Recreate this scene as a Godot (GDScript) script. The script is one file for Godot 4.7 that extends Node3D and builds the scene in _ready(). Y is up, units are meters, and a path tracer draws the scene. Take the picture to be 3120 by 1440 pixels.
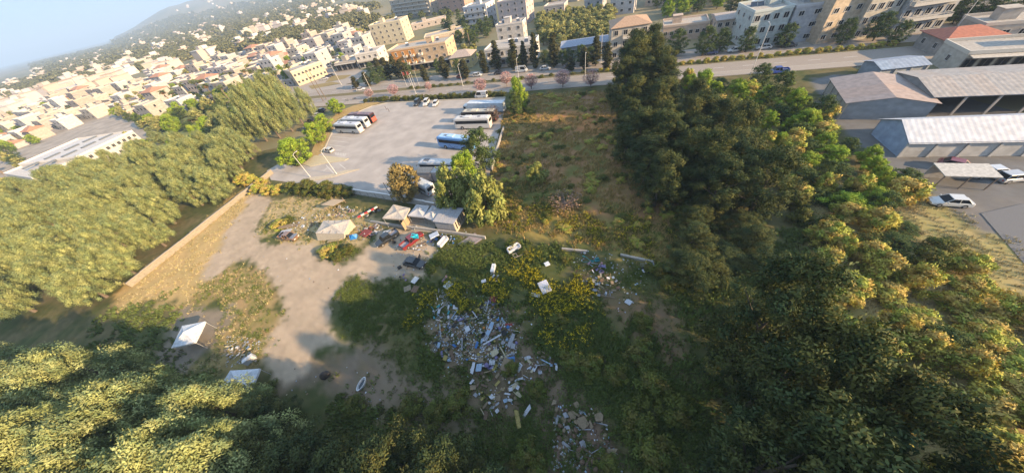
extends Node3D
# A waste lot beside a coach park at the edge of a seaside town, seen from a drone 38 m up, low sun.
# Metres, y up; the coach park lies 70 to 130 m ahead of the camera, the lot with the rubbish below it.

const SUN_ELEVATION := 18.0
const SUN_SIDE := 34.0      # direction towards the sun, degrees from +x towards +z

var rng := RandomNumberGenerator.new()
var mats := {}
var names := {}
var shared := {}
var noise_a := FastNoiseLite.new()
var noise_b := FastNoiseLite.new()


func _ready():
	rng.seed = 20240417
	noise_a.seed = 5
	noise_a.frequency = 0.09
	noise_a.fractal_octaves = 4
	noise_b.seed = 11
	noise_b.frequency = 0.45
	noise_b.fractal_octaves = 3
	set_camera_and_light()
	make_textures()
	make_ground()
	make_roads()
	make_coach_park()
	make_far_land()
	make_town()
	make_sheds()
	make_walls()
	make_trees()
	make_vehicles()
	make_camp()
	make_rubbish()
	make_street_things()
	make_ground_cover()


func set_camera_and_light():
	var cam := Camera3D.new()
	cam.name = "camera"
	add_child(cam)
	var pitch := deg_to_rad(45.1)
	var roll := deg_to_rad(13.5)
	var fwd := Vector3(0, -sin(pitch), -cos(pitch))
	var up0 := Vector3(0, cos(pitch), -sin(pitch))
	var right := Vector3(cos(roll), 0, 0) - up0 * sin(roll)
	var up := Vector3(sin(roll), 0, 0) + up0 * cos(roll)
	cam.transform = Transform3D(Basis(right, up, -fwd), Vector3(0, 38, 0))
	cam.fov = rad_to_deg(2.0 * atan(720.0 / 870.0))
	cam.near = 0.5
	cam.far = 30000.0
	cam.current = true

	var we := WorldEnvironment.new()
	we.name = "daylight"
	var e := Environment.new()
	e.background_mode = Environment.BG_SKY
	var sm := ProceduralSkyMaterial.new()
	sm.sky_top_color = Color(0.19, 0.265, 0.38).linear_to_srgb()
	sm.sky_horizon_color = Color(0.15, 0.222, 0.295).linear_to_srgb()
	sm.sky_curve = 0.16
	sm.ground_horizon_color = Color(0.66, 0.72, 0.78)
	sm.ground_bottom_color = Color(0.30, 0.28, 0.24)
	sm.sun_angle_max = 12.0
	sm.sky_energy_multiplier = 1.06
	var sky := Sky.new()
	sky.sky_material = sm
	e.sky = sky
	e.tonemap_mode = Environment.TONE_MAPPER_LINEAR
	e.tonemap_exposure = 3.3
	e.fog_enabled = true
	e.fog_density = 0.00024
	e.fog_light_color = Color(0.74, 0.86, 1.0)
	e.sdfgi_enabled = true
	e.ssao_enabled = true
	e.ssil_enabled = true
	we.environment = e
	add_child(we)

	var sun := DirectionalLight3D.new()
	sun.name = "sun"
	var el := deg_to_rad(SUN_ELEVATION)
	var az := deg_to_rad(SUN_SIDE)
	var to_sun := Vector3(cos(az) * cos(el), sin(el), sin(az) * cos(el))
	sun.transform = Transform3D(Basis.looking_at(-to_sun, Vector3.UP), Vector3(0, 60, 0))
	sun.light_color = Color(1.0, 0.872, 0.695)
	sun.light_energy = 1.6
	sun.light_angular_distance = 0.5
	sun.shadow_enabled = true
	add_child(sun)


# ------------------------------------------------------------------ materials

func noise_texture(freq: float, octaves: int, lo: float, hi: float, seed_n: int) -> NoiseTexture2D:
	var n := FastNoiseLite.new()
	n.seed = seed_n
	n.frequency = freq
	n.fractal_octaves = octaves
	var t := NoiseTexture2D.new()
	t.width = 512
	t.height = 512
	t.seamless = true
	t.noise = n
	var g := Gradient.new()
	g.set_color(0, Color(lo, lo, lo))
	g.set_color(1, Color(hi, hi, hi))
	t.color_ramp = g
	return t


func make_textures():
	shared.grain = noise_texture(0.06, 5, 0.74, 1.0, 3)
	shared.blotch = noise_texture(0.012, 6, 0.78, 1.0, 8)
	shared.soft = noise_texture(0.035, 6, 0.84, 1.0, 21)


# colour given as linear base colour
func mat(r: float, g: float, b: float, rough := 0.9, tex := "", scale := 0.2, metallic := 0.0) -> StandardMaterial3D:
	var key := "%.3f %.3f %.3f %.2f %s %.3f %.2f" % [r, g, b, rough, tex, scale, metallic]
	if mats.has(key):
		return mats[key]
	var m := StandardMaterial3D.new()
	m.albedo_color = Color(r, g, b).linear_to_srgb()
	m.roughness = rough
	m.metallic = metallic
	if tex != "":
		m.albedo_texture = shared[tex]
		m.uv1_triplanar = true
		m.uv1_world_triplanar = true
		m.uv1_scale = Vector3(scale, scale, scale)
	mats[key] = m
	return m


func vertex_mat(rough := 0.95, tex := "", scale := 0.2, through := 0.0) -> StandardMaterial3D:
	var key := "vertex %.2f %s %.3f %.2f" % [rough, tex, scale, through]
	if mats.has(key):
		return mats[key]
	var m := StandardMaterial3D.new()
	m.vertex_color_use_as_albedo = true
	m.roughness = rough
	m.metallic_specular = 0.25
	if through > 0.0:
		m.backlight_enabled = true
		m.backlight = Color(through, through, through * 0.7)
	if tex != "":
		m.albedo_texture = shared[tex]
		m.uv1_triplanar = true
		m.uv1_world_triplanar = true
		m.uv1_scale = Vector3(scale, scale, scale)
	mats[key] = m
	return m


func paint(r: float, g: float, b: float) -> StandardMaterial3D:      # car paint
	var m := mat(r, g, b, 0.35, "grain", 0.4)
	m.clearcoat_enabled = true
	m.clearcoat = 0.6
	m.clearcoat_roughness = 0.15
	return m


func glass() -> StandardMaterial3D:      # dark glazing, opaque from this far
	var m := mat(0.012, 0.014, 0.017, 0.22)
	m.metallic_specular = 0.3
	return m


# ------------------------------------------------------------------ mesh building

class Shape:
	var v := PackedVector3Array()
	var n := PackedVector3Array()
	var c := PackedColorArray()
	var i := PackedInt32Array()
	var col := Color.WHITE

	func tri(a: Vector3, b: Vector3, d: Vector3) -> void:      # counter-clockwise from outside
		var nn := (b - a).cross(d - a).normalized()
		var k := v.size()
		v.append_array([a, b, d])
		n.append_array([nn, nn, nn])
		c.append_array([col, col, col])
		i.append_array([k, k + 2, k + 1])

	func quad(a: Vector3, b: Vector3, d: Vector3, e: Vector3) -> void:
		var nn := (d - a).cross(e - b).normalized()
		var k := v.size()
		v.append_array([a, b, d, e])
		n.append_array([nn, nn, nn, nn])
		c.append_array([col, col, col, col])
		i.append_array([k, k + 2, k + 1, k, k + 3, k + 2])

	func leaf(a: Vector3, b: Vector3, d: Vector3, e: Vector3, nn: Vector3) -> void:
		var k := v.size()
		if (d - a).cross(e - b).dot(nn) < 0.0:
			v.append_array([a, e, d, b])
		else:
			v.append_array([a, b, d, e])
		n.append_array([nn, nn, nn, nn])
		c.append_array([col, col, col, col])
		i.append_array([k, k + 2, k + 1, k, k + 3, k + 2])

	func box(at: Vector3, size: Vector3, bs := Basis.IDENTITY) -> void:
		var h := size * 0.5
		var p := []
		for k in 8:
			p.append(at + bs * Vector3(h.x if k & 1 else -h.x, h.y if k & 2 else -h.y, h.z if k & 4 else -h.z))
		quad(p[0], p[2], p[3], p[1])
		quad(p[4], p[5], p[7], p[6])
		quad(p[0], p[4], p[6], p[2])
		quad(p[1], p[3], p[7], p[5])
		quad(p[2], p[6], p[7], p[3])
		quad(p[0], p[1], p[5], p[4])

	# box with chamfered edges
	func block(at: Vector3, size: Vector3, bevel: float, bs := Basis.IDENTITY) -> void:
		var rings := []
		var hy := size.y * 0.5
		for s in [[-hy, bevel], [-hy + bevel, 0.0], [hy - bevel, 0.0], [hy, bevel]]:
			var x: float = size.x * 0.5 - s[1]
			var z: float = size.z * 0.5 - s[1]
			var b := bevel
			var ring := []
			for q in [[x - b, -z], [x, -z + b], [x, z - b], [x - b, z], [-x + b, z], [-x, z - b], [-x, -z + b], [-x + b, -z]]:
				ring.append(at + bs * Vector3(q[0], s[0], q[1]))
			rings.append(ring)
		loft(rings)

	# rings of equal size, listed so that the outside is right (counter-clockwise seen from the far end); ends are closed
	func loft(rings: Array, close := true) -> void:
		var m: int = rings[0].size()
		for k in rings.size() - 1:
			for j in m:
				quad(rings[k][j], rings[k + 1][j], rings[k + 1][(j + 1) % m], rings[k][(j + 1) % m])
		if close:
			fan(rings[0], true)
			fan(rings[-1], false)

	func fan(ring: Array, flip: bool) -> void:
		var mid := Vector3.ZERO
		for p in ring:
			mid += p
		mid /= ring.size()
		for j in ring.size():
			if flip:
				tri(mid, ring[j], ring[(j + 1) % ring.size()])
			else:
				tri(mid, ring[(j + 1) % ring.size()], ring[j])

	func tube(points: Array, radii: Array, sides := 6) -> void:
		var rings := []
		for k in points.size():
			var d: Vector3 = (points[mini(k + 1, points.size() - 1)] - points[maxi(k - 1, 0)]).normalized()
			var s := d.cross(Vector3.FORWARD if absf(d.y) > 0.9 else Vector3.UP).normalized()
			var t := s.cross(d)
			var ring := []
			for j in sides:
				var a := TAU * j / sides
				ring.append(points[k] + (s * cos(a) + t * sin(a)) * radii[k])
			rings.append(ring)
		loft(rings)

	# a flat prism of any convex outline given in the xz plane
	func plate(outline: Array, at: Vector3, thick: float, bs := Basis.IDENTITY) -> void:
		var lo := []
		var hi := []
		for p in outline:
			lo.append(at + bs * Vector3(p.x, -thick * 0.5, p.y))
			hi.append(at + bs * Vector3(p.x, thick * 0.5, p.y))
		loft([lo, hi])

	func done() -> ArrayMesh:
		var a := []
		a.resize(Mesh.ARRAY_MAX)
		a[Mesh.ARRAY_VERTEX] = v
		a[Mesh.ARRAY_NORMAL] = n
		a[Mesh.ARRAY_COLOR] = c
		a[Mesh.ARRAY_INDEX] = i
		var m := ArrayMesh.new()
		m.add_surface_from_arrays(Mesh.PRIMITIVE_TRIANGLES, a)
		return m


func piece(called: String, mesh: Mesh, m: Material, parent: Node, at := Vector3.ZERO, bs := Basis.IDENTITY) -> MeshInstance3D:
	var o := MeshInstance3D.new()
	o.name = numbered(called) if parent == self else called
	o.mesh = mesh
	o.material_override = m
	o.transform = Transform3D(bs, at)
	parent.add_child(o, true)
	return o


func numbered(called: String) -> String:
	var k: int = names.get(called, 0)
	names[called] = k + 1
	return called if k == 0 else "%s_%03d" % [called, k]


func thing(called: String, label: String, category: String, at := Vector3.ZERO, turn := 0.0, group := "") -> Node3D:
	var o := Node3D.new()
	o.name = numbered(called)
	add_child(o)
	o.transform = Transform3D(Basis(Vector3.UP, turn), at)
	tag(o, label, category, group)
	return o


func tag(o: Node, label: String, category := "", group := "", kind := "") -> Node:
	if label:
		o.set_meta("label", label)
	if category:
		o.set_meta("category", category)
	if group:
		o.set_meta("group", group)
	if kind:
		o.set_meta("kind", kind)
	return o


func structure(called: String, mesh: Mesh, m: Material, label: String, parent: Node = self) -> MeshInstance3D:
	var o := piece(called, mesh, m, parent)
	tag(o, label, "", "", "structure")
	return o


func copy(o: Node3D, called: String, at: Vector3, turn: float, size := Vector3.ONE, label := "", group := "", category := "") -> Node3D:
	var r: Node3D = o.duplicate()
	r.name = numbered(called)
	add_child(r)
	r.transform = Transform3D(Basis(Vector3.UP, turn).scaled_local(size), at)
	tag(r, label, category, group)
	return r


func unit_box() -> Mesh:
	if not shared.has("box"):
		var s := Shape.new()
		s.box(Vector3.ZERO, Vector3.ONE)
		shared.box = s.done()
	return shared.box


func bar(called: String, parent: Node, at: Vector3, size: Vector3, m: Material, bs := Basis.IDENTITY) -> MeshInstance3D:
	return piece(called, unit_box(), m, parent, at, bs * Basis.from_scale(size))


func jit(a: float) -> float:
	return rng.randf_range(-a, a)


func inside(p: Vector2, poly: PackedVector2Array) -> bool:
	return Geometry2D.is_point_in_polygon(p, poly)


# metres inside (positive) or outside (negative) of an outline
func depth_in(p: Vector2, poly: PackedVector2Array) -> float:
	var best := 1e9
	var m := poly.size()
	for k in m:
		var q := Geometry2D.get_closest_point_to_segment(p, poly[k], poly[(k + 1) % m])
		best = minf(best, p.distance_squared_to(q))
	var d := sqrt(best)
	return d if Geometry2D.is_point_in_polygon(p, poly) else -d


func spots(poly: PackedVector2Array, gap: float, tries: int) -> Array:
	var lo := Vector2(1e9, 1e9)
	var hi := -lo
	for p in poly:
		lo = lo.min(p)
		hi = hi.max(p)
	var out := []
	for k in tries:
		var p := Vector2(rng.randf_range(lo.x, hi.x), rng.randf_range(lo.y, hi.y))
		if not inside(p, poly):
			continue
		if gap < 0.1:
			out.append(p)
			continue
		var ok := true
		for q in out:
			if p.distance_squared_to(q) < gap * gap:
				ok = false
				break
		if ok:
			out.append(p)
	return out


func turn_of(a: Vector3, b: Vector3) -> float:      # yaw that lays local +x along a -> b
	return atan2(-(b.z - a.z), b.x - a.x)


# ------------------------------------------------------------------ ground

var zones := []
var lot_outline := PackedVector2Array([Vector2(-44.58, -133.40), Vector2(-38.09, -133.05), Vector2(9.39, -107.35), Vector2(6.77, -93.89), Vector2(3.68, -81.85), Vector2(0.43, -69.39), Vector2(-2.06, -59.20), Vector2(-7.58, -48.61), Vector2(-14.91, -52.53), Vector2(-24.48, -59.24), Vector2(-36.35, -67.33), Vector2(-41.16, -72.39), Vector2(-54.15, -77.80), Vector2(-67.98, -86.07), Vector2(-72.71, -93.53), Vector2(-69.95, -96.88), Vector2(-61.52, -90.96), Vector2(-58.80, -92.39), Vector2(-55.04, -97.85), Vector2(-56.22, -107.55), Vector2(-57.61, -126.05)])
var sandy := PackedVector2Array([Vector2(-70.65, -79.89), Vector2(-62.15, -73.99), Vector2(-61.46, -67.40), Vector2(-60.93, -60.85), Vector2(-56.28, -55.29), Vector2(-49.63, -52.34), Vector2(-42.60, -49.42), Vector2(-40.31, -44.70), Vector2(-34.03, -41.86), Vector2(-29.62, -43.12), Vector2(-28.08, -45.90), Vector2(-29.55, -49.96), Vector2(-26.06, -48.75), Vector2(-16.78, -44.04), Vector2(-14.61, -39.18), Vector2(-15.70, -33.86), Vector2(-17.99, -32.34), Vector2(-21.74, -34.17), Vector2(-31.60, -37.45), Vector2(-32.55, -35.10), Vector2(-33.76, -31.97), Vector2(-32.14, -28.39), Vector2(-28.01, -22.91), Vector2(-33.27, -23.41), Vector2(-33.55, -19.86), Vector2(-38.69, -20.56), Vector2(-41.75, -25.70), Vector2(-42.06, -32.23), Vector2(-45.40, -38.76), Vector2(-52.00, -46.07), Vector2(-60.20, -50.93), Vector2(-63.46, -46.43), Vector2(-66.05, -47.19), Vector2(-68.79, -62.37)])
var field := PackedVector2Array([Vector2(6.77, -93.89), Vector2(16.15, -104.79), Vector2(26.51, -99.31), Vector2(40.38, -91.23), Vector2(40.35, -77.16), Vector2(33.28, -49.23), Vector2(28.91, -33.10), Vector2(23.91, -24.59), Vector2(19.54, -27.39), Vector2(10.84, -34.19), Vector2(0.45, -40.49), Vector2(-4.31, -45.22), Vector2(-0.94, -61.71), Vector2(3.95, -81.70)])
var soil := PackedVector2Array([Vector2(-15.36, -25.18), Vector2(-10.59, -25.67), Vector2(-4.35, -24.57), Vector2(-1.69, -19.45), Vector2(-0.07, -16.15), Vector2(2.93, -14.11), Vector2(2.13, -11.45), Vector2(-2.36, -9.85), Vector2(-3.59, -7.74), Vector2(-8.09, -8.65), Vector2(-9.89, -11.08), Vector2(-10.10, -15.00), Vector2(-14.61, -17.79)])
var bare_dirt := [PackedVector2Array([Vector2(-34.11, -24.39), Vector2(-28.15, -23.46), Vector2(-20.33, -18.66), Vector2(-14.09, -15.07), Vector2(-9.46, -11.35), Vector2(-8.19, -7.71), Vector2(-12.03, -6.92), Vector2(-17.29, -11.19), Vector2(-28.85, -15.45), Vector2(-36.79, -18.38), Vector2(-37.71, -21.73)]), PackedVector2Array([Vector2(-1.10, -11.78), Vector2(2.90, -11.28), Vector2(5.73, -7.13), Vector2(5.31, -2.04), Vector2(-1.72, -3.33), Vector2(-1.98, -8.07)]), PackedVector2Array([Vector2(7.87, -26.79), Vector2(10.57, -25.32), Vector2(14.25, -21.75), Vector2(18.54, -16.22), Vector2(18.31, -10.88), Vector2(15.14, -9.66), Vector2(11.66, -16.05), Vector2(9.89, -19.56)])]
var rubbish_lot := PackedVector2Array([Vector2(-14.67, -41.90), Vector2(-5.04, -38.23), Vector2(7.23, -32.11), Vector2(20.91, -24.85), Vector2(21.75, -18.49), Vector2(15.38, -10.77), Vector2(8.59, -5.29), Vector2(5.31, -2.04), Vector2(-7.81, -4.45), Vector2(-17.56, -14.22), Vector2(-29.44, -26.52), Vector2(-32.69, -32.34), Vector2(-31.50, -37.03), Vector2(-19.20, -32.69), Vector2(-15.73, -34.63)])


func ground_height(x: float, z: float) -> float:
	var y := 0.0
	for m in [[-8.3, -18.0, 5.0, 0.9], [-4.5, -14.5, 2.2, 0.35], [-8.3, -10.8, 2.5, 0.4], [3.3, -7.8, 3.2, 0.5], [12.3, -22.8, 2.5, 0.5]]:
		var d2: float = (x - m[0]) * (x - m[0]) + (z - m[1]) * (z - m[1])
		if d2 < 9.0 * m[2] * m[2]:
			y += m[3] * exp(-d2 / (m[2] * m[2]))
	return y


func zone(poly: PackedVector2Array, a: Color, b: Color, edge: float, wobble: float, spread := 0.5) -> void:
	var lo := Vector2(1e9, 1e9)
	var hi := -lo
	for p in poly:
		lo = lo.min(p)
		hi = hi.max(p)
	var far := edge + wobble + 0.5
	zones.append({"poly": poly, "a": a, "b": b, "edge": edge, "wobble": wobble, "lo": lo - Vector2(far, far), "hi": hi + Vector2(far, far), "spread": spread})


func make_ground():
	# base colours are linear
	zone(PackedVector2Array([Vector2(-78.31, -81.29), Vector2(-70.25, -92.44), Vector2(-68.05, -83.94), Vector2(-67.17, -70.91), Vector2(-62.84, -45.39), Vector2(-65.16, -40.50), Vector2(-80.33, -44.62), Vector2(-87.59, -49.07), Vector2(-80.81, -64.05)]), Color(0.56, 0.38, 0.17), Color(0.44, 0.32, 0.13), 1.5, 2.5)
	zone(PackedVector2Array([Vector2(-61.83, -73.26), Vector2(-48.52, -69.53), Vector2(-33.54, -58.33), Vector2(-28.38, -51.72), Vector2(-29.48, -45.88), Vector2(-41.34, -47.83), Vector2(-51.23, -52.56), Vector2(-59.09, -57.90), Vector2(-61.99, -67.60)]), Color(0.50, 0.37, 0.20), Color(0.38, 0.30, 0.14), 1.0, 2.0)
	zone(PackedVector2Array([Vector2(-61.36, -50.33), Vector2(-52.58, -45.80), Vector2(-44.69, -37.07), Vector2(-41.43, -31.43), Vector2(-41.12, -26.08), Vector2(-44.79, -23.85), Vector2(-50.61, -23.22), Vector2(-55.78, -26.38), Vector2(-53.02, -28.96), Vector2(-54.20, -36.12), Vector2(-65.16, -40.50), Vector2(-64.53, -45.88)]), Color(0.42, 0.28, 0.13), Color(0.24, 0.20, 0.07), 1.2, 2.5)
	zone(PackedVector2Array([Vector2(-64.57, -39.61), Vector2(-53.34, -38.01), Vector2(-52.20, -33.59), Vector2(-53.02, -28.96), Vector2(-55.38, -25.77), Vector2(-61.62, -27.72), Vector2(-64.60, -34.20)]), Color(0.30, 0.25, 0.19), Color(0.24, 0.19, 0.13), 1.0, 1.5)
	zone(field, Color(0.32, 0.18, 0.085), Color(0.16, 0.15, 0.045), 2.0, 2.5, 1.2)
	zone(PackedVector2Array([Vector2(24.65, -85.65), Vector2(34.53, -77.04), Vector2(36.26, -70.27), Vector2(29.13, -66.03), Vector2(19.35, -74.38), Vector2(15.08, -80.12)]), Color(0.46, 0.21, 0.09), Color(0.36, 0.20, 0.07), 1.2, 2.0)
	zone(PackedVector2Array([Vector2(31.64, -94.14), Vector2(39.04, -90.60), Vector2(34.93, -78.02), Vector2(28.99, -80.40)]), Color(0.32, 0.19, 0.11), Color(0.26, 0.16, 0.08), 1.2, 1.5)
	zone(PackedVector2Array([Vector2(3.24, -56.92), Vector2(11.12, -50.87), Vector2(12.45, -45.46), Vector2(3.85, -44.33), Vector2(0.27, -47.91)]), Color(0.13, 0.15, 0.04), Color(0.17, 0.14, 0.05), 1.5, 2.5)
	zone(PackedVector2Array([Vector2(7.88, -84.19), Vector2(17.47, -74.35), Vector2(13.61, -66.55), Vector2(7.54, -71.46)]), Color(0.30, 0.20, 0.07), Color(0.20, 0.15, 0.05), 1.5, 2.5)
	zone(PackedVector2Array([Vector2(23.71, -50.78), Vector2(28.30, -43.70), Vector2(28.80, -35.00), Vector2(27.16, -31.11), Vector2(24.17, -36.73), Vector2(21.64, -44.09)]), Color(0.36, 0.20, 0.10), Color(0.26, 0.17, 0.07), 1.0, 2.0)
	zone(PackedVector2Array([Vector2(-4.10, -47.31), Vector2(10.07, -42.01), Vector2(27.23, -30.25), Vector2(23.58, -24.02), Vector2(16.86, -27.51), Vector2(7.87, -34.35), Vector2(-2.18, -40.46)]), Color(0.22, 0.20, 0.05), Color(0.30, 0.21, 0.07), 1.5, 2.0)
	zone(PackedVector2Array([Vector2(-34.11, -24.39), Vector2(-28.15, -23.46), Vector2(-20.33, -18.66), Vector2(-14.09, -15.07), Vector2(-9.46, -11.35), Vector2(-8.19, -7.71), Vector2(-12.03, -6.92), Vector2(-17.29, -11.19), Vector2(-28.85, -15.45), Vector2(-36.79, -18.38), Vector2(-37.71, -21.73)]), Color(0.25, 0.19, 0.135), Color(0.18, 0.14, 0.085), 1.5, 2.5)
	zone(PackedVector2Array([Vector2(-1.10, -11.78), Vector2(2.90, -11.28), Vector2(5.73, -7.13), Vector2(5.31, -2.04), Vector2(-1.72, -3.33), Vector2(-1.98, -8.07)]), Color(0.23, 0.155, 0.105), Color(0.18, 0.13, 0.09), 1.2, 2.0)
	zone(PackedVector2Array([Vector2(7.87, -26.79), Vector2(10.57, -25.32), Vector2(14.25, -21.75), Vector2(18.54, -16.22), Vector2(18.31, -10.88), Vector2(15.14, -9.66), Vector2(11.66, -16.05), Vector2(9.89, -19.56)]), Color(0.23, 0.15, 0.09), Color(0.16, 0.125, 0.06), 1.0, 2.0)
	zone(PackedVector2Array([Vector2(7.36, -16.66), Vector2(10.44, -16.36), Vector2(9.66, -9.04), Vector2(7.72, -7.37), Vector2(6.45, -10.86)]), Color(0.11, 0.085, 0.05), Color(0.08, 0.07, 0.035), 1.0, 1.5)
	zone(soil, Color(0.21, 0.155, 0.10), Color(0.15, 0.115, 0.07), 0.8, 2.0)
	zone(sandy, Color(0.50, 0.385, 0.27), Color(0.43, 0.335, 0.235), 0.9, 1.5, 0.9)
	zone(PackedVector2Array([Vector2(65.30, -25.48), Vector2(85.73, -19.71), Vector2(63.65, -6.77), Vector2(61.86, -12.71), Vector2(62.92, -18.54)]), Color(0.22, 0.20, 0.18), Color(0.17, 0.16, 0.15), 0.6, 0.8)
	zone(PackedVector2Array([Vector2(52.61, -35.69), Vector2(66.43, -26.83), Vector2(62.92, -18.54), Vector2(62.52, -10.90), Vector2(63.69, -2.79), Vector2(43.41, 8.04), Vector2(28.69, 3.59), Vector2(34.63, -6.26), Vector2(43.05, -20.51)]), Color(0.46, 0.35, 0.16), Color(0.32, 0.28, 0.10), 1.5, 2.5)
	zone(PackedVector2Array([Vector2(86.74, -69.10), Vector2(101.87, -64.24), Vector2(124.20, -55.04), Vector2(134.33, -40.52), Vector2(87.86, -15.70), Vector2(65.28, -24.61), Vector2(66.61, -31.76), Vector2(69.66, -41.44), Vector2(76.82, -54.29)]), Color(0.21, 0.205, 0.20), Color(0.16, 0.15, 0.14), 0.8, 1.2)
	var x0 := -150.0
	var z0 := -112.0
	var step := 0.6
	var nx := int(250.0 / step)
	var nz := int(135.0 / step)
	var s := Shape.new()
	s.v.resize(nx * nz)
	s.n.resize(nx * nz)
	s.c.resize(nx * nz)
	for j in nz:
		for k in nx:
			var x := x0 + k * step
			var z := z0 + j * step
			var at := j * nx + k
			s.v[at] = Vector3(x, ground_height(x, z) + 0.03 * noise_b.get_noise_2d(x, z) - 0.03, z)
			s.n[at] = Vector3.UP
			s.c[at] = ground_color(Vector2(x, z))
	for j in nz:
		for k in nx:
			var y0 := s.v[j * nx + maxi(k - 1, 0)].y
			var y1 := s.v[j * nx + mini(k + 1, nx - 1)].y
			var y2 := s.v[maxi(j - 1, 0) * nx + k].y
			var y3 := s.v[mini(j + 1, nz - 1) * nx + k].y
			s.n[j * nx + k] = Vector3((y0 - y1) / (2.0 * step), 1.0, (y2 - y3) / (2.0 * step)).normalized()
	for j in nz - 1:
		for k in nx - 1:
			var a := j * nx + k
			s.i.append_array([a, a + 1, a + nx + 1, a, a + nx + 1, a + nx])
	structure("ground", s.done(), vertex_mat(0.97, "grain", 0.35), "bare earth, sandy track and weedy lot around the rubbish")


func ground_color(p: Vector2) -> Color:
	var na := noise_a.get_noise_2d(p.x, p.y)
	var nb := noise_b.get_noise_2d(p.x, p.y)
	var col := Color(0.085, 0.098, 0.032).lerp(Color(0.16, 0.13, 0.06), clampf(0.5 + 1.2 * na + 0.5 * nb, 0, 1))
	for q in zones:
		if p.x < q.lo.x or p.y < q.lo.y or p.x > q.hi.x or p.y > q.hi.y:
			continue
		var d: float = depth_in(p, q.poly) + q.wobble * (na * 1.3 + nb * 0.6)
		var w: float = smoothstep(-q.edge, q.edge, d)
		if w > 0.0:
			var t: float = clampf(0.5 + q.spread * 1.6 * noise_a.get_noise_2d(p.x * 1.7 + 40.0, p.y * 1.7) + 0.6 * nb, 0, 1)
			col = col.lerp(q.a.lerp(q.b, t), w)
	return col * clampf(1.0 + 0.2 * nb + 0.14 * noise_b.get_noise_2d(p.x * 3.0, p.y * 3.0), 0.6, 1.4)


# a flat sheet of any outline
func sheet(poly: PackedVector2Array, y: float) -> ArrayMesh:
	var s := Shape.new()
	var idx := Geometry2D.triangulate_polygon(poly)
	for k in range(0, idx.size(), 3):
		var a := poly[idx[k]]
		var b := poly[idx[k + 1]]
		var c := poly[idx[k + 2]]
		if (b - a).cross(c - a) > 0.0:
			var t := b
			b = c
			c = t
		s.tri(Vector3(a.x, y, a.y), Vector3(b.x, y, b.y), Vector3(c.x, y, c.y))
	return s.done()


# a strip of a given width along a line, with thickness above y
func strip(points: Array, width: float, y0: float, y1: float) -> ArrayMesh:
	var s := Shape.new()
	var rings := []
	for k in points.size():
		var d: Vector3 = points[mini(k + 1, points.size() - 1)] - points[maxi(k - 1, 0)]
		var side := Vector3(-d.z, 0, d.x).normalized() * width * 0.5
		var p: Vector3 = points[k]
		rings.append([Vector3(p.x, y0, p.z) - side, Vector3(p.x, y1, p.z) - side, Vector3(p.x, y1, p.z) + side, Vector3(p.x, y0, p.z) + side])
	s.loft(rings)
	return s.done()


# ------------------------------------------------------------------ the main road (straight, running 25 degrees off the x axis)

const ROAD_P := Vector3(25.5, 0, -119.0)
const ROAD_U := Vector3(0.9063, 0, 0.4226)
const ROAD_N := Vector3(0.4226, 0, -0.9063)      # away from the lot


func road_point(along: float, across: float, y := 0.0) -> Vector3:
	var p := ROAD_P + ROAD_U * along + ROAD_N * across
	return Vector3(p.x, y, p.z)


func road_strip(a: float, b: float, c0: float, c1: float, y0: float, y1: float) -> ArrayMesh:
	var mid := (c0 + c1) * 0.5
	return strip([road_point(a, mid), road_point(b, mid)], c1 - c0, y0, y1)


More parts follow.
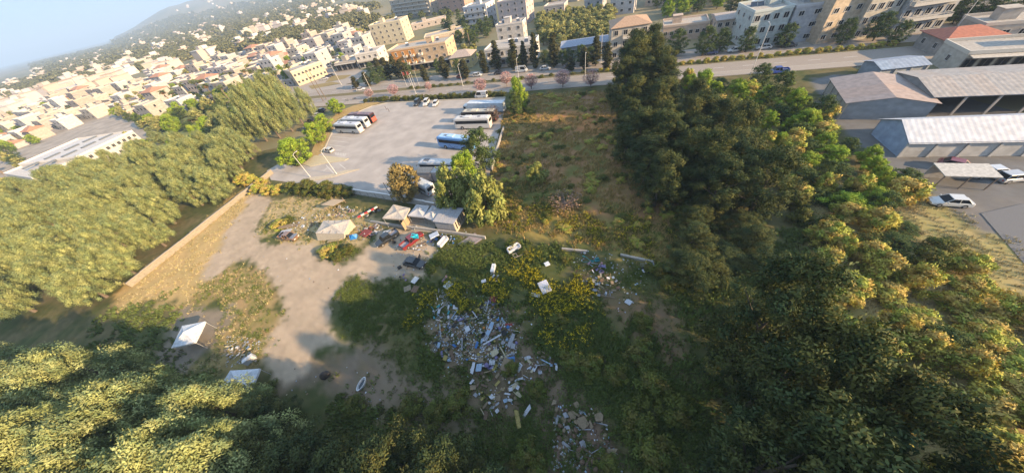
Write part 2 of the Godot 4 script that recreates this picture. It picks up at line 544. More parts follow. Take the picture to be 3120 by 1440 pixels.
func make_roads():
	make_lawn()
	var asphalt := mat(0.32, 0.27, 0.225, 0.92, "grain", 0.25)
	var paving := mat(0.36, 0.31, 0.26, 0.9, "grain", 0.5)
	var kerb := mat(0.48, 0.44, 0.38, 0.9, "grain", 0.6)
	structure("road", road_strip(-150, 150, -9.5, -2.0, -0.2, 0.02), asphalt, "grey asphalt carriageway of the main road beside the coach park")
	structure("road", road_strip(-150, 150, 2.0, 9.5, -0.2, 0.02), asphalt, "grey asphalt carriageway of the main road along the buildings")
	structure("road_median", road_strip(-150, 150, -1.9, 1.9, -0.2, 0.10), mat(0.15, 0.12, 0.045, 0.97, "grain", 0.3), "dry earth strip between the two carriageways")
	for c in [-2.0, 2.0]:
		structure("kerb", road_strip(-200, 150, c - 0.1, c + 0.1, -0.2, 0.14), kerb, "pale stone kerb along the road median")
	structure("pavement", road_strip(-160, 150, -13.0, -9.7, -0.2, 0.13), paving, "pale paved footway between the main road and the coach park")
	structure("kerb", road_strip(-160, 150, -9.7, -9.5, -0.2, 0.15), kerb, "pale stone kerb of the footway by the coach park")
	structure("pavement", road_strip(-150, 150, 9.7, 15.0, -0.2, 0.13), paving, "pale paved footway in front of the buildings")
	structure("kerb", road_strip(-150, 150, 9.5, 9.7, -0.2, 0.15), kerb, "pale stone kerb of the footway in front of the buildings")
	# broken centre lines
	var dash := Shape.new()
	dash.box(Vector3(0, 0.026, 0), Vector3(3.0, 0.006, 0.14))
	var dm := dash.done()
	var white := mat(0.66, 0.64, 0.60, 0.8, "blotch", 0.8)
	for k in 26:
		for c in [-5.7, 5.7]:
			var o := piece("lane_marking", dm, white, self, road_point(-110.0 + k * 8.0, c), Basis(Vector3.UP, turn_of(Vector3.ZERO, ROAD_U)))
			tag(o, "", "", "", "structure")
	# the side street that leaves the main road past the palms, and a square with planted islands
	structure("road", strip([Vector3(-75.12, 0.00, -162.68), Vector3(-105.23, 0.00, -204.36), Vector3(-140.71, 0.00, -258.56), Vector3(-183.74, 0.00, -329.94)], 11.0, -0.2, 0.024), asphalt, "side street leaving the main road towards the town")
	structure("pavement", sheet(PackedVector2Array([Vector2(-90.76, -178.22), Vector2(-63.23, -180.15), Vector2(-59.75, -199.45), Vector2(-82.70, -226.34), Vector2(-101.11, -228.62), Vector2(-112.34, -217.44)]), 0.04), paving, "pale paved square beside the side street")
	for q in [PackedVector2Array([Vector2(-84.08, -194.75), Vector2(-71.94, -192.86), Vector2(-69.46, -198.63), Vector2(-83.88, -207.49)]), PackedVector2Array([Vector2(-89.15, -186.77), Vector2(-71.56, -184.13), Vector2(-79.56, -192.55), Vector2(-94.36, -196.36)])]:
		structure("planted_island", sheet(q, 0.14), mat(0.27, 0.20, 0.07, 0.97, "grain", 0.4), "dry planted island in the paved square")


func make_lawn():
	structure("town_ground", sheet(PackedVector2Array([Vector2(-69.59, -226.95), Vector2(-76.96, -183.56), Vector2(-94.25, -175.51), Vector2(-120.42, -177.95), Vector2(-170.46, -198.99), Vector2(-167.81, -160.14), Vector2(-184.90, -132.74), Vector2(-274.93, -170.34), Vector2(-414.61, -279.37), Vector2(-471.66, -367.25), Vector2(-408.18, -390.10), Vector2(-335.69, -403.35), Vector2(-269.43, -391.09), Vector2(-201.15, -382.59), Vector2(-157.71, -399.84), Vector2(-102.19, -379.44), Vector2(-68.27, -299.98)]), 0.0), mat(0.34, 0.29, 0.235, 0.95, "blotch", 0.02), "pale paved streets and yards of the low town")
	structure("lawn", sheet(PackedVector2Array([Vector2(-172.52, -177.69), Vector2(-169.37, -197.35), Vector2(-130.27, -190.10), Vector2(-111.62, -163.64), Vector2(-113.53, -145.61), Vector2(-124.07, -138.02), Vector2(-136.85, -135.34)]), 0.02), mat(0.17, 0.19, 0.055, 0.97, "blotch", 0.05), "green lawn under the palms between the town and the tree belt")


# ------------------------------------------------------------------ the coach park

func make_coach_park():
	var surface := mat(0.375, 0.33, 0.29, 0.93, "soft", 0.0085)
	structure("coach_park", sheet(lot_outline, 0.03), surface, "wide pale worn asphalt of the coach park")
	var kerb := mat(0.52, 0.45, 0.34, 0.9, "grain", 0.6)
	var dry := mat(0.42, 0.28, 0.10, 0.97, "grain", 0.4)
	structure("kerb", strip([Vector3(-44.50, 0.00, -132.97), Vector3(-38.03, 0.00, -132.62), Vector3(9.34, 0.00, -107.04)], 0.5, -0.1, 0.18), kerb, "pale concrete kerb between the coach park and the roadside hedge")
	structure("verge", sheet(PackedVector2Array([Vector2(-58.27, -127.44), Vector2(-45.40, -133.92), Vector2(-41.15, -134.26), Vector2(-44.90, -139.10), Vector2(-54.68, -139.84), Vector2(-61.61, -135.41)]), 0.06), dry, "dry golden grass verge beside the red coach")
	structure("verge", sheet(PackedVector2Array([Vector2(-56.22, -107.55), Vector2(-57.50, -125.66), Vector2(-60.65, -133.02), Vector2(-63.27, -124.41), Vector2(-61.27, -108.84), Vector2(-58.80, -92.39), Vector2(-55.04, -97.85)]), 0.05), dry, "dry verge under the bright green shrubs")
	structure("kerb", strip([Vector3(-55.09, 0.00, -97.64), Vector3(-56.17, 0.00, -107.78), Vector3(-57.45, 0.00, -125.96), Vector3(-44.58, 0.00, -133.40)], 0.4, -0.1, 0.17), kerb, "concrete kerb in front of the parked silver coaches")
	# raised islands at the entrance
	structure("kerb_island", prism_sheet(PackedVector2Array([Vector2(-60.30, -92.04), Vector2(-57.35, -96.24), Vector2(-51.97, -93.24), Vector2(-43.81, -87.70), Vector2(-44.89, -86.98), Vector2(-51.61, -88.47), Vector2(-56.43, -88.65)]), 0.03, 0.17), mat(0.50, 0.42, 0.27, 0.95, "blotch", 0.3), "pointed sandy traffic island by the parked white car")
	structure("kerb_island", prism_sheet(PackedVector2Array([Vector2(-54.94, -81.41), Vector2(-48.05, -80.05), Vector2(-42.72, -80.41), Vector2(-38.47, -79.07), Vector2(-41.81, -78.75), Vector2(-46.52, -78.15), Vector2(-53.14, -79.07)]), 0.03, 0.16), mat(0.50, 0.42, 0.30, 0.95, "blotch", 0.3), "long pointed traffic island with two lamp posts")
	# bay lines and the hatched bay by the white car
	var white := mat(0.60, 0.56, 0.50, 0.85, "blotch", 1.2)
	var lines := [[Vector3(-55.32, 0.00, -109.47), Vector3(-47.33, 0.00, -103.95)], [Vector3(-54.81, 0.00, -106.03), Vector3(-46.95, 0.00, -100.48)], [Vector3(-54.24, 0.00, -102.46), Vector3(-47.62, 0.00, -97.69)], [Vector3(-53.62, 0.00, -98.78), Vector3(-48.09, 0.00, -95.14)]]
	for l in lines:
		tag(piece("bay_marking", strip(l, 0.16, 0.031, 0.036), white, self), "", "", "", "structure")
	for k in 7:
		var t := k / 6.0
		tag(piece("bay_marking", strip([Vector3(-50.30, 0.00, -95.09).lerp(Vector3(-46.05, 0.00, -92.37), t), Vector3(-49.22, 0.00, -92.80).lerp(Vector3(-45.73, 0.00, -90.27), t)], 0.22, 0.031, 0.036), white, self), "", "", "", "structure")
	for l in [[Vector3(-50.89, 0.00, -87.14), Vector3(-45.58, 0.00, -78.97)], [Vector3(-46.18, 0.00, -85.58), Vector3(-43.32, 0.00, -81.60)], [Vector3(-49.77, 0.00, -85.84), Vector3(-50.54, 0.00, -83.33)]]:
		tag(piece("lane_marking", strip(l, 0.2, 0.031, 0.036), white, self), "", "", "", "structure")
	for k in 6:      # faint bay lines between the coaches on the far side
		var t := k / 5.0
		tag(piece("bay_marking", strip([Vector3(-8.70, 0.00, -103.29).lerp(Vector3(-20.97, 0.00, -64.28), t), Vector3(-5.47, 0.00, -101.92).lerp(Vector3(-18.56, 0.00, -63.86), t)], 0.14, 0.031, 0.036), white, self), "", "", "", "structure")


func prism_sheet(poly: PackedVector2Array, y0: float, y1: float) -> ArrayMesh:
	var s := Shape.new()
	var p := poly
	if Geometry2D.is_polygon_clockwise(p):
		p.reverse()
	var idx := Geometry2D.triangulate_polygon(p)
	for k in range(0, idx.size(), 3):
		var a := p[idx[k]]
		var b := p[idx[k + 1]]
		var c := p[idx[k + 2]]
		if (b - a).cross(c - a) > 0.0:
			var t := b
			b = c
			c = t
		s.tri(Vector3(a.x, y1, a.y), Vector3(b.x, y1, b.y), Vector3(c.x, y1, c.y))
	for k in p.size():
		var a := p[k]
		var b := p[(k + 1) % p.size()]
		s.quad(Vector3(a.x, y0, a.y), Vector3(a.x, y1, a.y), Vector3(b.x, y1, b.y), Vector3(b.x, y0, b.y))
	return s.done()


# ------------------------------------------------------------------ far land: plain, hills

func hill_height(x: float, z: float) -> float:
	var d := sqrt(x * x + z * z)
	if d < 900.0:
		return 0.0
	var az := rad_to_deg(atan2(x, -z))
	var e: float = 0.0
	if az > -40.5:
		e = smoothstep(-41.0, -33.0, az) * 1.42 + clampf((az + 33.0) * 0.035, 0.0, 1.2)
	e += 0.10 * noise_a.get_noise_2d(az * 14.0, 3.0) * smoothstep(-41.0, -36.0, az)
	var rise := smoothstep(1000.0, 5200.0, d)
	var fall := 1.0 - 0.5 * smoothstep(5600.0, 9000.0, d)
	return (38.0 * rise + d * tan(deg_to_rad(e))) * rise * fall * (1.0 if e > 0.0 else 0.0) + noise_a.get_noise_2d(x * 0.02, z * 0.02) * 12.0 * rise * clampf(e, 0.0, 1.0)


func make_far_land():
	var s := Shape.new()
	var rings := [8.0, 60.0, 140.0, 220.0, 300.0, 380.0, 470.0, 560.0, 680.0, 800.0, 950.0, 1100.0, 1300.0, 1500.0, 1750.0, 2000.0, 2300.0, 2600.0, 3000.0, 3400.0, 3800.0, 4300.0, 4800.0, 5400.0, 6200.0, 7500.0, 9500.0, 13000.0]
	var m := 360
	for r in rings:
		for k in m:
			var a: float = TAU * k / m
			var x: float = sin(a) * r
			var z: float = -cos(a) * r
			s.v.append(Vector3(x, hill_height(x, z) - 0.25, z))
			s.n.append(Vector3.UP)
			var n1 := noise_a.get_noise_2d(x * 0.035, z * 0.035)
			var n2 := noise_a.get_noise_2d(x * 0.2 + 77.0, z * 0.2)
			var c := Color(0.20, 0.175, 0.11).lerp(Color(0.13, 0.13, 0.07), clampf(0.5 + 1.5 * n1 + 0.8 * n2, 0, 1))
			c = c.lerp(Color(0.30, 0.23, 0.13), clampf(n2 * 1.6 - 0.1, 0, 1))
			s.c.append(c)
	for j in rings.size() - 1:
		for k in m:
			var a := j * m + k
			var b := j * m + (k + 1) % m
			s.i.append_array([a, a + m, b + m, a, b + m, b])
	for j in range(1, rings.size() - 1):
		for k in m:
			var a := s.v[j * m + (k + m - 1) % m]
			var b := s.v[j * m + (k + 1) % m]
			var c := s.v[(j - 1) * m + k]
			var d := s.v[(j + 1) * m + k]
			var nn := (b - a).cross(c - d)
			s.n[j * m + k] = (nn if nn.y > 0.0 else -nn).normalized()
	structure("terrain", s.done(), vertex_mat(0.98), "dry plain with groves rising to hazy hills")


# ------------------------------------------------------------------ trees

# One crown: clumps of leaf-sized faces spread through the crown's volume.
# opt: height, radius, bottom (share of height where foliage begins), clumps, leaves, leaf, clump (radius), shape, colors (linear), droop
func crown_mesh(opt: Dictionary) -> ArrayMesh:
	var s := Shape.new()
	var h: float = opt.height
	var r: float = opt.radius
	var y0: float = h * opt.bottom
	var shape: String = opt.shape
	var cols: Array = opt.colors
	var size: float = opt.leaf
	var droop: float = opt.get("droop", 0.0)
	var stretch: float = opt.get("stretch", 1.6)
	var lean := Vector3(jit(0.12) * r, 0, jit(0.12) * r)
	for k in opt.clumps:
		# a point in the crown's envelope, more towards its skin
		var t := rng.randf()
		var y := y0 + (h - y0) * t
		var reach := r
		match shape:
			"round":
				reach = r * sqrt(maxf(0.05, 1.0 - pow((t - 0.42) / 0.6, 2.0)))
			"tall":
				reach = r * (0.55 + 0.45 * sin(t * 2.7 + 0.3)) * (1.0 - 0.6 * pow(t, 4.0))
			"cypress":
				reach = r * pow(sin(clampf(t * 0.93 + 0.07, 0, 1) * PI), 0.6) * (1.05 - 0.55 * t)
			"flat":
				reach = r * (0.6 + 0.4 * t)
		var ang := rng.randf() * TAU
		reach *= 0.8 + 0.7 * noise_a.get_noise_2d(cos(ang) * 9.0 + opt.clumps, sin(ang) * 9.0 + t * 14.0)
		var out := pow(rng.randf(), 0.42)
		var centre := Vector3(cos(ang) * reach * out, y, sin(ang) * reach * out) + lean * t
		var cr: float = opt.clump * rng.randf_range(0.6, 1.25)
		if shape == "cypress":
			cr = minf(cr, 0.35 * r + 0.5 * reach)
		var base: Color = cols[rng.randi() % cols.size()]
		base = base * rng.randf_range(0.78, 1.22)
		var axis := Vector3(centre.x, 0, centre.z).normalized()
		for j in opt.leaves:
			var d := Vector3(rng.randfn(), rng.randfn(), rng.randfn()).normalized()
			var q := d * cr * pow(rng.randf(), 0.5)
			if droop > 0.3:
				q *= Vector3(0.72, 1.7, 0.72)
			else:
				q.y *= 0.8
			var p := centre + q
			if p.y < y0 * 0.6:
				continue
			var lf := size * rng.randf_range(0.6, 1.3)
			var dir := Vector3(rng.randfn(), rng.randfn() * 0.6, rng.randfn())
			dir = (dir.normalized() + Vector3.DOWN * droop * 2.0 + axis * 0.4).normalized()
			var side := dir.cross(d + Vector3(0.01, 0.02, 0.03)).normalized()
			var a := dir * lf * 0.5 * stretch
			var b := side * lf * 0.5
			var gn := a.cross(b).normalized()
			if gn.dot(d + axis * 0.3) < 0.0:
				b = -b
				gn = -gn
			s.col = base * rng.randf_range(0.8, 1.2)
			s.leaf(p - a, p - b * 0.9, p + a, p + b, (d * 0.5 + axis * 0.15 + gn * 0.9).normalized())
	return s.done()


func trunk_mesh(h: float, bottom: float, r: float, thick: float, limbs: int, bend := 0.15) -> ArrayMesh:
	var s := Shape.new()
	var top := h * (bottom + (1.0 - bottom) * 0.62)
	var pts := []
	var rad := []
	var off := Vector3(jit(bend), 0, jit(bend)) * h * 0.3
	for k in 6:
		var t := k / 5.0
		pts.append(Vector3(0, -0.25 + (top + 0.25) * t, 0) + off * t * t + Vector3(jit(0.05), 0, jit(0.05)) * h * 0.1 * t)
		rad.append(thick * (1.25 if k == 0 else 1.0) * (1.0 - 0.75 * t))
	s.tube(pts, rad, 7)
	for k in limbs:
		var t := rng.randf_range(0.35, 0.9)
		var p: Vector3 = (pts[int(t * 5.0)] as Vector3).lerp(pts[mini(int(t * 5.0) + 1, 5)], t * 5.0 - int(t * 5.0))
		var ang := TAU * k / limbs + jit(0.5)
		var reach := r * rng.randf_range(0.45, 0.75)
		var end := p + Vector3(cos(ang) * reach, reach * rng.randf_range(0.4, 1.0), sin(ang) * reach)
		var mid := p.lerp(end, 0.5) + Vector3(0, -0.08 * reach, 0)
		var tr := thick * (1.0 - 0.75 * t) * 0.6
		s.tube([p, mid, end], [tr, tr * 0.65, tr * 0.2], 5)
	return s.done()


var protos := {}

func make_proto(kind: String, variants: int, opt: Dictionary, bark: Color, thick: float, limbs: int) -> void:
	protos[kind] = []
	for k in variants:
		var o := Node3D.new()
		var leaf_m := vertex_mat(0.75, "", 0.2, opt.get("through", 0.5))
		piece("trunk", trunk_mesh(opt.height, opt.bottom, opt.radius, thick, limbs), mat(bark.r, bark.g, bark.b, 0.95, "grain", 0.6), o)
		piece("crown", crown_mesh(opt), leaf_m, o)
		o.set_meta("h", opt.height)
		o.set_meta("r", opt.radius)
		protos[kind].append(o)


# a tree of a kind at a place, h metres tall with a crown of radius r
func tree(kind: String, called: String, label: String, at: Vector3, h: float, r: float, group := "", category := "tree") -> Node3D:
	var list: Array = protos[kind]
	var o: Node3D = list[rng.randi() % list.size()]
	var ph: float = o.get_meta("h")
	var pr: float = o.get_meta("r")
	var y := ground_height(at.x, at.z) if at.length() < 160.0 else 0.0
	return copy(o, called, Vector3(at.x, y, at.z), rng.randf() * TAU, Vector3(r / pr, h / ph, r / pr * rng.randf_range(0.9, 1.1)), label, group, category)


func palm_mesh() -> ArrayMesh:
	var s := Shape.new()
	for k in 46:
		var ang := TAU * k / 46.0 * 2.6 + jit(0.2)
		var up := rng.randf_range(-0.9, 1.2)
		var dead := up < -0.35
		s.col = Color(0.22, 0.13, 0.05) * rng.randf_range(0.8, 1.2) if dead else Color(0.12, 0.13, 0.035) * rng.randf_range(0.75, 1.3)
		var length := rng.randf_range(1.7, 2.6) * (0.8 if dead else 1.0)
		var p := Vector3.ZERO
		var dir := Vector3(cos(ang), up, sin(ang)).normalized()
		var side := Vector3(-sin(ang), 0, cos(ang))
		for j in 5:
			var q := p + dir * length / 5.0
			dir = (dir + Vector3.DOWN * 0.28).normalized()
			var w0 := 0.34 * sin(PI * (j + 0.6) / 6.0)
			var w1 := 0.34 * sin(PI * (j + 1.6) / 6.0) if j < 4 else 0.02
			for sg in [-1.0, 1.0]:
				var a: Vector3 = p
				var b: Vector3 = q
				var c: Vector3 = q + side * sg * w1 + Vector3.DOWN * w1 * 0.5
				var d: Vector3 = p + side * sg * w0 + Vector3.DOWN * w0 * 0.5
				s.leaf(a, b, c, d, (Vector3.UP + side * sg * 0.4).normalized())
			p = q
	return s.done()


func blossom_mesh(h: float, r: float, tint: Array, count: int) -> ArrayMesh:
	var s := Shape.new()
	for k in count:
		var ang := rng.randf() * TAU
		var t := rng.randf()
		var reach := r * sqrt(maxf(0.03, 1.0 - pow((t - 0.5) / 0.52, 2.0))) * pow(rng.randf(), 0.35)
		var p := Vector3(cos(ang) * reach, h * (0.26 + 0.74 * t), sin(ang) * reach)
		s.col = tint[rng.randi() % tint.size()] * rng.randf_range(0.8, 1.2)
		var d := Vector3(rng.randfn(), rng.randfn(), rng.randfn()).normalized()
		var e := d.cross(Vector3(0.3, 0.8, 0.2)).normalized()
		var f := rng.randf_range(0.06, 0.13)
		s.leaf(p - d * f, p - e * f, p + d * f, p + e * f, (d + Vector3.UP * 0.3).normalized())
	return s.done()


func twig_mesh(h: float, r: float) -> ArrayMesh:
	var s := Shape.new()
	s.tube([Vector3(0, -0.2, 0), Vector3(0.05, h * 0.2, 0), Vector3(0.0, h * 0.35, 0.05)], [0.13, 0.11, 0.09], 6)
	for k in 46:
		var ang := TAU * k / 46.0 * 3.0 + jit(0.4)
		var reach := r * rng.randf_range(0.35, 1.0)
		var end := Vector3(cos(ang) * reach, h * (1.0 - 0.55 * pow(reach / r, 2.0)) * rng.randf_range(0.85, 1.0), sin(ang) * reach)
		var p := Vector3(jit(0.06), h * rng.randf_range(0.15, 0.4), jit(0.06))
		var mid := p.lerp(end, 0.45) + Vector3(cos(ang), 0, sin(ang)) * r * 0.12
		s.tube([p, mid, end], [0.045, 0.03, 0.012], 4)
		for j in 2:
			var e2 := mid.lerp(end, 0.5) + Vector3(jit(0.5), rng.randf_range(0.2, 0.8), jit(0.5)) * r * 0.3
			s.tube([mid.lerp(end, rng.randf_range(0.1, 0.6)), e2], [0.022, 0.01], 3)
	return s.done()


func make_trees():
	make_proto("feather", 4, {"height": 15.0, "radius": 4.6, "bottom": 0.16, "clumps": 165, "leaves": 215, "leaf": 0.122, "clump": 1.0, "shape": "tall", "droop": 0.35, "stretch": 2.4,
		"colors": [Color(0.252, 0.270, 0.099), Color(0.201, 0.233, 0.087), Color(0.292, 0.306, 0.123), Color(0.175, 0.217, 0.094)]}, Color(0.16, 0.12, 0.085), 0.32, 7)
	make_proto("dark", 4, {"height": 15.0, "radius": 4.8, "bottom": 0.12, "clumps": 170, "leaves": 165, "leaf": 0.135, "clump": 0.95, "shape": "tall", "droop": 0.1, "stretch": 2.0,
		"colors": [Color(0.056, 0.070, 0.025), Color(0.072, 0.082, 0.027), Color(0.092, 0.093, 0.029), Color(0.045, 0.063, 0.025)]}, Color(0.12, 0.095, 0.07), 0.35, 7)
	make_proto("wood", 4, {"height": 12.0, "radius": 5.0, "bottom": 0.06, "clumps": 190, "leaves": 175, "leaf": 0.132, "clump": 0.95, "shape": "round", "droop": 0.1, "stretch": 2.0,
		"colors": [Color(0.056, 0.072, 0.025), Color(0.072, 0.083, 0.027), Color(0.092, 0.095, 0.029), Color(0.045, 0.064, 0.025)]}, Color(0.12, 0.095, 0.07), 0.32, 8)
	make_proto("bright", 3, {"height": 7.0, "radius": 4.0, "bottom": 0.12, "clumps": 100, "leaves": 130, "leaf": 0.19, "clump": 0.9, "shape": "round",
		"colors": [Color(0.207, 0.289, 0.030), Color(0.162, 0.245, 0.024), Color(0.258, 0.310, 0.041)]}, Color(0.14, 0.10, 0.07), 0.22, 6)
	make_proto("willow", 3, {"height": 9.0, "radius": 3.8, "bottom": 0.08, "clumps": 100, "leaves": 90, "leaf": 0.26, "clump": 1.0, "shape": "round", "droop": 0.5, "stretch": 2.4,
		"colors": [Color(0.205, 0.221, 0.058), Color(0.172, 0.201, 0.055), Color(0.236, 0.237, 0.070)]}, Color(0.15, 0.11, 0.08), 0.25, 6)
	make_proto("brown", 1, {"height": 9.0, "radius": 4.0, "bottom": 0.14, "clumps": 70, "leaves": 80, "leaf": 0.30, "clump": 1.05, "shape": "round", "stretch": 2.0,
		"colors": [Color(0.242, 0.181, 0.065), Color(0.194, 0.153, 0.058)]}, Color(0.13, 0.10, 0.075), 0.25, 7)
	make_proto("green", 3, {"height": 9.0, "radius": 4.0, "bottom": 0.12, "clumps": 120, "leaves": 75, "leaf": 0.19, "clump": 0.85, "shape": "round",
		"colors": [Color(0.066, 0.095, 0.029), Color(0.085, 0.111, 0.031), Color(0.051, 0.080, 0.029)]}, Color(0.13, 0.10, 0.075), 0.25, 6)
	make_proto("olive", 3, {"height": 5.0, "radius": 2.6, "bottom": 0.2, "clumps": 45, "leaves": 60, "leaf": 0.30, "clump": 0.8, "shape": "round",
		"colors": [Color(0.214, 0.220, 0.078), Color(0.171, 0.185, 0.064), Color(0.257, 0.242, 0.086)]}, Color(0.15, 0.12, 0.09), 0.22, 5)
	make_proto("cypress", 3, {"height": 10.0, "radius": 1.15, "bottom": 0.06, "clumps": 80, "leaves": 60, "leaf": 0.24, "clump": 0.55, "shape": "cypress", "stretch": 2.0,
		"colors": [Color(0.056, 0.056, 0.024), Color(0.073, 0.068, 0.026), Color(0.045, 0.050, 0.022)]}, Color(0.12, 0.09, 0.06), 0.16, 3)
	make_proto("shrub", 4, {"height": 2.4, "radius": 1.7, "bottom": 0.02, "clumps": 40, "leaves": 130, "leaf": 0.125, "clump": 0.6, "shape": "round",
		"colors": [Color(0.082, 0.100, 0.023), Color(0.108, 0.116, 0.026), Color(0.129, 0.116, 0.032)]}, Color(0.12, 0.09, 0.06), 0.08, 4)
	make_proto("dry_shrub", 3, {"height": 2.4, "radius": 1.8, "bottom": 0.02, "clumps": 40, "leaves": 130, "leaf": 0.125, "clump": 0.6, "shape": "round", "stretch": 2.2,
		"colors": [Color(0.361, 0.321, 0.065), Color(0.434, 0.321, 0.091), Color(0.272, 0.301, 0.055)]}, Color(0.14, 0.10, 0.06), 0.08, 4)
	protos["palm"] = []
	for k in 2:
		var o := Node3D.new()
		var ts := Shape.new()
		ts.tube([Vector3(0, -0.2, 0), Vector3(0.1, 3, 0), Vector3(0.15, 6, 0.1), Vector3(0.1, 9.2, 0.1)], [0.32, 0.24, 0.21, 0.2], 8)
		piece("trunk", ts.done(), mat(0.20, 0.145, 0.10, 0.95, "grain", 0.8), o)
		piece("crown", palm_mesh(), vertex_mat(0.7, "", 0.2, 0.3), o, Vector3(0.1, 9.2, 0.1))
		o.set_meta("h", 10.0)
		o.set_meta("r", 2.4)
		protos["palm"].append(o)
	for kind in [["blossom", [Color(0.62, 0.36, 0.36), Color(0.54, 0.30, 0.30), Color(0.66, 0.44, 0.42)], 1700], ["bare", [Color(0.22, 0.15, 0.11), Color(0.26, 0.18, 0.12)], 500]]:
		protos[kind[0]] = []
		for k in 2:
			var o := Node3D.new()
			piece("trunk", twig_mesh(4.5, 2.4), mat(0.22, 0.16, 0.14, 0.95, "grain", 0.8), o)
			piece("crown", blossom_mesh(4.5, 2.4, kind[1], kind[2]), vertex_mat(0.8, "", 0.2, 0.3), o)
			o.set_meta("h", 4.5)
			o.set_meta("r", 2.4)
			protos[kind[0]].append(o)

	# trees in and around the coach park, one by one
	for a in [
		["bright", "shade_tree", "broad bright yellow-green tree beside the white hatchback", Vector3(-60.93, 0.00, -93.16), 8.0, 5.2],
		["bright", "shade_tree", "bright green tree between the parked cars and the silver coaches", Vector3(-58.77, 0.00, -106.01), 7.0, 3.8],
		["bright", "shade_tree", "bright green tree just behind the front of the nearest silver coach", Vector3(-58.87, 0.00, -116.46), 6.0, 3.4],
		["bright", "shade_tree", "small bright green tree on the verge behind the red coach", Vector3(-58.90, 0.00, -133.40), 6.0, 3.4],
		["green", "shade_tree", "dense mid-green tree hiding the rear of the blue coach", Vector3(-2.73, 0.00, -62.19), 10.5, 4.8],
		["bright", "shade_tree", "fresh yellow-green tree behind the white bus with the roof grille", Vector3(-6.87, 0.00, -57.56), 8.6, 3.6],
		["willow", "willow_tree", "olive-yellow feathery tree beside the white minibus", Vector3(-10.29, 0.00, -50.08), 9.6, 3.9],
		["willow", "willow_tree", "golden drooping tree at the end of the coach park wall", Vector3(-3.53, 0.00, -44.73), 9.6, 4.3],
		["willow", "willow_tree", "pale olive tree between the golden tree and the white minibus", Vector3(-6.88, 0.00, -48.35), 9.0, 3.2],
		["brown", "pine_tree", "khaki-brown tree standing in front of the box trailers", Vector3(-20.88, 0.00, -57.06), 9.2, 4.3],
		["bright", "poplar_tree", "tall yellow-green tree at the corner of the dry field by the road", Vector3(12.04, 0.00, -92.63), 9.5, 3.0],
		["green", "poplar_tree", "mid-green tree beside the white lorry at the field corner", Vector3(9.97, 0.00, -89.00), 7.5, 2.6],
		["willow", "young_tree", "small yellow-green tree standing alone in the dry field", Vector3(8.65, 0.00, -52.96), 4.4, 2.8],
		["bare", "bare_bush", "leafless brown bush in the dry field", Vector3(11.50, 0.00, -41.89), 3.6, 3.6],
		["bare", "bare_tree", "leafless brownish tree behind the white coach", Vector3(3.16, 0.00, -88.85), 5.0, 2.6],
	]:
		tree(a[0], a[1], a[2], a[3], a[4], a[5])

	# the tall grey-olive trees between the coach park and the town
	for a in [[Vector3(-85.61, 0.00, -121.95), 17.0, 5.2], [Vector3(-80.33, 0.00, -122.10), 18.5, 5.4], [Vector3(-76.89, 0.00, -126.29), 17.0, 5.0], [Vector3(-73.48, 0.00, -130.19), 15.0, 4.6], [Vector3(-85.30, 0.00, -144.03), 18.0, 5.0], [Vector3(-88.68, 0.00, -139.48), 18.0, 5.0], [Vector3(-93.42, 0.00, -135.33), 16.0, 5.0], [Vector3(-91.76, 0.00, -121.68), 15.0, 5.0], [Vector3(-71.71, 0.00, -137.46), 12.0, 4.0], [Vector3(-83.19, 0.00, -148.51), 15.5, 4.5]]:
		tree("feather", "casuarina_tree", "tall feathery olive tree between the coach park and the palms", a[0], a[1] + jit(0.8), a[2], "tall feathery trees beside the coach park")
	# the belt behind the white boundary wall
	var belt := PackedVector2Array([Vector2(-71.83, -96.04), Vector2(-74.37, -94.27), Vector2(-79.33, -68.52), Vector2(-83.87, -50.79), Vector2(-86.18, -47.43), Vector2(-102.92, -49.11), Vector2(-124.69, -50.80), Vector2(-185.37, -99.08), Vector2(-172.88, -120.80), Vector2(-124.12, -121.24), Vector2(-99.53, -120.05), Vector2(-85.70, -115.90)])
	for p in spots(belt, 5.6, 1400):
		if depth_in(p, belt) < 0.4:
			continue
		tree("feather", "casuarina_tree", "feathery olive-green tree in the dense belt behind the boundary wall", Vector3(p.x, 0, p.y), rng.randf_range(8.0, 12.0), rng.randf_range(3.8, 5.0), "trees of the dense belt behind the boundary wall")

	# sunlit and shaded trees below the camera
	for a in [
		["feather", Vector3(-68.60, 8.00, -23.89), 12.0, 5.0], ["feather", Vector3(-61.94, 8.00, -24.95), 12.0, 5.0], ["feather", Vector3(-80.24, 8.00, -29.16), 12.0, 5.0], ["feather", Vector3(-56.08, 9.00, -15.71), 13.0, 5.0], ["feather", Vector3(-46.64, 9.00, -13.85), 13.5, 5.2], ["feather", Vector3(-46.05, 9.00, -17.22), 13.0, 4.6],
		["feather", Vector3(-36.52, 9.00, -11.03), 13.5, 5.0], ["feather", Vector3(-46.19, 9.00, -10.25), 13.0, 5.0], ["feather", Vector3(-38.16, 9.00, -8.33), 13.5, 5.0], ["feather", Vector3(-36.70, 9.00, -14.58), 12.0, 4.4], ["feather", Vector3(-30.65, 9.00, -8.87), 13.5, 4.8],
		["feather", Vector3(-73.18, 8.00, -21.73), 12.5, 5.0], ["feather", Vector3(-57.64, 9.00, -13.12), 13.0, 5.0],
	]:
		tree(a[0], "tamarisk_tree", "feathery grey-olive tree beside the white canopies", Vector3(a[1].x, 0, a[1].z), a[2], a[3], "feathery trees beside the white canopies")
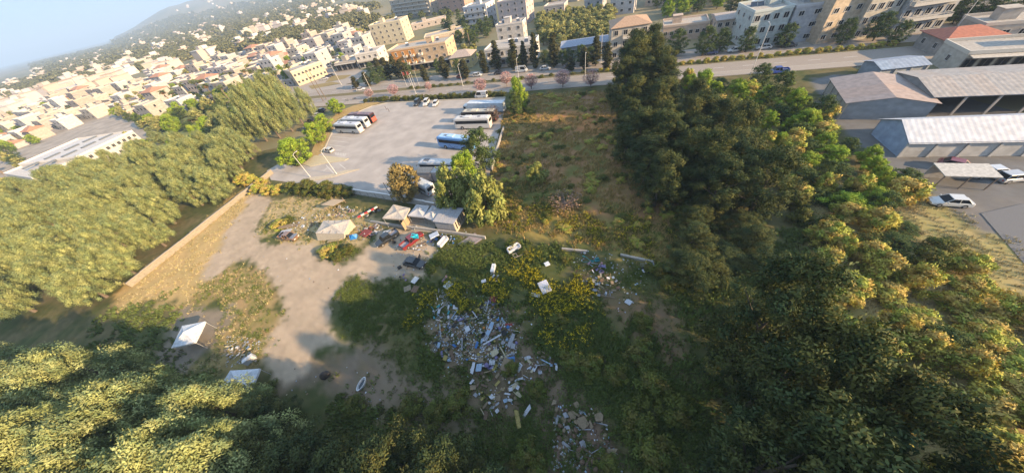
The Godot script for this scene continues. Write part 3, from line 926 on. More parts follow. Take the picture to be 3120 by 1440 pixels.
	for a in [[Vector3(-25.47, 7.00, -8.11), 10.5, 4.2], [Vector3(-20.18, 7.00, -6.62), 10.5, 4.2], [Vector3(-15.66, 7.00, -5.78), 10.5, 4.2], [Vector3(-11.31, 7.00, -3.84), 10.5, 4.2], [Vector3(-7.97, 7.00, -1.80), 10.5, 4.0], [Vector3(-29.79, 7.00, -8.92), 10.5, 4.2], [Vector3(-24.99, 9.00, -4.71), 13.5, 5.0], [Vector3(-16.66, 9.00, -2.70), 14.0, 5.0], [Vector3(-20.53, 9.00, -3.17), 14.0, 5.0], [Vector3(-12.54, 9.00, -1.11), 14.0, 5.0], [Vector3(-32.96, 5.00, -13.71), 7.5, 3.2]]:
		tree("dark", "evergreen_tree", "dark evergreen below the white bathtub and the bare dirt", Vector3(a[0].x, 0, a[0].z), a[1], a[2], "dark evergreens below the bare dirt")

	# the wood between the dry field and the sheds
	var wood := PackedVector2Array([Vector2(40.47, -81.82), Vector2(28.37, -50.06), Vector2(25.84, -37.37), Vector2(25.17, -28.51), Vector2(20.75, -19.57), Vector2(22.17, -13.38), Vector2(19.64, -9.17), Vector2(17.38, -5.49), Vector2(15.59, -2.22), Vector2(11.92, -0.11), Vector2(11.11, 2.47), Vector2(14.00, 2.95), Vector2(19.87, 1.34), Vector2(22.78, -1.85), Vector2(26.24, -6.26), Vector2(29.65, -11.24), Vector2(33.79, -17.45), Vector2(37.10, -23.80), Vector2(40.95, -33.44), Vector2(47.80, -48.22), Vector2(47.64, -59.96), Vector2(51.73, -82.10), Vector2(52.84, -97.46)])
	var k := 0
	for p in spots(wood, 4.4, 3200):
		var h := rng.randf_range(10.0, 13.5)
		var q: float = -0.56 * p.x + 0.83 * p.y
		if p.length() < 30.0:
			h = rng.randf_range(8.0, 11.0)
		if q > -29.5 and q < -4.0 and p.x > 14.0 and p.x < 22.5:
			h = rng.randf_range(17.5, 19.5)
		elif q > -30.0 and p.x >= 22.5:
			if rng.randf() < 0.35:
				continue
			h = rng.randf_range(3.5, 6.5)
		elif q > -42.0 and q < -30.0:
			h = rng.randf_range(3.5, 6.0)
		elif q > -84.0 and q < -76.0:
			h = rng.randf_range(3.5, 5.5)
		elif q < -86.0 and p.x < 52.0:
			h = rng.randf_range(13.0, 17.0)
		tree("wood" if k % 3 else "dark", "evergreen_tree", "dense dark evergreen in the wood between the dry field and the sheds", Vector3(p.x, 0, p.y), h, rng.randf_range(3.8, 5.4) * (0.75 if h < 7.0 else 1.0), "evergreens in the wood beside the dry field")
		k += 1
	# more of the wood behind the camera, towards the sun
	for p in spots(PackedVector2Array([Vector2(14, 5), Vector2(26, 3), Vector2(38, 16), Vector2(42, 34), Vector2(26, 36), Vector2(4, 22)]), 4.8, 600):
		tree("dark", "evergreen_tree", "dense dark evergreen in the wood behind the rubble", Vector3(p.x, 0, p.y), rng.randf_range(17.0, 21.0), rng.randf_range(4.4, 5.4), "evergreens in the wood behind the rubble")
	for p in spots(PackedVector2Array([Vector2(40.84, -84.89), Vector2(41.09, -76.69), Vector2(34.19, -51.67), Vector2(29.80, -34.62), Vector2(25.23, -24.18), Vector2(27.32, -24.20), Vector2(32.74, -35.44), Vector2(37.66, -54.59), Vector2(44.24, -77.23)]), 2.6, 400):
		tree("shrub", "edge_bush", "dark undergrowth bush at the foot of the wood beside the dry field", Vector3(p.x, 0, p.y), rng.randf_range(1.6, 3.6), rng.randf_range(1.5, 2.6), "undergrowth at the foot of the wood", "bush")
	# lower sunlit bushes towards the sheds
	var bushes := PackedVector2Array([Vector2(51.78, -38.00), Vector2(54.00, -30.49), Vector2(55.71, -26.09), Vector2(55.97, -21.22), Vector2(55.17, -15.00), Vector2(53.56, -9.38), Vector2(51.98, -4.27), Vector2(43.93, 2.38), Vector2(34.30, 8.03), Vector2(24.90, 6.55), Vector2(25.37, 1.88), Vector2(29.01, -1.92), Vector2(32.81, -7.28), Vector2(37.50, -14.06), Vector2(42.45, -21.83), Vector2(46.74, -29.73)])
	for p in spots(bushes, 2.7, 2500):
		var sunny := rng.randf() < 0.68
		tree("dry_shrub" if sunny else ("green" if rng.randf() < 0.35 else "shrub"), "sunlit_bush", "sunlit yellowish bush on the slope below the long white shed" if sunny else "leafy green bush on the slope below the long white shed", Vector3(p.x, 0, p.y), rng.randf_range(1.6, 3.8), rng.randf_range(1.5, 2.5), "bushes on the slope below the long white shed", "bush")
	for p in spots(PackedVector2Array([Vector2(60.37, -84.10), Vector2(66.03, -75.04), Vector2(73.78, -62.64), Vector2(70.54, -49.12), Vector2(65.02, -37.14), Vector2(65.01, -30.79), Vector2(62.53, -23.87), Vector2(53.56, -22.56), Vector2(49.12, -31.11), Vector2(52.39, -43.42), Vector2(57.20, -59.12), Vector2(56.16, -71.21)]), 3.0, 1500):
		var leafy := rng.randf()
		tree("bright" if leafy < 0.4 else ("green" if leafy < 0.75 else "dry_shrub"), "edge_bush", "light green bush between the wood and the sheds" if leafy < 0.4 else ("mid-green bush between the wood and the sheds" if leafy < 0.75 else "straw-coloured bush between the wood and the sheds"), Vector3(p.x, 0, p.y), rng.randf_range(2.2, 4.4), rng.randf_range(1.7, 2.8), "bushes between the wood and the sheds", "bush")
	for a in [["bright", Vector3(58.75, 0.00, -72.88), 7.0, 3.4], ["bright", Vector3(61.48, 0.00, -63.91), 6.0, 3.0], ["green", Vector3(68.20, 0.00, -59.70), 8.0, 3.2], ["bright", Vector3(68.54, 0.00, -55.40), 5.5, 2.8], ["green", Vector3(71.63, 0.00, -69.24), 6.5, 3.0], ["bright", Vector3(65.28, 0.00, -48.34), 4.5, 2.6], ["green", Vector3(69.24, 0.00, -49.49), 6.0, 2.6]]:
		tree(a[0], "garden_tree", "rounded sunlit tree at the edge of the wood beside the road", a[1], a[2], a[3], "rounded trees at the wood's edge by the road")

	# roadside: pink blossom, cypresses, street trees
	for a in [[Vector3(1.62, 0.00, -117.74), 5.0, 2.6], [Vector3(19.43, 0.00, -108.85), 5.0, 2.5], [Vector3(29.54, 0.00, -103.71), 5.4, 2.8], [Vector3(37.27, 0.00, -97.40), 5.4, 2.8], [Vector3(-35.31, 0.00, -139.28), 4.6, 2.6], [Vector3(11.72, 0.00, -118.28), 5.0, 2.5], [Vector3(-19.57, 0.00, -134.26), 3.6, 1.6], [Vector3(-47.49, 0.00, -145.00), 3.6, 2.2]]:
		tree("blossom", "blossom_tree", "bare-branched tree with dusty pink blossom on the footway by the main road", a[0], a[1], a[2], "pink blossom trees along the main road")
	for a in [[Vector3(5.59, 0.00, -141.13), 8.0, 1.5], [Vector3(11.48, 0.00, -140.38), 10.5, 1.5], [Vector3(17.95, 0.00, -134.95), 10.5, 1.5], [Vector3(22.18, 0.00, -134.42), 9.0, 1.2], [Vector3(26.15, 0.00, -131.03), 11.5, 1.5], [Vector3(32.76, 0.00, -126.86), 11.0, 1.7], [Vector3(41.59, 0.00, -116.02), 7.0, 1.3], [Vector3(46.57, 0.00, -117.28), 9.0, 1.4], [Vector3(48.08, 0.00, -110.53), 8.0, 1.4], [Vector3(37.19, 0.00, -118.35), 4.5, 1.2], [Vector3(-21.78, 0.00, -150.66), 6.0, 1.4], [Vector3(-12.34, 0.00, -147.38), 8.0, 1.7], [Vector3(-3.47, 0.00, -139.46), 7.0, 1.7], [Vector3(-52.17, 0.00, -165.31), 6.0, 1.5], [Vector3(-58.44, 0.00, -166.78), 5.0, 1.4], [Vector3(-37.21, 0.00, -168.01), 9.0, 1.7], [Vector3(-41.68, 0.00, -169.26), 9.0, 1.9], [Vector3(-33.05, 0.00, -162.53), 8.0, 1.7], [Vector3(-47.48, 0.00, -178.48), 8.0, 1.5]]:
		tree("cypress", "cypress_tree", "dark narrow cypress on the footway in front of the buildings", a[0], a[1] * 1.08, a[2] * 1.35, "cypresses along the main road")
	for a in [["green", Vector3(17.39, 0.00, -140.10), 5.0, 2.4], ["green", Vector3(10.00, 0.00, -146.47), 4.0, 2.2], ["green", Vector3(21.65, 0.00, -139.08), 4.5, 2.4], ["green", Vector3(30.66, 0.00, -133.81), 5.0, 2.8], ["green", Vector3(32.41, 0.00, -129.67), 4.0, 2.2], ["green", Vector3(39.44, 0.00, -127.55), 5.0, 2.6], ["green", Vector3(46.19, 0.00, -121.50), 5.5, 2.8], ["green", Vector3(-15.58, 0.00, -158.50), 6.0, 2.6], ["green", Vector3(-6.08, 0.00, -149.11), 6.0, 2.6], ["green", Vector3(-30.95, 0.00, -165.30), 6.0, 2.4], ["green", Vector3(-44.15, 0.00, -168.38), 6.5, 3.0], ["green", Vector3(-53.28, 0.00, -185.58), 6.0, 2.8], ["olive", Vector3(2.87, 0.00, -174.95), 5.0, 3.0], ["olive", Vector3(-0.98, 0.00, -186.15), 4.0, 3.0], ["green", Vector3(42.74, 0.00, -123.08), 6.5, 3.2], ["green", Vector3(36.30, 0.00, -126.27), 5.5, 2.8], ["green", Vector3(72.72, 0.00, -107.71), 8.0, 3.6], ["green", Vector3(78.70, 0.00, -101.96), 8.5, 3.6], ["green", Vector3(84.14, 0.00, -101.38), 7.0, 3.2], ["green", Vector3(89.84, 0.00, -96.64), 7.0, 3.0], ["green", Vector3(99.24, 0.00, -93.16), 6.5, 3.0], ["green", Vector3(111.04, 0.00, -85.28), 6.5, 2.8], ["green", Vector3(118.02, 0.00, -82.23), 7.0, 3.2], ["green", Vector3(118.39, 0.00, -77.26), 5.5, 2.6], ["green", Vector3(-48.03, 0.00, -165.91), 5.5, 3.0], ["green", Vector3(-64.88, 0.00, -214.77), 5.0, 3.0], ["green", Vector3(-82.85, 0.00, -218.78), 5.0, 2.6], ["bright", Vector3(1.36, 0.00, -166.14), 5.0, 3.0], ["green", Vector3(140.06, 0.00, -80.63), 7.0, 3.4], ["green", Vector3(144.23, 0.00, -76.44), 7.0, 3.4], ["green", Vector3(148.30, 0.00, -73.96), 7.0, 3.4]]:
		tree(a[0], "street_tree", "leafy green street tree in front of the buildings by the main road", a[1], a[2], a[3], "street trees in front of the buildings")
	# grove and gardens behind the first row of buildings
	for p in spots(PackedVector2Array([Vector2(36.65, -164.08), Vector2(42.46, -154.92), Vector2(65.88, -146.39), Vector2(86.26, -196.88), Vector2(49.45, -225.27)]), 3.7, 700):
		tree("olive", "olive_tree", "round grey-green olive tree in the grove behind the roadside shed", Vector3(p.x, 0, p.y), rng.randf_range(4.0, 6.0), rng.randf_range(2.4, 3.3), "olive grove behind the roadside shed")
	for p in spots(PackedVector2Array([Vector2(93.80, -160.53), Vector2(122.81, -139.89), Vector2(157.40, -178.14), Vector2(126.20, -220.85)]), 6.0, 200):
		tree("green" if rng.randf() < 0.6 else "bright", "garden_tree", "leafy garden tree behind the long low cream building", Vector3(p.x, 0, p.y), rng.randf_range(6.0, 10.0), rng.randf_range(3.0, 4.4), "garden trees behind the long low cream building")
	for p in spots(PackedVector2Array([Vector2(-14.55, -275.70), Vector2(4.03, -280.38), Vector2(29.98, -257.72), Vector2(18.16, -220.89), Vector2(7.19, -194.09), Vector2(-4.00, -206.06)]), 6.0, 200):
		tree("green", "garden_tree", "dark leafy garden tree behind the white terrace house", Vector3(p.x, 0, p.y), rng.randf_range(5.0, 8.0), rng.randf_range(2.6, 3.8), "garden trees behind the white terrace house")
	# gardens of the low town
	for p in spots(PackedVector2Array([Vector2(-70.99, -223.30), Vector2(-91.52, -233.94), Vector2(-107.16, -212.19), Vector2(-108.76, -193.34), Vector2(-131.97, -209.47), Vector2(-144.77, -202.66), Vector2(-160.19, -195.26), Vector2(-177.97, -192.89), Vector2(-184.54, -186.36), Vector2(-252.27, -246.95), Vector2(-278.90, -247.44), Vector2(-286.65, -227.24), Vector2(-295.43, -211.52), Vector2(-458.43, -355.56), Vector2(-398.51, -379.61), Vector2(-327.55, -392.21), Vector2(-264.67, -383.14), Vector2(-197.74, -374.95), Vector2(-154.98, -391.56), Vector2(-100.05, -369.46), Vector2(-71.80, -304.05)]), 12.0, 1200).slice(0, 150):
		tree(["green", "olive", "olive", "bright"][rng.randi() % 4], "garden_tree", "small garden tree between the houses of the low town", Vector3(p.x, 0, p.y), rng.randf_range(4.0, 7.5), rng.randf_range(2.4, 4.0), "garden trees of the low town")
	for p in spots(PackedVector2Array([Vector2(-169.61, -164.62), Vector2(-169.37, -197.35), Vector2(-130.27, -190.10), Vector2(-104.25, -155.18), Vector2(-104.35, -134.10), Vector2(-121.27, -133.59), Vector2(-137.15, -129.87), Vector2(-151.20, -123.35), Vector2(-172.81, -114.41), Vector2(-217.52, -136.24), Vector2(-199.55, -142.80), Vector2(-186.27, -149.67), Vector2(-167.81, -160.14)]), 7.5, 500).slice(0, 46):
		tree(["green", "olive", "feather", "bright"][rng.randi() % 4], "garden_tree", "leafy tree between the large white hall and the tree belt", Vector3(p.x, 0, p.y), rng.randf_range(3.5, 7.0), rng.randf_range(2.2, 4.0), "leafy trees beside the large white hall")
	for q in [[PackedVector2Array([Vector2(-198.24, -201.66), Vector2(-176.13, -207.53), Vector2(-150.60, -213.31), Vector2(-131.01, -211.83), Vector2(-108.77, -168.40), Vector2(-139.11, -167.29), Vector2(-166.32, -164.73)]), 34], [PackedVector2Array([Vector2(-324.35, -225.41), Vector2(-297.73, -237.98), Vector2(-240.35, -185.06), Vector2(-231.45, -163.91), Vector2(-244.02, -157.43)]), 14]]:
		for p in spots(q[0], 6.0, 400).slice(0, q[1]):
			tree(["green", "olive", "feather", "bright", "palm"][rng.randi() % 5], "garden_tree", "leafy tree beside the flat roofs of the large white hall", Vector3(p.x, 0, p.y), rng.randf_range(4.0, 8.0), rng.randf_range(2.4, 4.2), "trees round the large white hall")
	# palms
	for a in [Vector3(3.92, 0.00, -189.14), Vector3(27.83, 0.00, -180.12), Vector3(-119.91, 0.00, -215.17), Vector3(-111.72, 0.00, -205.40), Vector3(-128.78, 0.00, -225.75), Vector3(-135.96, 0.00, -226.98), Vector3(-148.16, 0.00, -243.15), Vector3(-143.77, 0.00, -224.01), Vector3(-106.14, 0.00, -209.46), Vector3(-161.12, 0.00, -245.50), Vector3(-169.00, 0.00, -246.92), Vector3(-176.71, 0.00, -235.94), Vector3(-166.14, 0.00, -223.73), Vector3(-186.97, 0.00, -237.71), Vector3(-153.94, 0.00, -215.55), Vector3(-141.03, 0.00, -201.31), Vector3(-155.05, 0.00, -209.37), Vector3(-138.44, 0.00, -204.03), Vector3(-190.16, 0.00, -228.66), Vector3(-193.46, 0.00, -223.74)]:
		tree("palm", "palm_tree", "tall palm with golden dead fronds among the low town houses", a + Vector3(jit(2), 0, jit(2)), rng.randf_range(8.5, 11.5), rng.randf_range(2.6, 3.3), "palms among the town houses")
	# hedges and shrubs
	for a in [[Vector3(-56.11, 0.00, -75.33), 2.6, 2.3], [Vector3(-52.54, 0.00, -73.26), 2.8, 2.5], [Vector3(-49.20, 0.00, -71.61), 3.0, 2.6], [Vector3(-45.97, 0.00, -70.01), 3.0, 2.6], [Vector3(-43.12, 0.00, -68.87), 2.8, 2.4], [Vector3(-40.43, 0.00, -67.79), 2.4, 2.2], [Vector3(-37.91, 0.00, -66.49), 2.0, 1.9], [Vector3(-51.80, 0.00, -75.18), 2.4, 2.2], [Vector3(-45.67, 0.00, -72.03), 2.2, 2.0]]:
		tree("shrub", "ivy_bush", "dark glossy bush in the row between the coach park entrance and the camp", a[0], a[1], a[2], "dark bushes by the coach park entrance", "bush")
	for a in [[Vector3(-73.81, 0.00, -86.34), 2.4, 2.4], [Vector3(-68.99, 0.00, -80.54), 2.2, 2.2], [Vector3(-64.83, 0.00, -77.88), 2.0, 2.0], [Vector3(-77.11, 0.00, -87.72), 2.8, 2.6], [Vector3(-61.49, 0.00, -76.86), 1.8, 2.0], [Vector3(-69.94, 0.00, -84.73), 1.8, 1.8]]:
		tree("dry_shrub", "scrub_bush", "straggly grey-green bush where the track meets the coach park", a[0], a[1], a[2], "straggly bushes at the top of the track", "bush")
	for q in 30:
		var t := q / 29.0
		var p := Vector3(-48.20, 0.00, -140.87).lerp(Vector3(8.56, 0.00, -110.00), t) if t < 0.72 else Vector3(-48.20, 0.00, -140.87).lerp(Vector3(8.56, 0.00, -110.00), t)
		tree("shrub", "hedge_bush", "clipped dark bush of the hedge between the coach park and the footway", p + Vector3(jit(0.4), 0, jit(0.4)), rng.randf_range(1.2, 1.9), rng.randf_range(1.3, 1.7), "hedge between the coach park and the footway", "bush")
	for q in 34:
		var p := road_point(22.0 + q * 2.4, jit(0.5))
		tree("dry_shrub", "median_bush", "low golden bush planted on the road median", p, rng.randf_range(0.9, 1.5), rng.randf_range(0.9, 1.3), "low bushes on the road median", "bush")
	for q in 20:
		var p := road_point(-60.0 + q * 4.0, jit(0.6))
		tree("shrub", "median_bush", "low dark bush planted on the road median", p, rng.randf_range(0.7, 1.1), rng.randf_range(0.8, 1.4), "low dark bushes on the road median", "bush")
	# weeds tall enough to stand out in the rubbish lot
	for a in [[Vector3(-0.44, 0.00, -35.25), 2.0, 2.2], [Vector3(1.57, 0.00, -33.14), 1.6, 1.8], [Vector3(3.51, 0.00, -19.14), 1.8, 2.0], [Vector3(3.62, 0.00, -13.52), 2.0, 2.4], [Vector3(-1.27, 0.00, -11.06), 1.6, 1.8], [Vector3(-11.10, 0.00, -11.70), 2.2, 2.6], [Vector3(-4.05, 0.00, -14.04), 1.6, 1.8], [Vector3(5.72, 0.00, -12.21), 2.4, 2.6], [Vector3(12.09, 0.00, -12.36), 3.0, 3.0], [Vector3(11.77, 0.00, -8.57), 3.0, 3.0], [Vector3(8.31, 0.00, -10.45), 2.4, 2.4], [Vector3(8.40, 0.00, -5.63), 3.2, 3.2], [Vector3(8.80, 0.00, -2.95), 3.4, 3.2], [Vector3(12.80, 0.00, -5.67), 3.4, 3.0], [Vector3(-14.00, 0.00, -11.22), 2.0, 2.4], [Vector3(-17.39, 0.00, -12.29), 2.2, 2.6], [Vector3(14.28, 0.00, -15.86), 2.2, 2.4], [Vector3(20.26, 0.00, -20.04), 3.0, 2.6], [Vector3(-4.12, 0.00, -5.12), 2.4, 2.4], [Vector3(-25.00, 0.00, -14.25), 2.0, 2.4], [Vector3(-3.05, 0.00, -3.58), 2.4, 2.2], [Vector3(3.94, 0.00, -2.79), 2.0, 2.0], [Vector3(7.66, 0.00, -29.68), 1.4, 1.6], [Vector3(20.00, 0.00, -23.15), 2.6, 2.4], [Vector3(-44.25, 0.00, -20.89), 2.0, 2.2], [Vector3(-38.58, 0.00, -19.20), 2.0, 2.2]]:
		tree("shrub", "weed_bush", "dark green weed bush growing beside the dumped rubbish", a[0], a[1] * 0.6, a[2] * 0.7, "weed bushes in the rubbish lot", "bush")
	for a in [[Vector3(-37.86, 0.00, -45.76), 1.3, 2.2], [Vector3(-35.23, 0.00, -43.82), 1.2, 1.8], [Vector3(-54.25, 0.00, -59.71), 1.3, 2.4], [Vector3(-52.18, 0.00, -60.68), 1.2, 2.0], [Vector3(-33.50, 0.00, -45.10), 1.2, 1.8]]:
		tree("dry_shrub" if a[1] > 1.25 else "shrub", "weed_bush", "low yellow-green weeds beside the tarpaulin hut", a[0], a[1], a[2], "yellow-green weeds beside the tarpaulin hut", "bush")

	for p in spots(field, 1.3, 1100):
		var tall := rng.randf()
		if noise_a.get_noise_2d(p.x * 1.1, p.y * 1.1) < 0.08:
			continue
		tree("dry_shrub" if tall < 0.5 else "shrub", "field_weed", "straw-coloured weed clump in the dry field" if tall < 0.5 else "green weed clump in the dry field", Vector3(p.x, 0, p.y), rng.randf_range(0.3, 1.0), rng.randf_range(0.4, 1.5), "weed clumps of the dry field", "weed")
	# woods and groves far off in the plain, too many to count
	far_wood(PackedVector2Array([Vector2(-592.08, -473.67), Vector2(-640.60, -570.38), Vector2(-450.71, -510.58), Vector2(-321.90, -478.90), Vector2(-246.83, -465.87), Vector2(-204.60, -500.86), Vector2(-261.72, -615.49), Vector2(-421.78, -708.59), Vector2(-646.29, -772.67), Vector2(-1075.14, -975.26), Vector2(-998.76, -833.05)]), 3400, "wood of grey-green trees beyond the low town", "olive", 1.5)
	far_wood(PackedVector2Array([Vector2(-216.19, -416.20), Vector2(-137.04, -379.46), Vector2(-62.23, -366.06), Vector2(-73.49, -537.11), Vector2(-332.78, -1038.06), Vector2(-417.71, -939.55)]), 1100, "groves and gardens between the houses below the hills", "olive", 1.4)
	far_wood(PackedVector2Array([Vector2(-49.92, -379.41), Vector2(5.78, -313.17), Vector2(45.73, -306.76), Vector2(75.47, -269.99), Vector2(111.19, -235.39), Vector2(126.00, -279.73), Vector2(66.23, -621.51), Vector2(-71.38, -621.64)]), 260, "trees between the apartment blocks", "green", 0.9)
	var hill := PackedVector2Array()
	for a in [[-48.0, 900.0], [-20.0, 900.0], [-12.0, 2600.0], [-47.0, 4600.0]]:
		hill.append(Vector2(sin(deg_to_rad(a[0])), -cos(deg_to_rad(a[0]))) * a[1])
	far_wood(hill, 4200, "scattered trees and groves on the far slopes", "olive", 2.2)


func far_wood(poly: PackedVector2Array, count: int, label: String, kind: String, size: float) -> void:
	var lo := Vector2(1e9, 1e9)
	var hi := -lo
	for p in poly:
		lo = lo.min(p)
		hi = hi.max(p)
	if not shared.has("far_" + kind):
		shared["far_" + kind] = crown_mesh({"height": 5.0, "radius": 2.6, "bottom": 0.02, "clumps": 26, "leaves": 26, "leaf": 0.7, "clump": 0.95, "shape": "round", "colors": [Color(0.165, 0.165, 0.075), Color(0.14, 0.145, 0.065), Color(0.19, 0.18, 0.085)] if kind == "olive" else [Color(0.070, 0.085, 0.025), Color(0.085, 0.10, 0.03)]})
	var mm := MultiMesh.new()
	mm.transform_format = MultiMesh.TRANSFORM_3D
	mm.mesh = shared["far_" + kind]
	var put := []
	var tries := 0
	while put.size() < count and tries < count * 6:
		tries += 1
		var p := Vector2(rng.randf_range(lo.x, hi.x), rng.randf_range(lo.y, hi.y))
		if not inside(p, poly) or noise_a.get_noise_2d(p.x * 0.06, p.y * 0.06) < -0.12:
			continue
		var k := size * rng.randf_range(0.7, 1.5)
		put.append(Transform3D(Basis(Vector3.UP, rng.randf() * TAU).scaled_local(Vector3(k * 1.15, k * 0.8, k * 1.15)), Vector3(p.x, hill_height(p.x, p.y) - 0.3, p.y)))
	mm.instance_count = put.size()
	for k in put.size():
		mm.set_instance_transform(k, put[k])
	var o := MultiMeshInstance3D.new()
	o.name = numbered("woodland")
	o.multimesh = mm
	o.material_override = vertex_mat(0.85, "", 0.2, 0.2)
	add_child(o)
	tag(o, label, "woodland", "", "stuff")


# ------------------------------------------------------------------ buildings

func window_mesh() -> Array:
	if not shared.has("window"):
		var f := Shape.new()      # frame, 1 x 1, facing +z
		for b in [[Vector3(0, 0.46, 0.03), Vector3(1.0, 0.08, 0.10)], [Vector3(0, -0.46, 0.05), Vector3(1.1, 0.08, 0.16)], [Vector3(-0.46, 0, 0.03), Vector3(0.08, 0.84, 0.10)], [Vector3(0.46, 0, 0.03), Vector3(0.08, 0.84, 0.10)], [Vector3(0, 0, 0.025), Vector3(0.05, 0.84, 0.06)]]:
			f.box(b[0], b[1])
		var g := Shape.new()
		g.box(Vector3(0, 0, 0.0), Vector3(0.84, 0.84, 0.03))
		shared.window = [f.done(), g.done()]
	return shared.window


func window(parent: Node, at: Vector3, w: float, h: float, turn: float, frame: Material, panes := true) -> void:
	var bs := Basis(Vector3.UP, turn)
	var m := window_mesh()
	var o := piece("window", m[0], frame, parent, at, bs * Basis.from_scale(Vector3(w, h, 1)))
	if panes:
		piece("pane", m[1], glass(), o)
	else:
		o.mesh = m[1]
		o.material_override = glass()


# Local frame: facade along x, front faces +z, base at y 0, centre of the front at the origin, depth towards -z.
# opt: wall, storeys, storey, front (windows per storey), side, balcony [storeys], roof ("flat", "hip", "gable"), roof_color, shop, heater, detail
func building(called: String, label: String, a: Vector3, b: Vector3, depth: float, opt: Dictionary, group := "") -> Node3D:
	var mid := (a + b) * 0.5
	var w := a.distance_to(b)
	var o := thing(called, label, "building", Vector3(mid.x, opt.get("y", 0.0), mid.z), turn_of(a, b), group)
	var st: int = opt.storeys
	var sh: float = opt.get("storey", 3.1)
	var h := st * sh
	var wc: Color = opt.wall
	var wall := mat(wc.r * 0.86, wc.g * 0.86, wc.b * 0.86, 0.9, "blotch", 0.13)
	var trim := mat(minf(wc.r * 1.15, 0.8), minf(wc.g * 1.15, 0.8), minf(wc.b * 1.15, 0.8), 0.9, "grain", 0.3)
	var s := Shape.new()
	s.box(Vector3(0, h * 0.5 - 0.2, -depth * 0.5), Vector3(w, h + 0.4, depth))
	piece("wall", s.done(), wall, o)
	var rc: Color = opt.get("roof_color", Color(0.40, 0.36, 0.31))
	var roof_m := mat(rc.r, rc.g, rc.b, 0.92, "blotch", 0.2)
	var kind: String = opt.get("roof", "flat")
	if kind == "flat":
		var r := Shape.new()
		r.box(Vector3(0, h + 0.06, -depth * 0.5), Vector3(w - 0.3, 0.12, depth - 0.3))
		piece("roof", r.done(), roof_m, o)
		var p := Shape.new()
		p.box(Vector3(0, h + 0.35, 0.02), Vector3(w + 0.1, 0.72, 0.2))
		p.box(Vector3(0, h + 0.35, -depth - 0.02), Vector3(w + 0.1, 0.72, 0.2))
		p.box(Vector3(-w * 0.5, h + 0.352, -depth * 0.5), Vector3(0.2, 0.72, depth - 0.16))
		p.box(Vector3(w * 0.5, h + 0.352, -depth * 0.5), Vector3(0.2, 0.72, depth - 0.16))
		piece("parapet", p.done(), trim, o)
		if opt.get("hut", rng.randf() < 0.6):
			var hx := jit(w * 0.25)
			var q := Shape.new()
			q.box(Vector3(hx, h + 1.3, -depth * 0.55), Vector3(minf(3.2, w * 0.4), 2.4, minf(3.0, depth * 0.5)))
			q.box(Vector3(hx, h + 2.55, -depth * 0.55), Vector3(minf(3.6, w * 0.45), 0.14, minf(3.4, depth * 0.56)))
			piece("roof_hut", q.done(), wall, o)
	else:
		var e := 0.5
		var rise: float = opt.get("rise", 1.8)
		var hip := minf(depth, w) * 0.42 if kind == "hip" else 0.0
		var r := Shape.new()
		var z0 := e
		var z1 := -depth - e
		var x0 := -w * 0.5 - e
		var x1 := w * 0.5 + e
		var zm := -depth * 0.5
		var c := [Vector3(x0, h, z0), Vector3(x1, h, z0), Vector3(x1, h, z1), Vector3(x0, h, z1)]
		var ra := Vector3(x0 + hip, h + rise, zm)
		var rb := Vector3(x1 - hip, h + rise, zm)
		r.quad(c[0], c[1], rb, ra)
		r.quad(c[2], c[3], ra, rb)
		r.tri(c[1], c[2], rb)
		r.tri(c[3], c[0], ra)
		r.box(Vector3(0, h - 0.06, zm), Vector3(w + 2.0 * e, 0.12, depth + 2.0 * e))
		piece("roof", r.done(), roof_m, o)
	var frame := mat(0.55, 0.52, 0.48, 0.6, "grain", 0.5)
	var detail: bool = opt.get("detail", true)
	var nf: int = opt.get("front", 4)
	var ns: int = opt.get("side", 2)
	for k in st:
		var y := k * sh + sh * 0.52
		var ground: bool = k == 0 and opt.get("shop", false)
		for j in nf:
			var x := w * ((j + 0.5) / nf - 0.5)
			if ground:
				window(o, Vector3(x, sh * 0.42, 0.015), w / nf * 0.78, sh * 0.74, 0.0, mat(0.10, 0.09, 0.08, 0.6), detail)
			elif opt.get("skip", -1) != j:
				window(o, Vector3(x, y, 0.015), minf(1.5, w / nf * 0.6), 1.7 if opt.get("tall", false) else 1.35, 0.0, frame, detail)
		for j in ns:
			var z := -depth * (j + 0.5) / ns
			for sg in opt.get("sides", [-1.0, 1.0]):
				window(o, Vector3(sg * (w * 0.5 + 0.015), y, z), 1.1, 1.3, PI * 0.5 * sg, frame, detail)
	for k in opt.get("balcony", []):
		var y: float = k * sh
		var bm := mat(0.62, 0.58, 0.52, 0.85, "grain", 0.3)
		for q in opt.get("bays", [[0.0, w * 0.9]]):
			bar("balcony", o, Vector3(q[0], y + 0.08, 0.72), Vector3(q[1], 0.18, 1.44), bm)
			var rail := Shape.new()
			rail.box(Vector3(q[0], y + 1.05, 1.38), Vector3(q[1], 0.07, 0.07))
			rail.box(Vector3(q[0], y + 0.42, 1.38), Vector3(q[1], 0.5, 0.05))
			for n in int(q[1] / 1.2) + 1:
				rail.box(Vector3(q[0] - q[1] * 0.5 + 0.06 + n * 1.2, y + 0.6, 1.38), Vector3(0.06, 0.95, 0.06))
			for sg in [-1.0, 1.0]:
				rail.box(Vector3(q[0] + sg * (q[1] * 0.5 - 0.04), y + 0.62, 0.7), Vector3(0.06, 0.85, 1.3))
			piece("railing", rail.done(), bm, o)
	if opt.get("shop", false):
		bar("awning", o, Vector3(0, sh * 0.93, 0.8), Vector3(w * 0.96, 0.12, 1.6), mat(0.50, 0.45, 0.38, 0.9, "blotch", 0.3), Basis(Vector3.RIGHT, 0.12))
	for k in opt.get("heater", 0):
		heater(o, Vector3(jit(w * 0.35), h + 0.1, -depth * rng.randf_range(0.3, 0.8)))
	return o


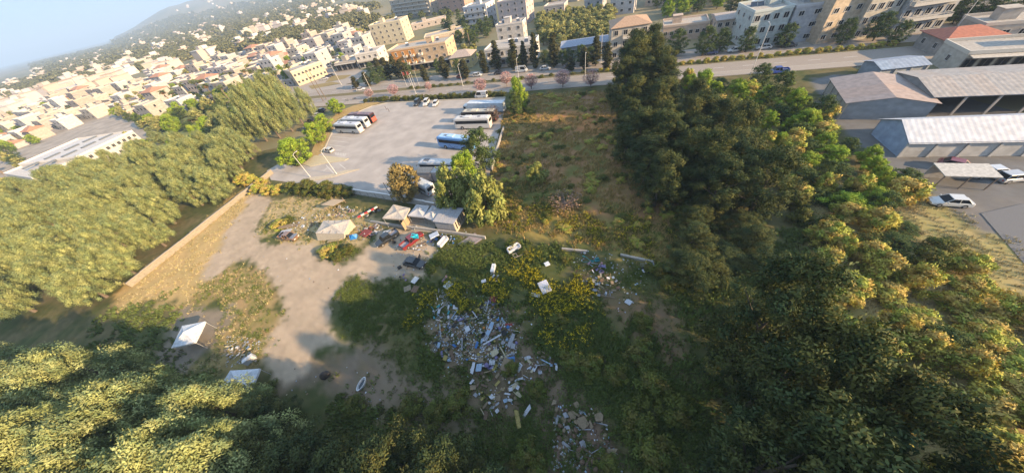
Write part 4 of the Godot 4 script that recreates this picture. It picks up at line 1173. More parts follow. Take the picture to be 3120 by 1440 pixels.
func heater(parent: Node, at: Vector3) -> void:      # solar water heater: a tilted panel under a tank
	var s := Shape.new()
	s.box(Vector3(0, 0.55, 0.3), Vector3(1.7, 0.07, 1.5), Basis(Vector3.RIGHT, 0.7))
	for x in [-0.7, 0.7]:
		s.tube([Vector3(x, 0, -0.25), Vector3(x, 1.05, -0.25)], [0.03, 0.03], 4)
	var o := piece("solar_heater", s.done(), mat(0.05, 0.06, 0.08, 0.3), parent, at, Basis(Vector3.UP, jit(0.5)))
	var t := Shape.new()
	t.tube([Vector3(-0.7, 1.2, -0.25), Vector3(0.7, 1.2, -0.25)], [0.27, 0.27], 10)
	piece("tank", t.done(), mat(0.62, 0.62, 0.62, 0.4), o)


func make_town():
	var cream := Color(0.60, 0.50, 0.37)
	var white := Color(0.66, 0.62, 0.57)
	# the row along the far side of the main road
	building("apartment_house", "three-storey cream house with tan hipped roof and dark balcony doors", Vector3(52.70, 0.00, -118.59), Vector3(64.87, 0.00, -114.25), 13.0, {"wall": Color(0.55, 0.49, 0.40), "storeys": 3, "storey": 3.5, "roof": "hip", "rise": 1.8, "roof_color": Color(0.42, 0.27, 0.17), "front": 4, "side": 3, "tall": true, "balcony": [1, 2], "bays": [[1.5, 8.0]]})
	building("terrace_house", "long white two-storey terrace house with deep balconies behind the cypresses", Vector3(7.30, 0.00, -147.13), Vector3(27.40, 0.00, -138.35), 13.0, {"wall": white, "storeys": 2, "storey": 3.4, "front": 7, "side": 3, "tall": true, "balcony": [1], "heater": 3, "hut": false})
	building("terrace_house", "white upper house set back on the terrace with one dark window", Vector3(16.70, 0.00, -175.96), Vector3(29.47, 0.00, -170.25), 8.0, {"wall": Color(0.64, 0.58, 0.52), "storeys": 3, "storey": 3.3, "front": 3, "side": 2, "heater": 2})
	building("roadside_shed", "low shed with blue-grey metal roof beside the cream house", Vector3(38.71, 0.00, -135.79), Vector3(56.08, 0.00, -129.33), 10.0, {"wall": Color(0.36, 0.37, 0.38), "storeys": 1, "storey": 4.0, "roof": "gable", "rise": 1.0, "roof_color": Color(0.30, 0.33, 0.40), "front": 6, "side": 2})
	building("office_building", "cream three-storey building with orange upper floors and small balconies", Vector3(-40.29, 0.00, -178.75), Vector3(-9.69, 0.00, -167.75), 13.0, {"wall": Color(0.62, 0.45, 0.29), "storeys": 3, "storey": 3.2, "front": 8, "side": 3, "shop": true, "heater": 4, "balcony": [1, 2], "bays": [[-6.5, 2.0], [-2.5, 2.0], [2.0, 2.0]]})
	var panel := thing("cladding_panel", "flat orange facade panel on the front of the cream building", "panel", (Vector3(-37.05, 0.00, -177.33) + Vector3(-27.26, 0.00, -173.50)) * 0.5 + Vector3(0, 0, 0), turn_of(Vector3(-40.29, 0.00, -178.75), Vector3(-9.69, 0.00, -167.75)))
	bar("board", panel, Vector3(0, 6.4, 0.06), Vector3(13.0, 6.2, 0.1), mat(0.60, 0.27, 0.07, 0.9, "blotch", 0.2))
	for k in 3:
		for j in 2:
			window(panel, Vector3(-4.0 + k * 4.0, 4.9 + j * 3.2, 0.12), 1.2, 1.9, 0.0, mat(0.6, 0.55, 0.5), true)
	building("villa", "small yellow house with a low pyramid roof beside the paved lane", Vector3(-9.32, 0.00, -160.14), Vector3(0.67, 0.00, -156.25), 9.0, {"wall": Color(0.62, 0.50, 0.24), "storeys": 1, "storey": 4.6, "roof": "hip", "rise": 2.0, "roof_color": Color(0.40, 0.32, 0.27), "front": 3, "side": 2})
	building("shop_house", "white two-storey shop house with an orange awning under the trees", Vector3(-66.39, 0.00, -210.06), Vector3(-51.94, 0.00, -206.43), 12.0, {"wall": white, "storeys": 2, "storey": 3.4, "front": 4, "side": 2, "shop": true, "heater": 2, "balcony": [1]})
	building("apartment_house", "tall cream apartment house with a plain stair tower and pale blue glazing", Vector3(-67.07, 0.00, -273.54), Vector3(-42.32, 0.00, -265.11), 14.0, {"wall": Color(0.64, 0.56, 0.40), "storeys": 4, "storey": 3.1, "front": 5, "side": 2, "heater": 3, "hut": true})
	building("shop_house", "low grey shop with dark shutters beside the green street trees", Vector3(-82.07, 0.00, -215.91), Vector3(-67.16, 0.00, -210.71), 11.0, {"wall": Color(0.42, 0.38, 0.34), "storeys": 1, "storey": 4.0, "front": 4, "side": 1, "shop": true})
	building("corner_building", "broad cream two-storey corner building with a row of dark shop windows", Vector3(-101.89, 0.00, -201.90), Vector3(-87.65, 0.00, -213.29), 16.0, {"wall": Color(0.66, 0.53, 0.36), "storeys": 2, "storey": 3.6, "front": 8, "side": 3, "heater": 3})
	var hall := building("office_building", "large flat-roofed white hall with dark strips of roof lights behind the tree belt", Vector3(-169.11, 6.00, -137.02) * Vector3(1, 0, 1), Vector3(-162.90, 6.00, -159.23) * Vector3(1, 0, 1), 37.0, {"wall": Color(0.60, 0.57, 0.53), "storeys": 2, "storey": 3.0, "front": 10, "side": 4, "hut": false, "roof_color": Color(0.56, 0.53, 0.50)})
	for k in 4:
		for j in 2:
			bar("roof_light", hall, Vector3(-14.0 + k * 7.5, 6.35, -13.0 - j * 11.0), Vector3(5.5, 0.4, 1.4), mat(0.10, 0.11, 0.12, 0.4))
	building("office_building", "flat white annex with a raised roof edge beside the large hall", Vector3(-178.04, 5.00, -126.04) * Vector3(1, 0, 1), Vector3(-172.09, 5.00, -136.86) * Vector3(1, 0, 1), 34.0, {"wall": Color(0.58, 0.55, 0.51), "storeys": 1, "storey": 5.0, "front": 5, "side": 2, "hut": false, "roof_color": Color(0.56, 0.52, 0.47)})
	# right of the centre
	building("low_building", "long low cream building with a flat roof behind the street trees", Vector3(78.10, 0.00, -127.46), Vector3(91.82, 0.00, -120.01), 11.0, {"wall": Color(0.60, 0.46, 0.35), "storeys": 1, "storey": 4.5, "front": 7, "side": 2})
	building("villa", "small beige house with a roof terrace beside the pale blue block", Vector3(90.20, 0.00, -113.74), Vector3(96.35, 0.00, -110.89), 10.0, {"wall": Color(0.58, 0.47, 0.37), "storeys": 2, "storey": 3.2, "front": 3, "side": 2, "roof": "gable", "rise": 0.9, "roof_color": Color(0.40, 0.34, 0.30)})
	building("apartment_house", "pale mint-white three-storey block with dark square windows", Vector3(90.97, 0.00, -99.33), Vector3(100.75, 0.00, -95.98), 14.0, {"wall": Color(0.54, 0.58, 0.55), "storeys": 3, "storey": 3.3, "front": 4, "side": 3, "tall": true, "heater": 2})
	building("apartment_house", "pale grey three-storey house with plain walls between two blocks", Vector3(101.21, 0.00, -95.48), Vector3(108.72, 0.00, -92.76), 12.0, {"wall": Color(0.46, 0.46, 0.48), "storeys": 3, "storey": 3.2, "front": 2, "side": 2})
	building("apartment_house", "sand-coloured four-storey block with a blank side wall", Vector3(106.84, 0.00, -89.36), Vector3(115.94, 0.00, -88.06), 15.0, {"wall": Color(0.60, 0.47, 0.33), "storeys": 4, "storey": 3.3, "front": 3, "side": 2})
	building("apartment_house", "cream four-storey block with brown window shutters", Vector3(115.00, 0.00, -86.13), Vector3(122.90, 0.00, -83.91), 14.0, {"wall": Color(0.58, 0.52, 0.42), "storeys": 4, "storey": 3.2, "front": 4, "side": 3, "tall": true})
	building("apartment_house", "grey-white block with deep open balconies and white columns", Vector3(123.06, 0.00, -82.70), Vector3(134.21, 0.00, -79.12), 13.0, {"wall": Color(0.47, 0.46, 0.45), "storeys": 3, "storey": 3.6, "front": 5, "side": 2, "tall": true, "balcony": [1, 2]})
	building("apartment_house", "grey block half hidden by trees at the end of the road", Vector3(143.26, 0.00, -83.90), Vector3(156.33, 0.00, -77.53), 13.0, {"wall": Color(0.40, 0.40, 0.39), "storeys": 3, "storey": 3.2, "front": 6, "side": 2, "balcony": [1]})
	# second row
	building("apartment_house", "white five-storey block with blue-shaded balconies above the gardens", Vector3(3.58, 0.00, -249.25), Vector3(18.57, 0.00, -239.79), 14.0, {"wall": Color(0.62, 0.62, 0.64), "storeys": 4, "storey": 3.1, "front": 4, "side": 3, "balcony": [1, 2, 3]})
	building("apartment_house", "pink-white block of flats behind the tall conifer", Vector3(25.61, 0.00, -235.42), Vector3(42.35, 0.00, -224.95), 14.0, {"wall": Color(0.62, 0.50, 0.46), "storeys": 4, "storey": 3.1, "front": 4, "side": 3})
	building("apartment_house", "large beige apartment block with rows of balconies below the hills", Vector3(-70.08, 0.00, -414.90), Vector3(-25.32, 0.00, -372.36), 16.0, {"wall": Color(0.58, 0.48, 0.37), "storeys": 5, "storey": 3.1, "front": 6, "side": 3, "balcony": [1, 2, 3, 4]})
	building("apartment_house", "brick-red and beige apartment block below the hills", Vector3(-16.71, 0.00, -367.48), Vector3(7.69, 0.00, -349.05), 15.0, {"wall": Color(0.52, 0.33, 0.25), "storeys": 4, "storey": 3.1, "front": 4, "side": 3})
	building("villa", "pale low house with a flat roof terrace above the olive grove", Vector3(53.13, 0.00, -222.46), Vector3(64.29, 0.00, -216.23), 11.0, {"wall": Color(0.58, 0.49, 0.42), "storeys": 2, "front": 3, "side": 2})
	building("villa", "grey-walled house behind the olive grove", Vector3(75.57, 0.00, -212.12), Vector3(84.48, 0.00, -205.68), 10.0, {"wall": Color(0.50, 0.47, 0.46), "storeys": 2, "front": 2, "side": 2})
	building("villa", "white house with a shaded blue side wall beside the olive grove", Vector3(83.80, 0.00, -192.87), Vector3(94.31, 0.00, -185.83), 10.0, {"wall": Color(0.58, 0.55, 0.54), "storeys": 3, "front": 3, "side": 2})
	building("low_building", "long pale hall roof across the dry yellow field", Vector3(-41.25, 0.00, -307.64), Vector3(-11.83, 0.00, -306.79), 9.0, {"wall": Color(0.50, 0.43, 0.38), "storeys": 1, "storey": 3.4, "front": 5, "side": 1, "detail": false})
	building("low_building", "pale flat-roofed hall behind the orange-fronted building", Vector3(-25.45, 0.00, -229.01), Vector3(1.25, 0.00, -228.17), 12.0, {"wall": Color(0.56, 0.47, 0.36), "storeys": 1, "storey": 4.2, "front": 5, "side": 2})
	for a in [[Vector3(105.35, 0.00, -194.69), Vector3(118.08, 0.00, -184.94), 3], [Vector3(124.80, 0.00, -183.78), Vector3(135.18, 0.00, -177.33), 2], [Vector3(76.27, 0.00, -272.80), Vector3(87.98, 0.00, -261.33), 3], [Vector3(116.41, 0.00, -126.09), Vector3(126.74, 0.00, -122.23), 3], [Vector3(130.35, 0.00, -121.78), Vector3(138.94, 0.00, -118.26), 3], [Vector3(142.72, 0.00, -109.46), Vector3(154.31, 0.00, -104.64), 3]]:
		building("apartment_house", "apartment house with a tiled roof behind the roadside blocks", a[0], a[1], 12.0, {"wall": Color(0.56, 0.47, 0.38), "storeys": a[2], "front": 4, "side": 2, "roof": "hip", "roof_color": Color(0.42, 0.22, 0.14)}, "tiled houses behind the roadside blocks")

	# the low town: plots on a loose grid
	var town := PackedVector2Array([Vector2(-70.99, -223.30), Vector2(-91.52, -233.94), Vector2(-107.16, -212.19), Vector2(-108.76, -193.34), Vector2(-131.97, -209.47), Vector2(-144.77, -202.66), Vector2(-160.19, -195.26), Vector2(-177.97, -192.89), Vector2(-184.54, -186.36), Vector2(-252.27, -246.95), Vector2(-278.90, -247.44), Vector2(-286.65, -227.24), Vector2(-295.43, -211.52), Vector2(-292.01, -198.04), Vector2(-414.61, -279.37), Vector2(-458.43, -355.56), Vector2(-398.51, -379.61), Vector2(-327.55, -392.21), Vector2(-264.67, -383.14), Vector2(-197.74, -374.95), Vector2(-154.98, -391.56), Vector2(-100.05, -369.46), Vector2(-71.80, -304.05)])
	var palette := [[Color(0.64, 0.58, 0.50), "cream"], [Color(0.68, 0.66, 0.64), "white"], [Color(0.63, 0.53, 0.45), "peach"], [Color(0.66, 0.59, 0.57), "pale pink"], [Color(0.56, 0.50, 0.44), "sand-coloured"], [Color(0.68, 0.66, 0.64), "white"]]
	var ux := Vector2(0.9063, 0.4226)
	var uz := Vector2(0.4226, -0.9063)
	var plots := []
	for i in range(-16, 44):
		for j in range(-12, 40):
			var p := Vector2(-160, -250) + ux * (i * 15.0 - 240.0 + jit(2.0)) + uz * (j * 14.5 - 60.0 + jit(2.0))
			if inside(p, town) and rng.randf() > 0.1:
				plots.append(p)
	plots.sort_custom(func(a, b): return a.length_squared() < b.length_squared())
	for p: Vector2 in plots.slice(0, 295):
		var far := p.length()
		var w := rng.randf_range(9.5, 13.5)
		var a := p - ux * w * 0.5
		var b := p + ux * w * 0.5
		var c: Array = palette[rng.randi() % palette.size()]
		var st: int = [1, 1, 2, 2, 3][rng.randi() % 5] if far > 240.0 else 1 + rng.randi() % 2
		var near := far < 330.0
		var roof := "hip" if rng.randf() < 0.12 else "flat"
		building("town_house", "%s %s-storey %s house in the low town" % [c[1], ["one", "two", "three"][st - 1], "tile-roofed" if roof == "hip" else "flat-roofed"], Vector3(a.x, 0, a.y), Vector3(b.x, 0, b.y), rng.randf_range(8.0, 11.5), {"wall": c[0] * [0.66, 0.74, 0.82][rng.randi() % 3], "storeys": st, "front": 3 if near else 2, "side": 1 if near else 0, "sides": [1.0], "detail": false, "hut": rng.randf() < 0.4, "roof": roof, "roof_color": Color(0.45, 0.22, 0.13) if roof == "hip" else Color(0.50, 0.44, 0.37), "heater": 1 if near and rng.randf() < 0.4 else 0}, "%s houses of the low town" % c[1])
	# white houses scattered over the plain and the far slopes
	var h := Shape.new()
	h.box(Vector3(0, 3.0, 0), Vector3(11, 6.6, 9))
	h.box(Vector3(2.0, 7.3, -1.0), Vector3(5, 2.2, 4))
	var body := h.done()
	var rs := Shape.new()
	rs.box(Vector3(0, 6.4, 0), Vector3(11.6, 0.25, 9.6))
	var slab := rs.done()
	var made := 0
	while made < 290:
		var az := rng.randf_range(-52.0, -10.0)
		var d := 560.0 + 3600.0 * pow(rng.randf(), 1.5)
		if az < -40.0 and d > 2400.0:
			continue
		var x := sin(deg_to_rad(az)) * d
		var z := -cos(deg_to_rad(az)) * d
		if noise_a.get_noise_2d(x * 0.03, z * 0.03 + 50.0) < -0.1:
			continue
		var hs := thing("hillside_house", "tiny pale house on the hazy plain and slopes beyond the town", "building", Vector3(x, hill_height(x, z) - 0.3, z), rng.randf() * PI, "houses on the hazy slopes beyond the town")
		var k := rng.randf_range(1.0, 1.7)
		hs.scale = Vector3(k, k, k)
		var c: Array = palette[rng.randi() % 4]
		piece("wall", body, mat(c[0].r * 0.62, c[0].g * 0.62, c[0].b * 0.62, 0.9), hs)
		piece("roof", slab, mat(0.40, 0.30, 0.23, 0.9) if rng.randf() < 0.6 else mat(0.42, 0.39, 0.35, 0.9), hs)
		made += 1


# ------------------------------------------------------------------ the sheds beyond the wood

# a long gabled shed: a-b is the foot of the wall that faces the lot
func shed(called: String, label: String, a: Vector3, b: Vector3, depth: float, eave: float, rise: float, wall_c: Color, roof_c: Color, end_c: Color, bays: int, open_front := false) -> Node3D:
	var w := a.distance_to(b)
	var mid := (a + b) * 0.5
	var o := thing(called, label, "shed", mid, turn_of(a, b))
	var wm := mat(wall_c.r, wall_c.g, wall_c.b, 0.8, "blotch", 0.1)
	var s := Shape.new()
	s.box(Vector3(0, eave * 0.5, -depth + 0.1), Vector3(w, eave, 0.2))
	piece("wall", s.done(), wm, o)
	if not open_front:
		bar("wall", o, Vector3(0, eave * 0.5, -0.1), Vector3(w, eave, 0.2), wm)
	for sg in [-1.0, 1.0]:
		var g := Shape.new()
		var x: float = sg * (w * 0.5 - 0.1)
		var ring := [Vector2(0, 0), Vector2(eave, 0), Vector2(eave + rise, -depth * 0.5), Vector2(eave, -depth), Vector2(0, -depth)]
		var lo := []
		var hi := []
		for p in ring:
			lo.append(Vector3(x - 0.1, p.x, p.y - 0.0))
			hi.append(Vector3(x + 0.1, p.x, p.y - 0.0))
		lo.reverse()
		hi.reverse()
		g.loft([lo, hi])
		piece("gable", g.done(), mat(end_c.r, end_c.g, end_c.b, 0.85, "blotch", 0.1), o)
	var rm := []
	for k in 4:
		var rust: float = [0.0, 0.03, 0.06, 0.015][k]
		rm.append(mat(roof_c.r + rust * 0.3, roof_c.g - rust * 0.1, roof_c.b - rust * 0.35, 0.65, "blotch", 0.12))
	# each slope is made of corrugated sheets
	var slope := Vector2(depth * 0.5 + 0.5, rise * (depth * 0.5 + 0.5) / (depth * 0.5)).length()
	var tilt := atan2(rise, depth * 0.5)
	var n := maxi(4, int(w / 2.2))
	for sg in [1.0, -1.0]:
		for k in n:
			var sh := Shape.new()
			var cw := (w + 0.6) / n
			for j in 6:
				var x0 := -cw * 0.5 + cw * j / 6.0
				var x1 := x0 + cw / 6.0
				var y0 := 0.018 if j % 2 else 0.0
				var y1 := 0.0 if j % 2 else 0.018
				sh.quad(Vector3(x0, y0, slope * 0.5), Vector3(x1, y1, slope * 0.5), Vector3(x1, y1, -slope * 0.5), Vector3(x0, y0, -slope * 0.5))
			var at := Vector3(-w * 0.5 - 0.3 + cw * (k + 0.5), eave + rise * 0.5 - rise / depth * 0.5 + 0.12, -depth * 0.5 + sg * (depth * 0.25 + 0.25))
			piece("roof_sheet", sh.done(), rm[rng.randi() % 4], o, at, Basis(Vector3.RIGHT, tilt * sg))
	for k in bays + 1:
		bar("pilaster", o, Vector3(-w * 0.5 + w * k / bays, eave * 0.5, 0.08), Vector3(0.35, eave, 0.2), mat(wall_c.r * 1.1, wall_c.g * 1.1, wall_c.b * 1.1, 0.8, "grain", 0.3))
	bar("gutter", o, Vector3(0, eave - 0.05, 0.3), Vector3(w + 0.4, 0.16, 0.18), mat(0.25, 0.25, 0.26, 0.6))
	return o


func make_sheds():
	shed("long_shed", "long pale shed with a white corrugated roof and bluish gable wall", Vector3(70.77, 0.00, -34.62), Vector3(91.64, 0.00, -25.36), 8.5, 2.9, 1.9, Color(0.50, 0.48, 0.45), Color(0.55, 0.56, 0.58), Color(0.34, 0.42, 0.55), 6)
	shed("brown_roof_shed", "low shed with a rust-brown and grey corrugated roof", Vector3(82.16, 0.00, -60.63), Vector3(74.73, 0.00, -49.49), 12.5, 3.4, 1.1, Color(0.40, 0.37, 0.33), Color(0.34, 0.27, 0.235), Color(0.30, 0.32, 0.34), 4)
	shed("grey_shed", "wide shed with a flat grey-tan roof behind the long pale shed", Vector3(86.41, 0.00, -44.32), Vector3(106.28, 0.00, -34.24), 13.0, 3.8, 1.1, Color(0.42, 0.38, 0.34), Color(0.36, 0.33, 0.30), Color(0.30, 0.28, 0.26), 5, true)
	shed("blue_shed", "small shed with a blue-grey roof beside the brown-roofed shed", Vector3(94.05, 0.00, -60.20), Vector3(102.28, 0.00, -57.50), 6.0, 3.0, 0.7, Color(0.34, 0.36, 0.38), Color(0.26, 0.32, 0.40), Color(0.26, 0.29, 0.32), 3)
	building("terrace_building", "low white terrace building with a row of columns behind the sheds", Vector3(108.39, 0.00, -56.04), Vector3(125.68, 0.00, -46.03), 9.0, {"wall": Color(0.58, 0.53, 0.45), "storeys": 1, "storey": 4.0, "front": 8, "side": 1, "shop": true})
	building("tiled_house", "low house with a red tiled roof beside the main road", Vector3(116.03, 0.00, -65.33), Vector3(125.44, 0.00, -60.94), 9.0, {"wall": Color(0.40, 0.36, 0.32), "storeys": 1, "storey": 3.6, "roof": "hip", "rise": 1.5, "roof_color": Color(0.42, 0.15, 0.09), "front": 5, "side": 2})
	building("low_building", "long low pale building at the far end of the main road", Vector3(128.88, 0.00, -67.83), Vector3(144.38, 0.00, -58.85), 9.0, {"wall": Color(0.52, 0.46, 0.39), "storeys": 1, "storey": 3.6, "front": 6, "side": 1})
	# scrap yard by the long shed
	var hut := thing("open_hut", "open-fronted hut with a pale sheet roof in the scrap yard", "hut", Vector3(69.57, 0.00, -25.09), turn_of(Vector3(67.12, 0.00, -26.09), Vector3(71.55, 0.00, -23.84)))
	bar("roof", hut, Vector3(0, 2.5, -1.4), Vector3(6.0, 0.12, 3.2), mat(0.50, 0.47, 0.42, 0.7, "blotch", 0.3), Basis(Vector3.RIGHT, 0.08))
	bar("back_wall", hut, Vector3(0, 1.2, -2.9), Vector3(5.8, 2.4, 0.12), mat(0.46, 0.42, 0.37, 0.9, "blotch", 0.3))
	for x in [-2.8, 0.0, 2.8]:
		bar("post", hut, Vector3(x, 1.2, 0.0), Vector3(0.12, 2.4, 0.12), mat(0.14, 0.11, 0.09))
	structure("road", sheet(PackedVector2Array([Vector2(66.50, -20.13), Vector2(72.70, -20.08), Vector2(85.23, -16.74), Vector2(61.34, -3.38), Vector2(61.31, -12.33)]), 0.03), mat(0.15, 0.15, 0.155, 0.92, "grain", 0.25), "grey asphalt yard beside the long pale shed")


# ------------------------------------------------------------------ walls and fences

func wall_run(called: String, label: String, pts: Array, height: float, thick: float, m: Material, cap: Material = null, category := "wall") -> Node3D:
	var o := thing(called, label, category, pts[0])
	for k in pts.size() - 1:
		var a: Vector3 = pts[k] - pts[0]
		var b: Vector3 = pts[k + 1] - pts[0]
		var n := maxi(1, int(round(a.distance_to(b) / 3.0)))
		for j in n:
			var p := a.lerp(b, (j + 0.5) / n)
			var l := a.distance_to(b) / n
			var y := height * rng.randf_range(0.96, 1.04)
			bar("wall_section", o, p + Vector3(0, y * 0.5 - 0.1, 0), Vector3(l - 0.01, y + 0.2, thick), m, Basis(Vector3.UP, turn_of(a, b)))
			if cap:
				bar("coping", o, p + Vector3(0, y + 0.04, 0), Vector3(l - 0.01, 0.08, thick + 0.1), cap, Basis(Vector3.UP, turn_of(a, b)))
	return o


func make_walls():
	var plaster := mat(0.52, 0.49, 0.45, 0.9, "blotch", 0.2)
	var stone := mat(0.30, 0.255, 0.19, 0.95, "blotch", 0.3)
	wall_run("boundary_wall", "white plastered wall along the near edge of the coach park", [Vector3(-36.83, 0.00, -66.35), Vector3(-24.04, 0.00, -58.28), Vector3(-14.90, 0.00, -52.05)], 1.5, 0.25, plaster, mat(0.55, 0.52, 0.48, 0.9))
	wall_run("boundary_wall", "pale stone wall between the tree belt and the dry grass strip", [Vector3(-69.23, 0.00, -90.60), Vector3(-74.84, 0.00, -74.96), Vector3(-79.32, 0.00, -61.81), Vector3(-83.51, 0.00, -50.16)], 1.2, 0.35, stone, mat(0.42, 0.36, 0.28, 0.9, "grain", 0.4))
	wall_run("garden_wall", "low grey wall along the side of the coach park by the dry field", [Vector3(5.16, 0.00, -82.41), Vector3(1.02, 0.00, -69.10), Vector3(-0.94, 0.00, -61.71)], 1.1, 0.25, mat(0.34, 0.32, 0.30, 0.92, "blotch", 0.25))
	wall_run("garden_wall", "low broken concrete wall running past the camp into the weeds", [Vector3(-29.87, 0.00, -52.48), Vector3(-22.69, 0.00, -48.41), Vector3(-16.70, 0.00, -45.30), Vector3(-11.19, 0.00, -42.42), Vector3(-4.96, 0.00, -38.92)], 0.65, 0.3, mat(0.40, 0.37, 0.33, 0.95, "blotch", 0.3))
	wall_run("garden_wall", "low crumbling wall half buried between the yellow weeds and the rubbish lot", [Vector3(7.87, 0.00, -31.90), Vector3(11.75, 0.00, -30.03)], 0.4, 0.3, mat(0.36, 0.33, 0.29, 0.95, "blotch", 0.3))
	wall_run("garden_wall", "short broken wall end in the sunny weeds below the wood", [Vector3(16.44, 0.00, -27.79), Vector3(20.46, 0.00, -24.99)], 0.4, 0.35, mat(0.38, 0.34, 0.29, 0.95, "blotch", 0.3))
	# posts of a fence along the wall
	var f := thing("wire_fence", "rusty post and wire fence in front of the white plastered wall", "fence", Vector3(-36.19, 0.00, -64.66))
	for k in 7:
		var p := Vector3(-36.19, 0.00, -64.66).lerp(Vector3(-23.31, 0.00, -56.72), k / 6.0) - Vector3(-36.19, 0.00, -64.66)
		var s := Shape.new()
		s.tube([Vector3(0, -0.2, 0), Vector3(0.02, 2.0, 0.0), Vector3(0.02, 2.15, 0.12)], [0.05, 0.045, 0.03], 6)
		piece("post", s.done(), mat(0.12, 0.10, 0.09), f, p)
	for y in [0.6, 1.2, 1.8]:
		var s := Shape.new()
		s.tube([Vector3(0, y, 0), (Vector3(-23.31, 0.00, -56.72) - Vector3(-36.19, 0.00, -64.66)) * 0.5 + Vector3(0, y - 0.03, 0), Vector3(-23.31, 0.00, -56.72) - Vector3(-36.19, 0.00, -64.66) + Vector3(0, y, 0)], [0.012, 0.012, 0.012], 4)
		piece("wire", s.done(), mat(0.2, 0.19, 0.18, 0.6), f)


# ------------------------------------------------------------------ vehicles

func ring_x(x: float, w: float, y0: float, y1: float, r: float, top := 1.0) -> Array:
	var out := []
	for q in [[1, 0, 0], [1, 0, 1], [1, 1, 0], [1, 1, 1], [-1, 1, 0], [-1, 1, 1], [-1, 0, 0], [-1, 0, 1]]:
		var hw: float = w * 0.5 * (top if q[1] else 1.0)
		var z: float = q[0] * hw
		var y: float = y1 if q[1] else y0
		var first: bool = q[2] == 0
		# walk +z bottom -> +z top -> -z top -> -z bottom
		if q[1] == 0 and q[0] == 1:
			out.append(Vector3(x, y + (0.0 if first else r), z - (r if first else 0.0)))
		elif q[1] == 1 and q[0] == 1:
			out.append(Vector3(x, y - (r if first else 0.0), z - (0.0 if first else r)))
		elif q[1] == 1:
			out.append(Vector3(x, y - (0.0 if first else r), z + (r if first else 0.0)))
		else:
			out.append(Vector3(x, y + (r if first else 0.0), z + (0.0 if first else r)))
	return out


func wheel(parent: Node, x: float, z: float, r: float, width: float) -> void:
	var key := "wheel %.2f %.2f" % [r, width]
	if not shared.has(key):
		var t := Shape.new()
		t.tube([Vector3(0, 0, -width * 0.5), Vector3(0, 0, -width * 0.4), Vector3(0, 0, width * 0.4), Vector3(0, 0, width * 0.5)], [r * 0.9, r, r, r * 0.9], 14)
		var m := Shape.new()
		m.tube([Vector3(0, 0, -width * 0.54), Vector3(0, 0, width * 0.54)], [r * 0.55, r * 0.55], 10)
		shared[key] = [t.done(), m.done()]
	var o := piece("wheel", shared[key][0], mat(0.02, 0.02, 0.02, 0.9), parent, Vector3(x, r, z))
	piece("rim", shared[key][1], mat(0.35, 0.35, 0.36, 0.4, "", 0.2, 0.6), o)


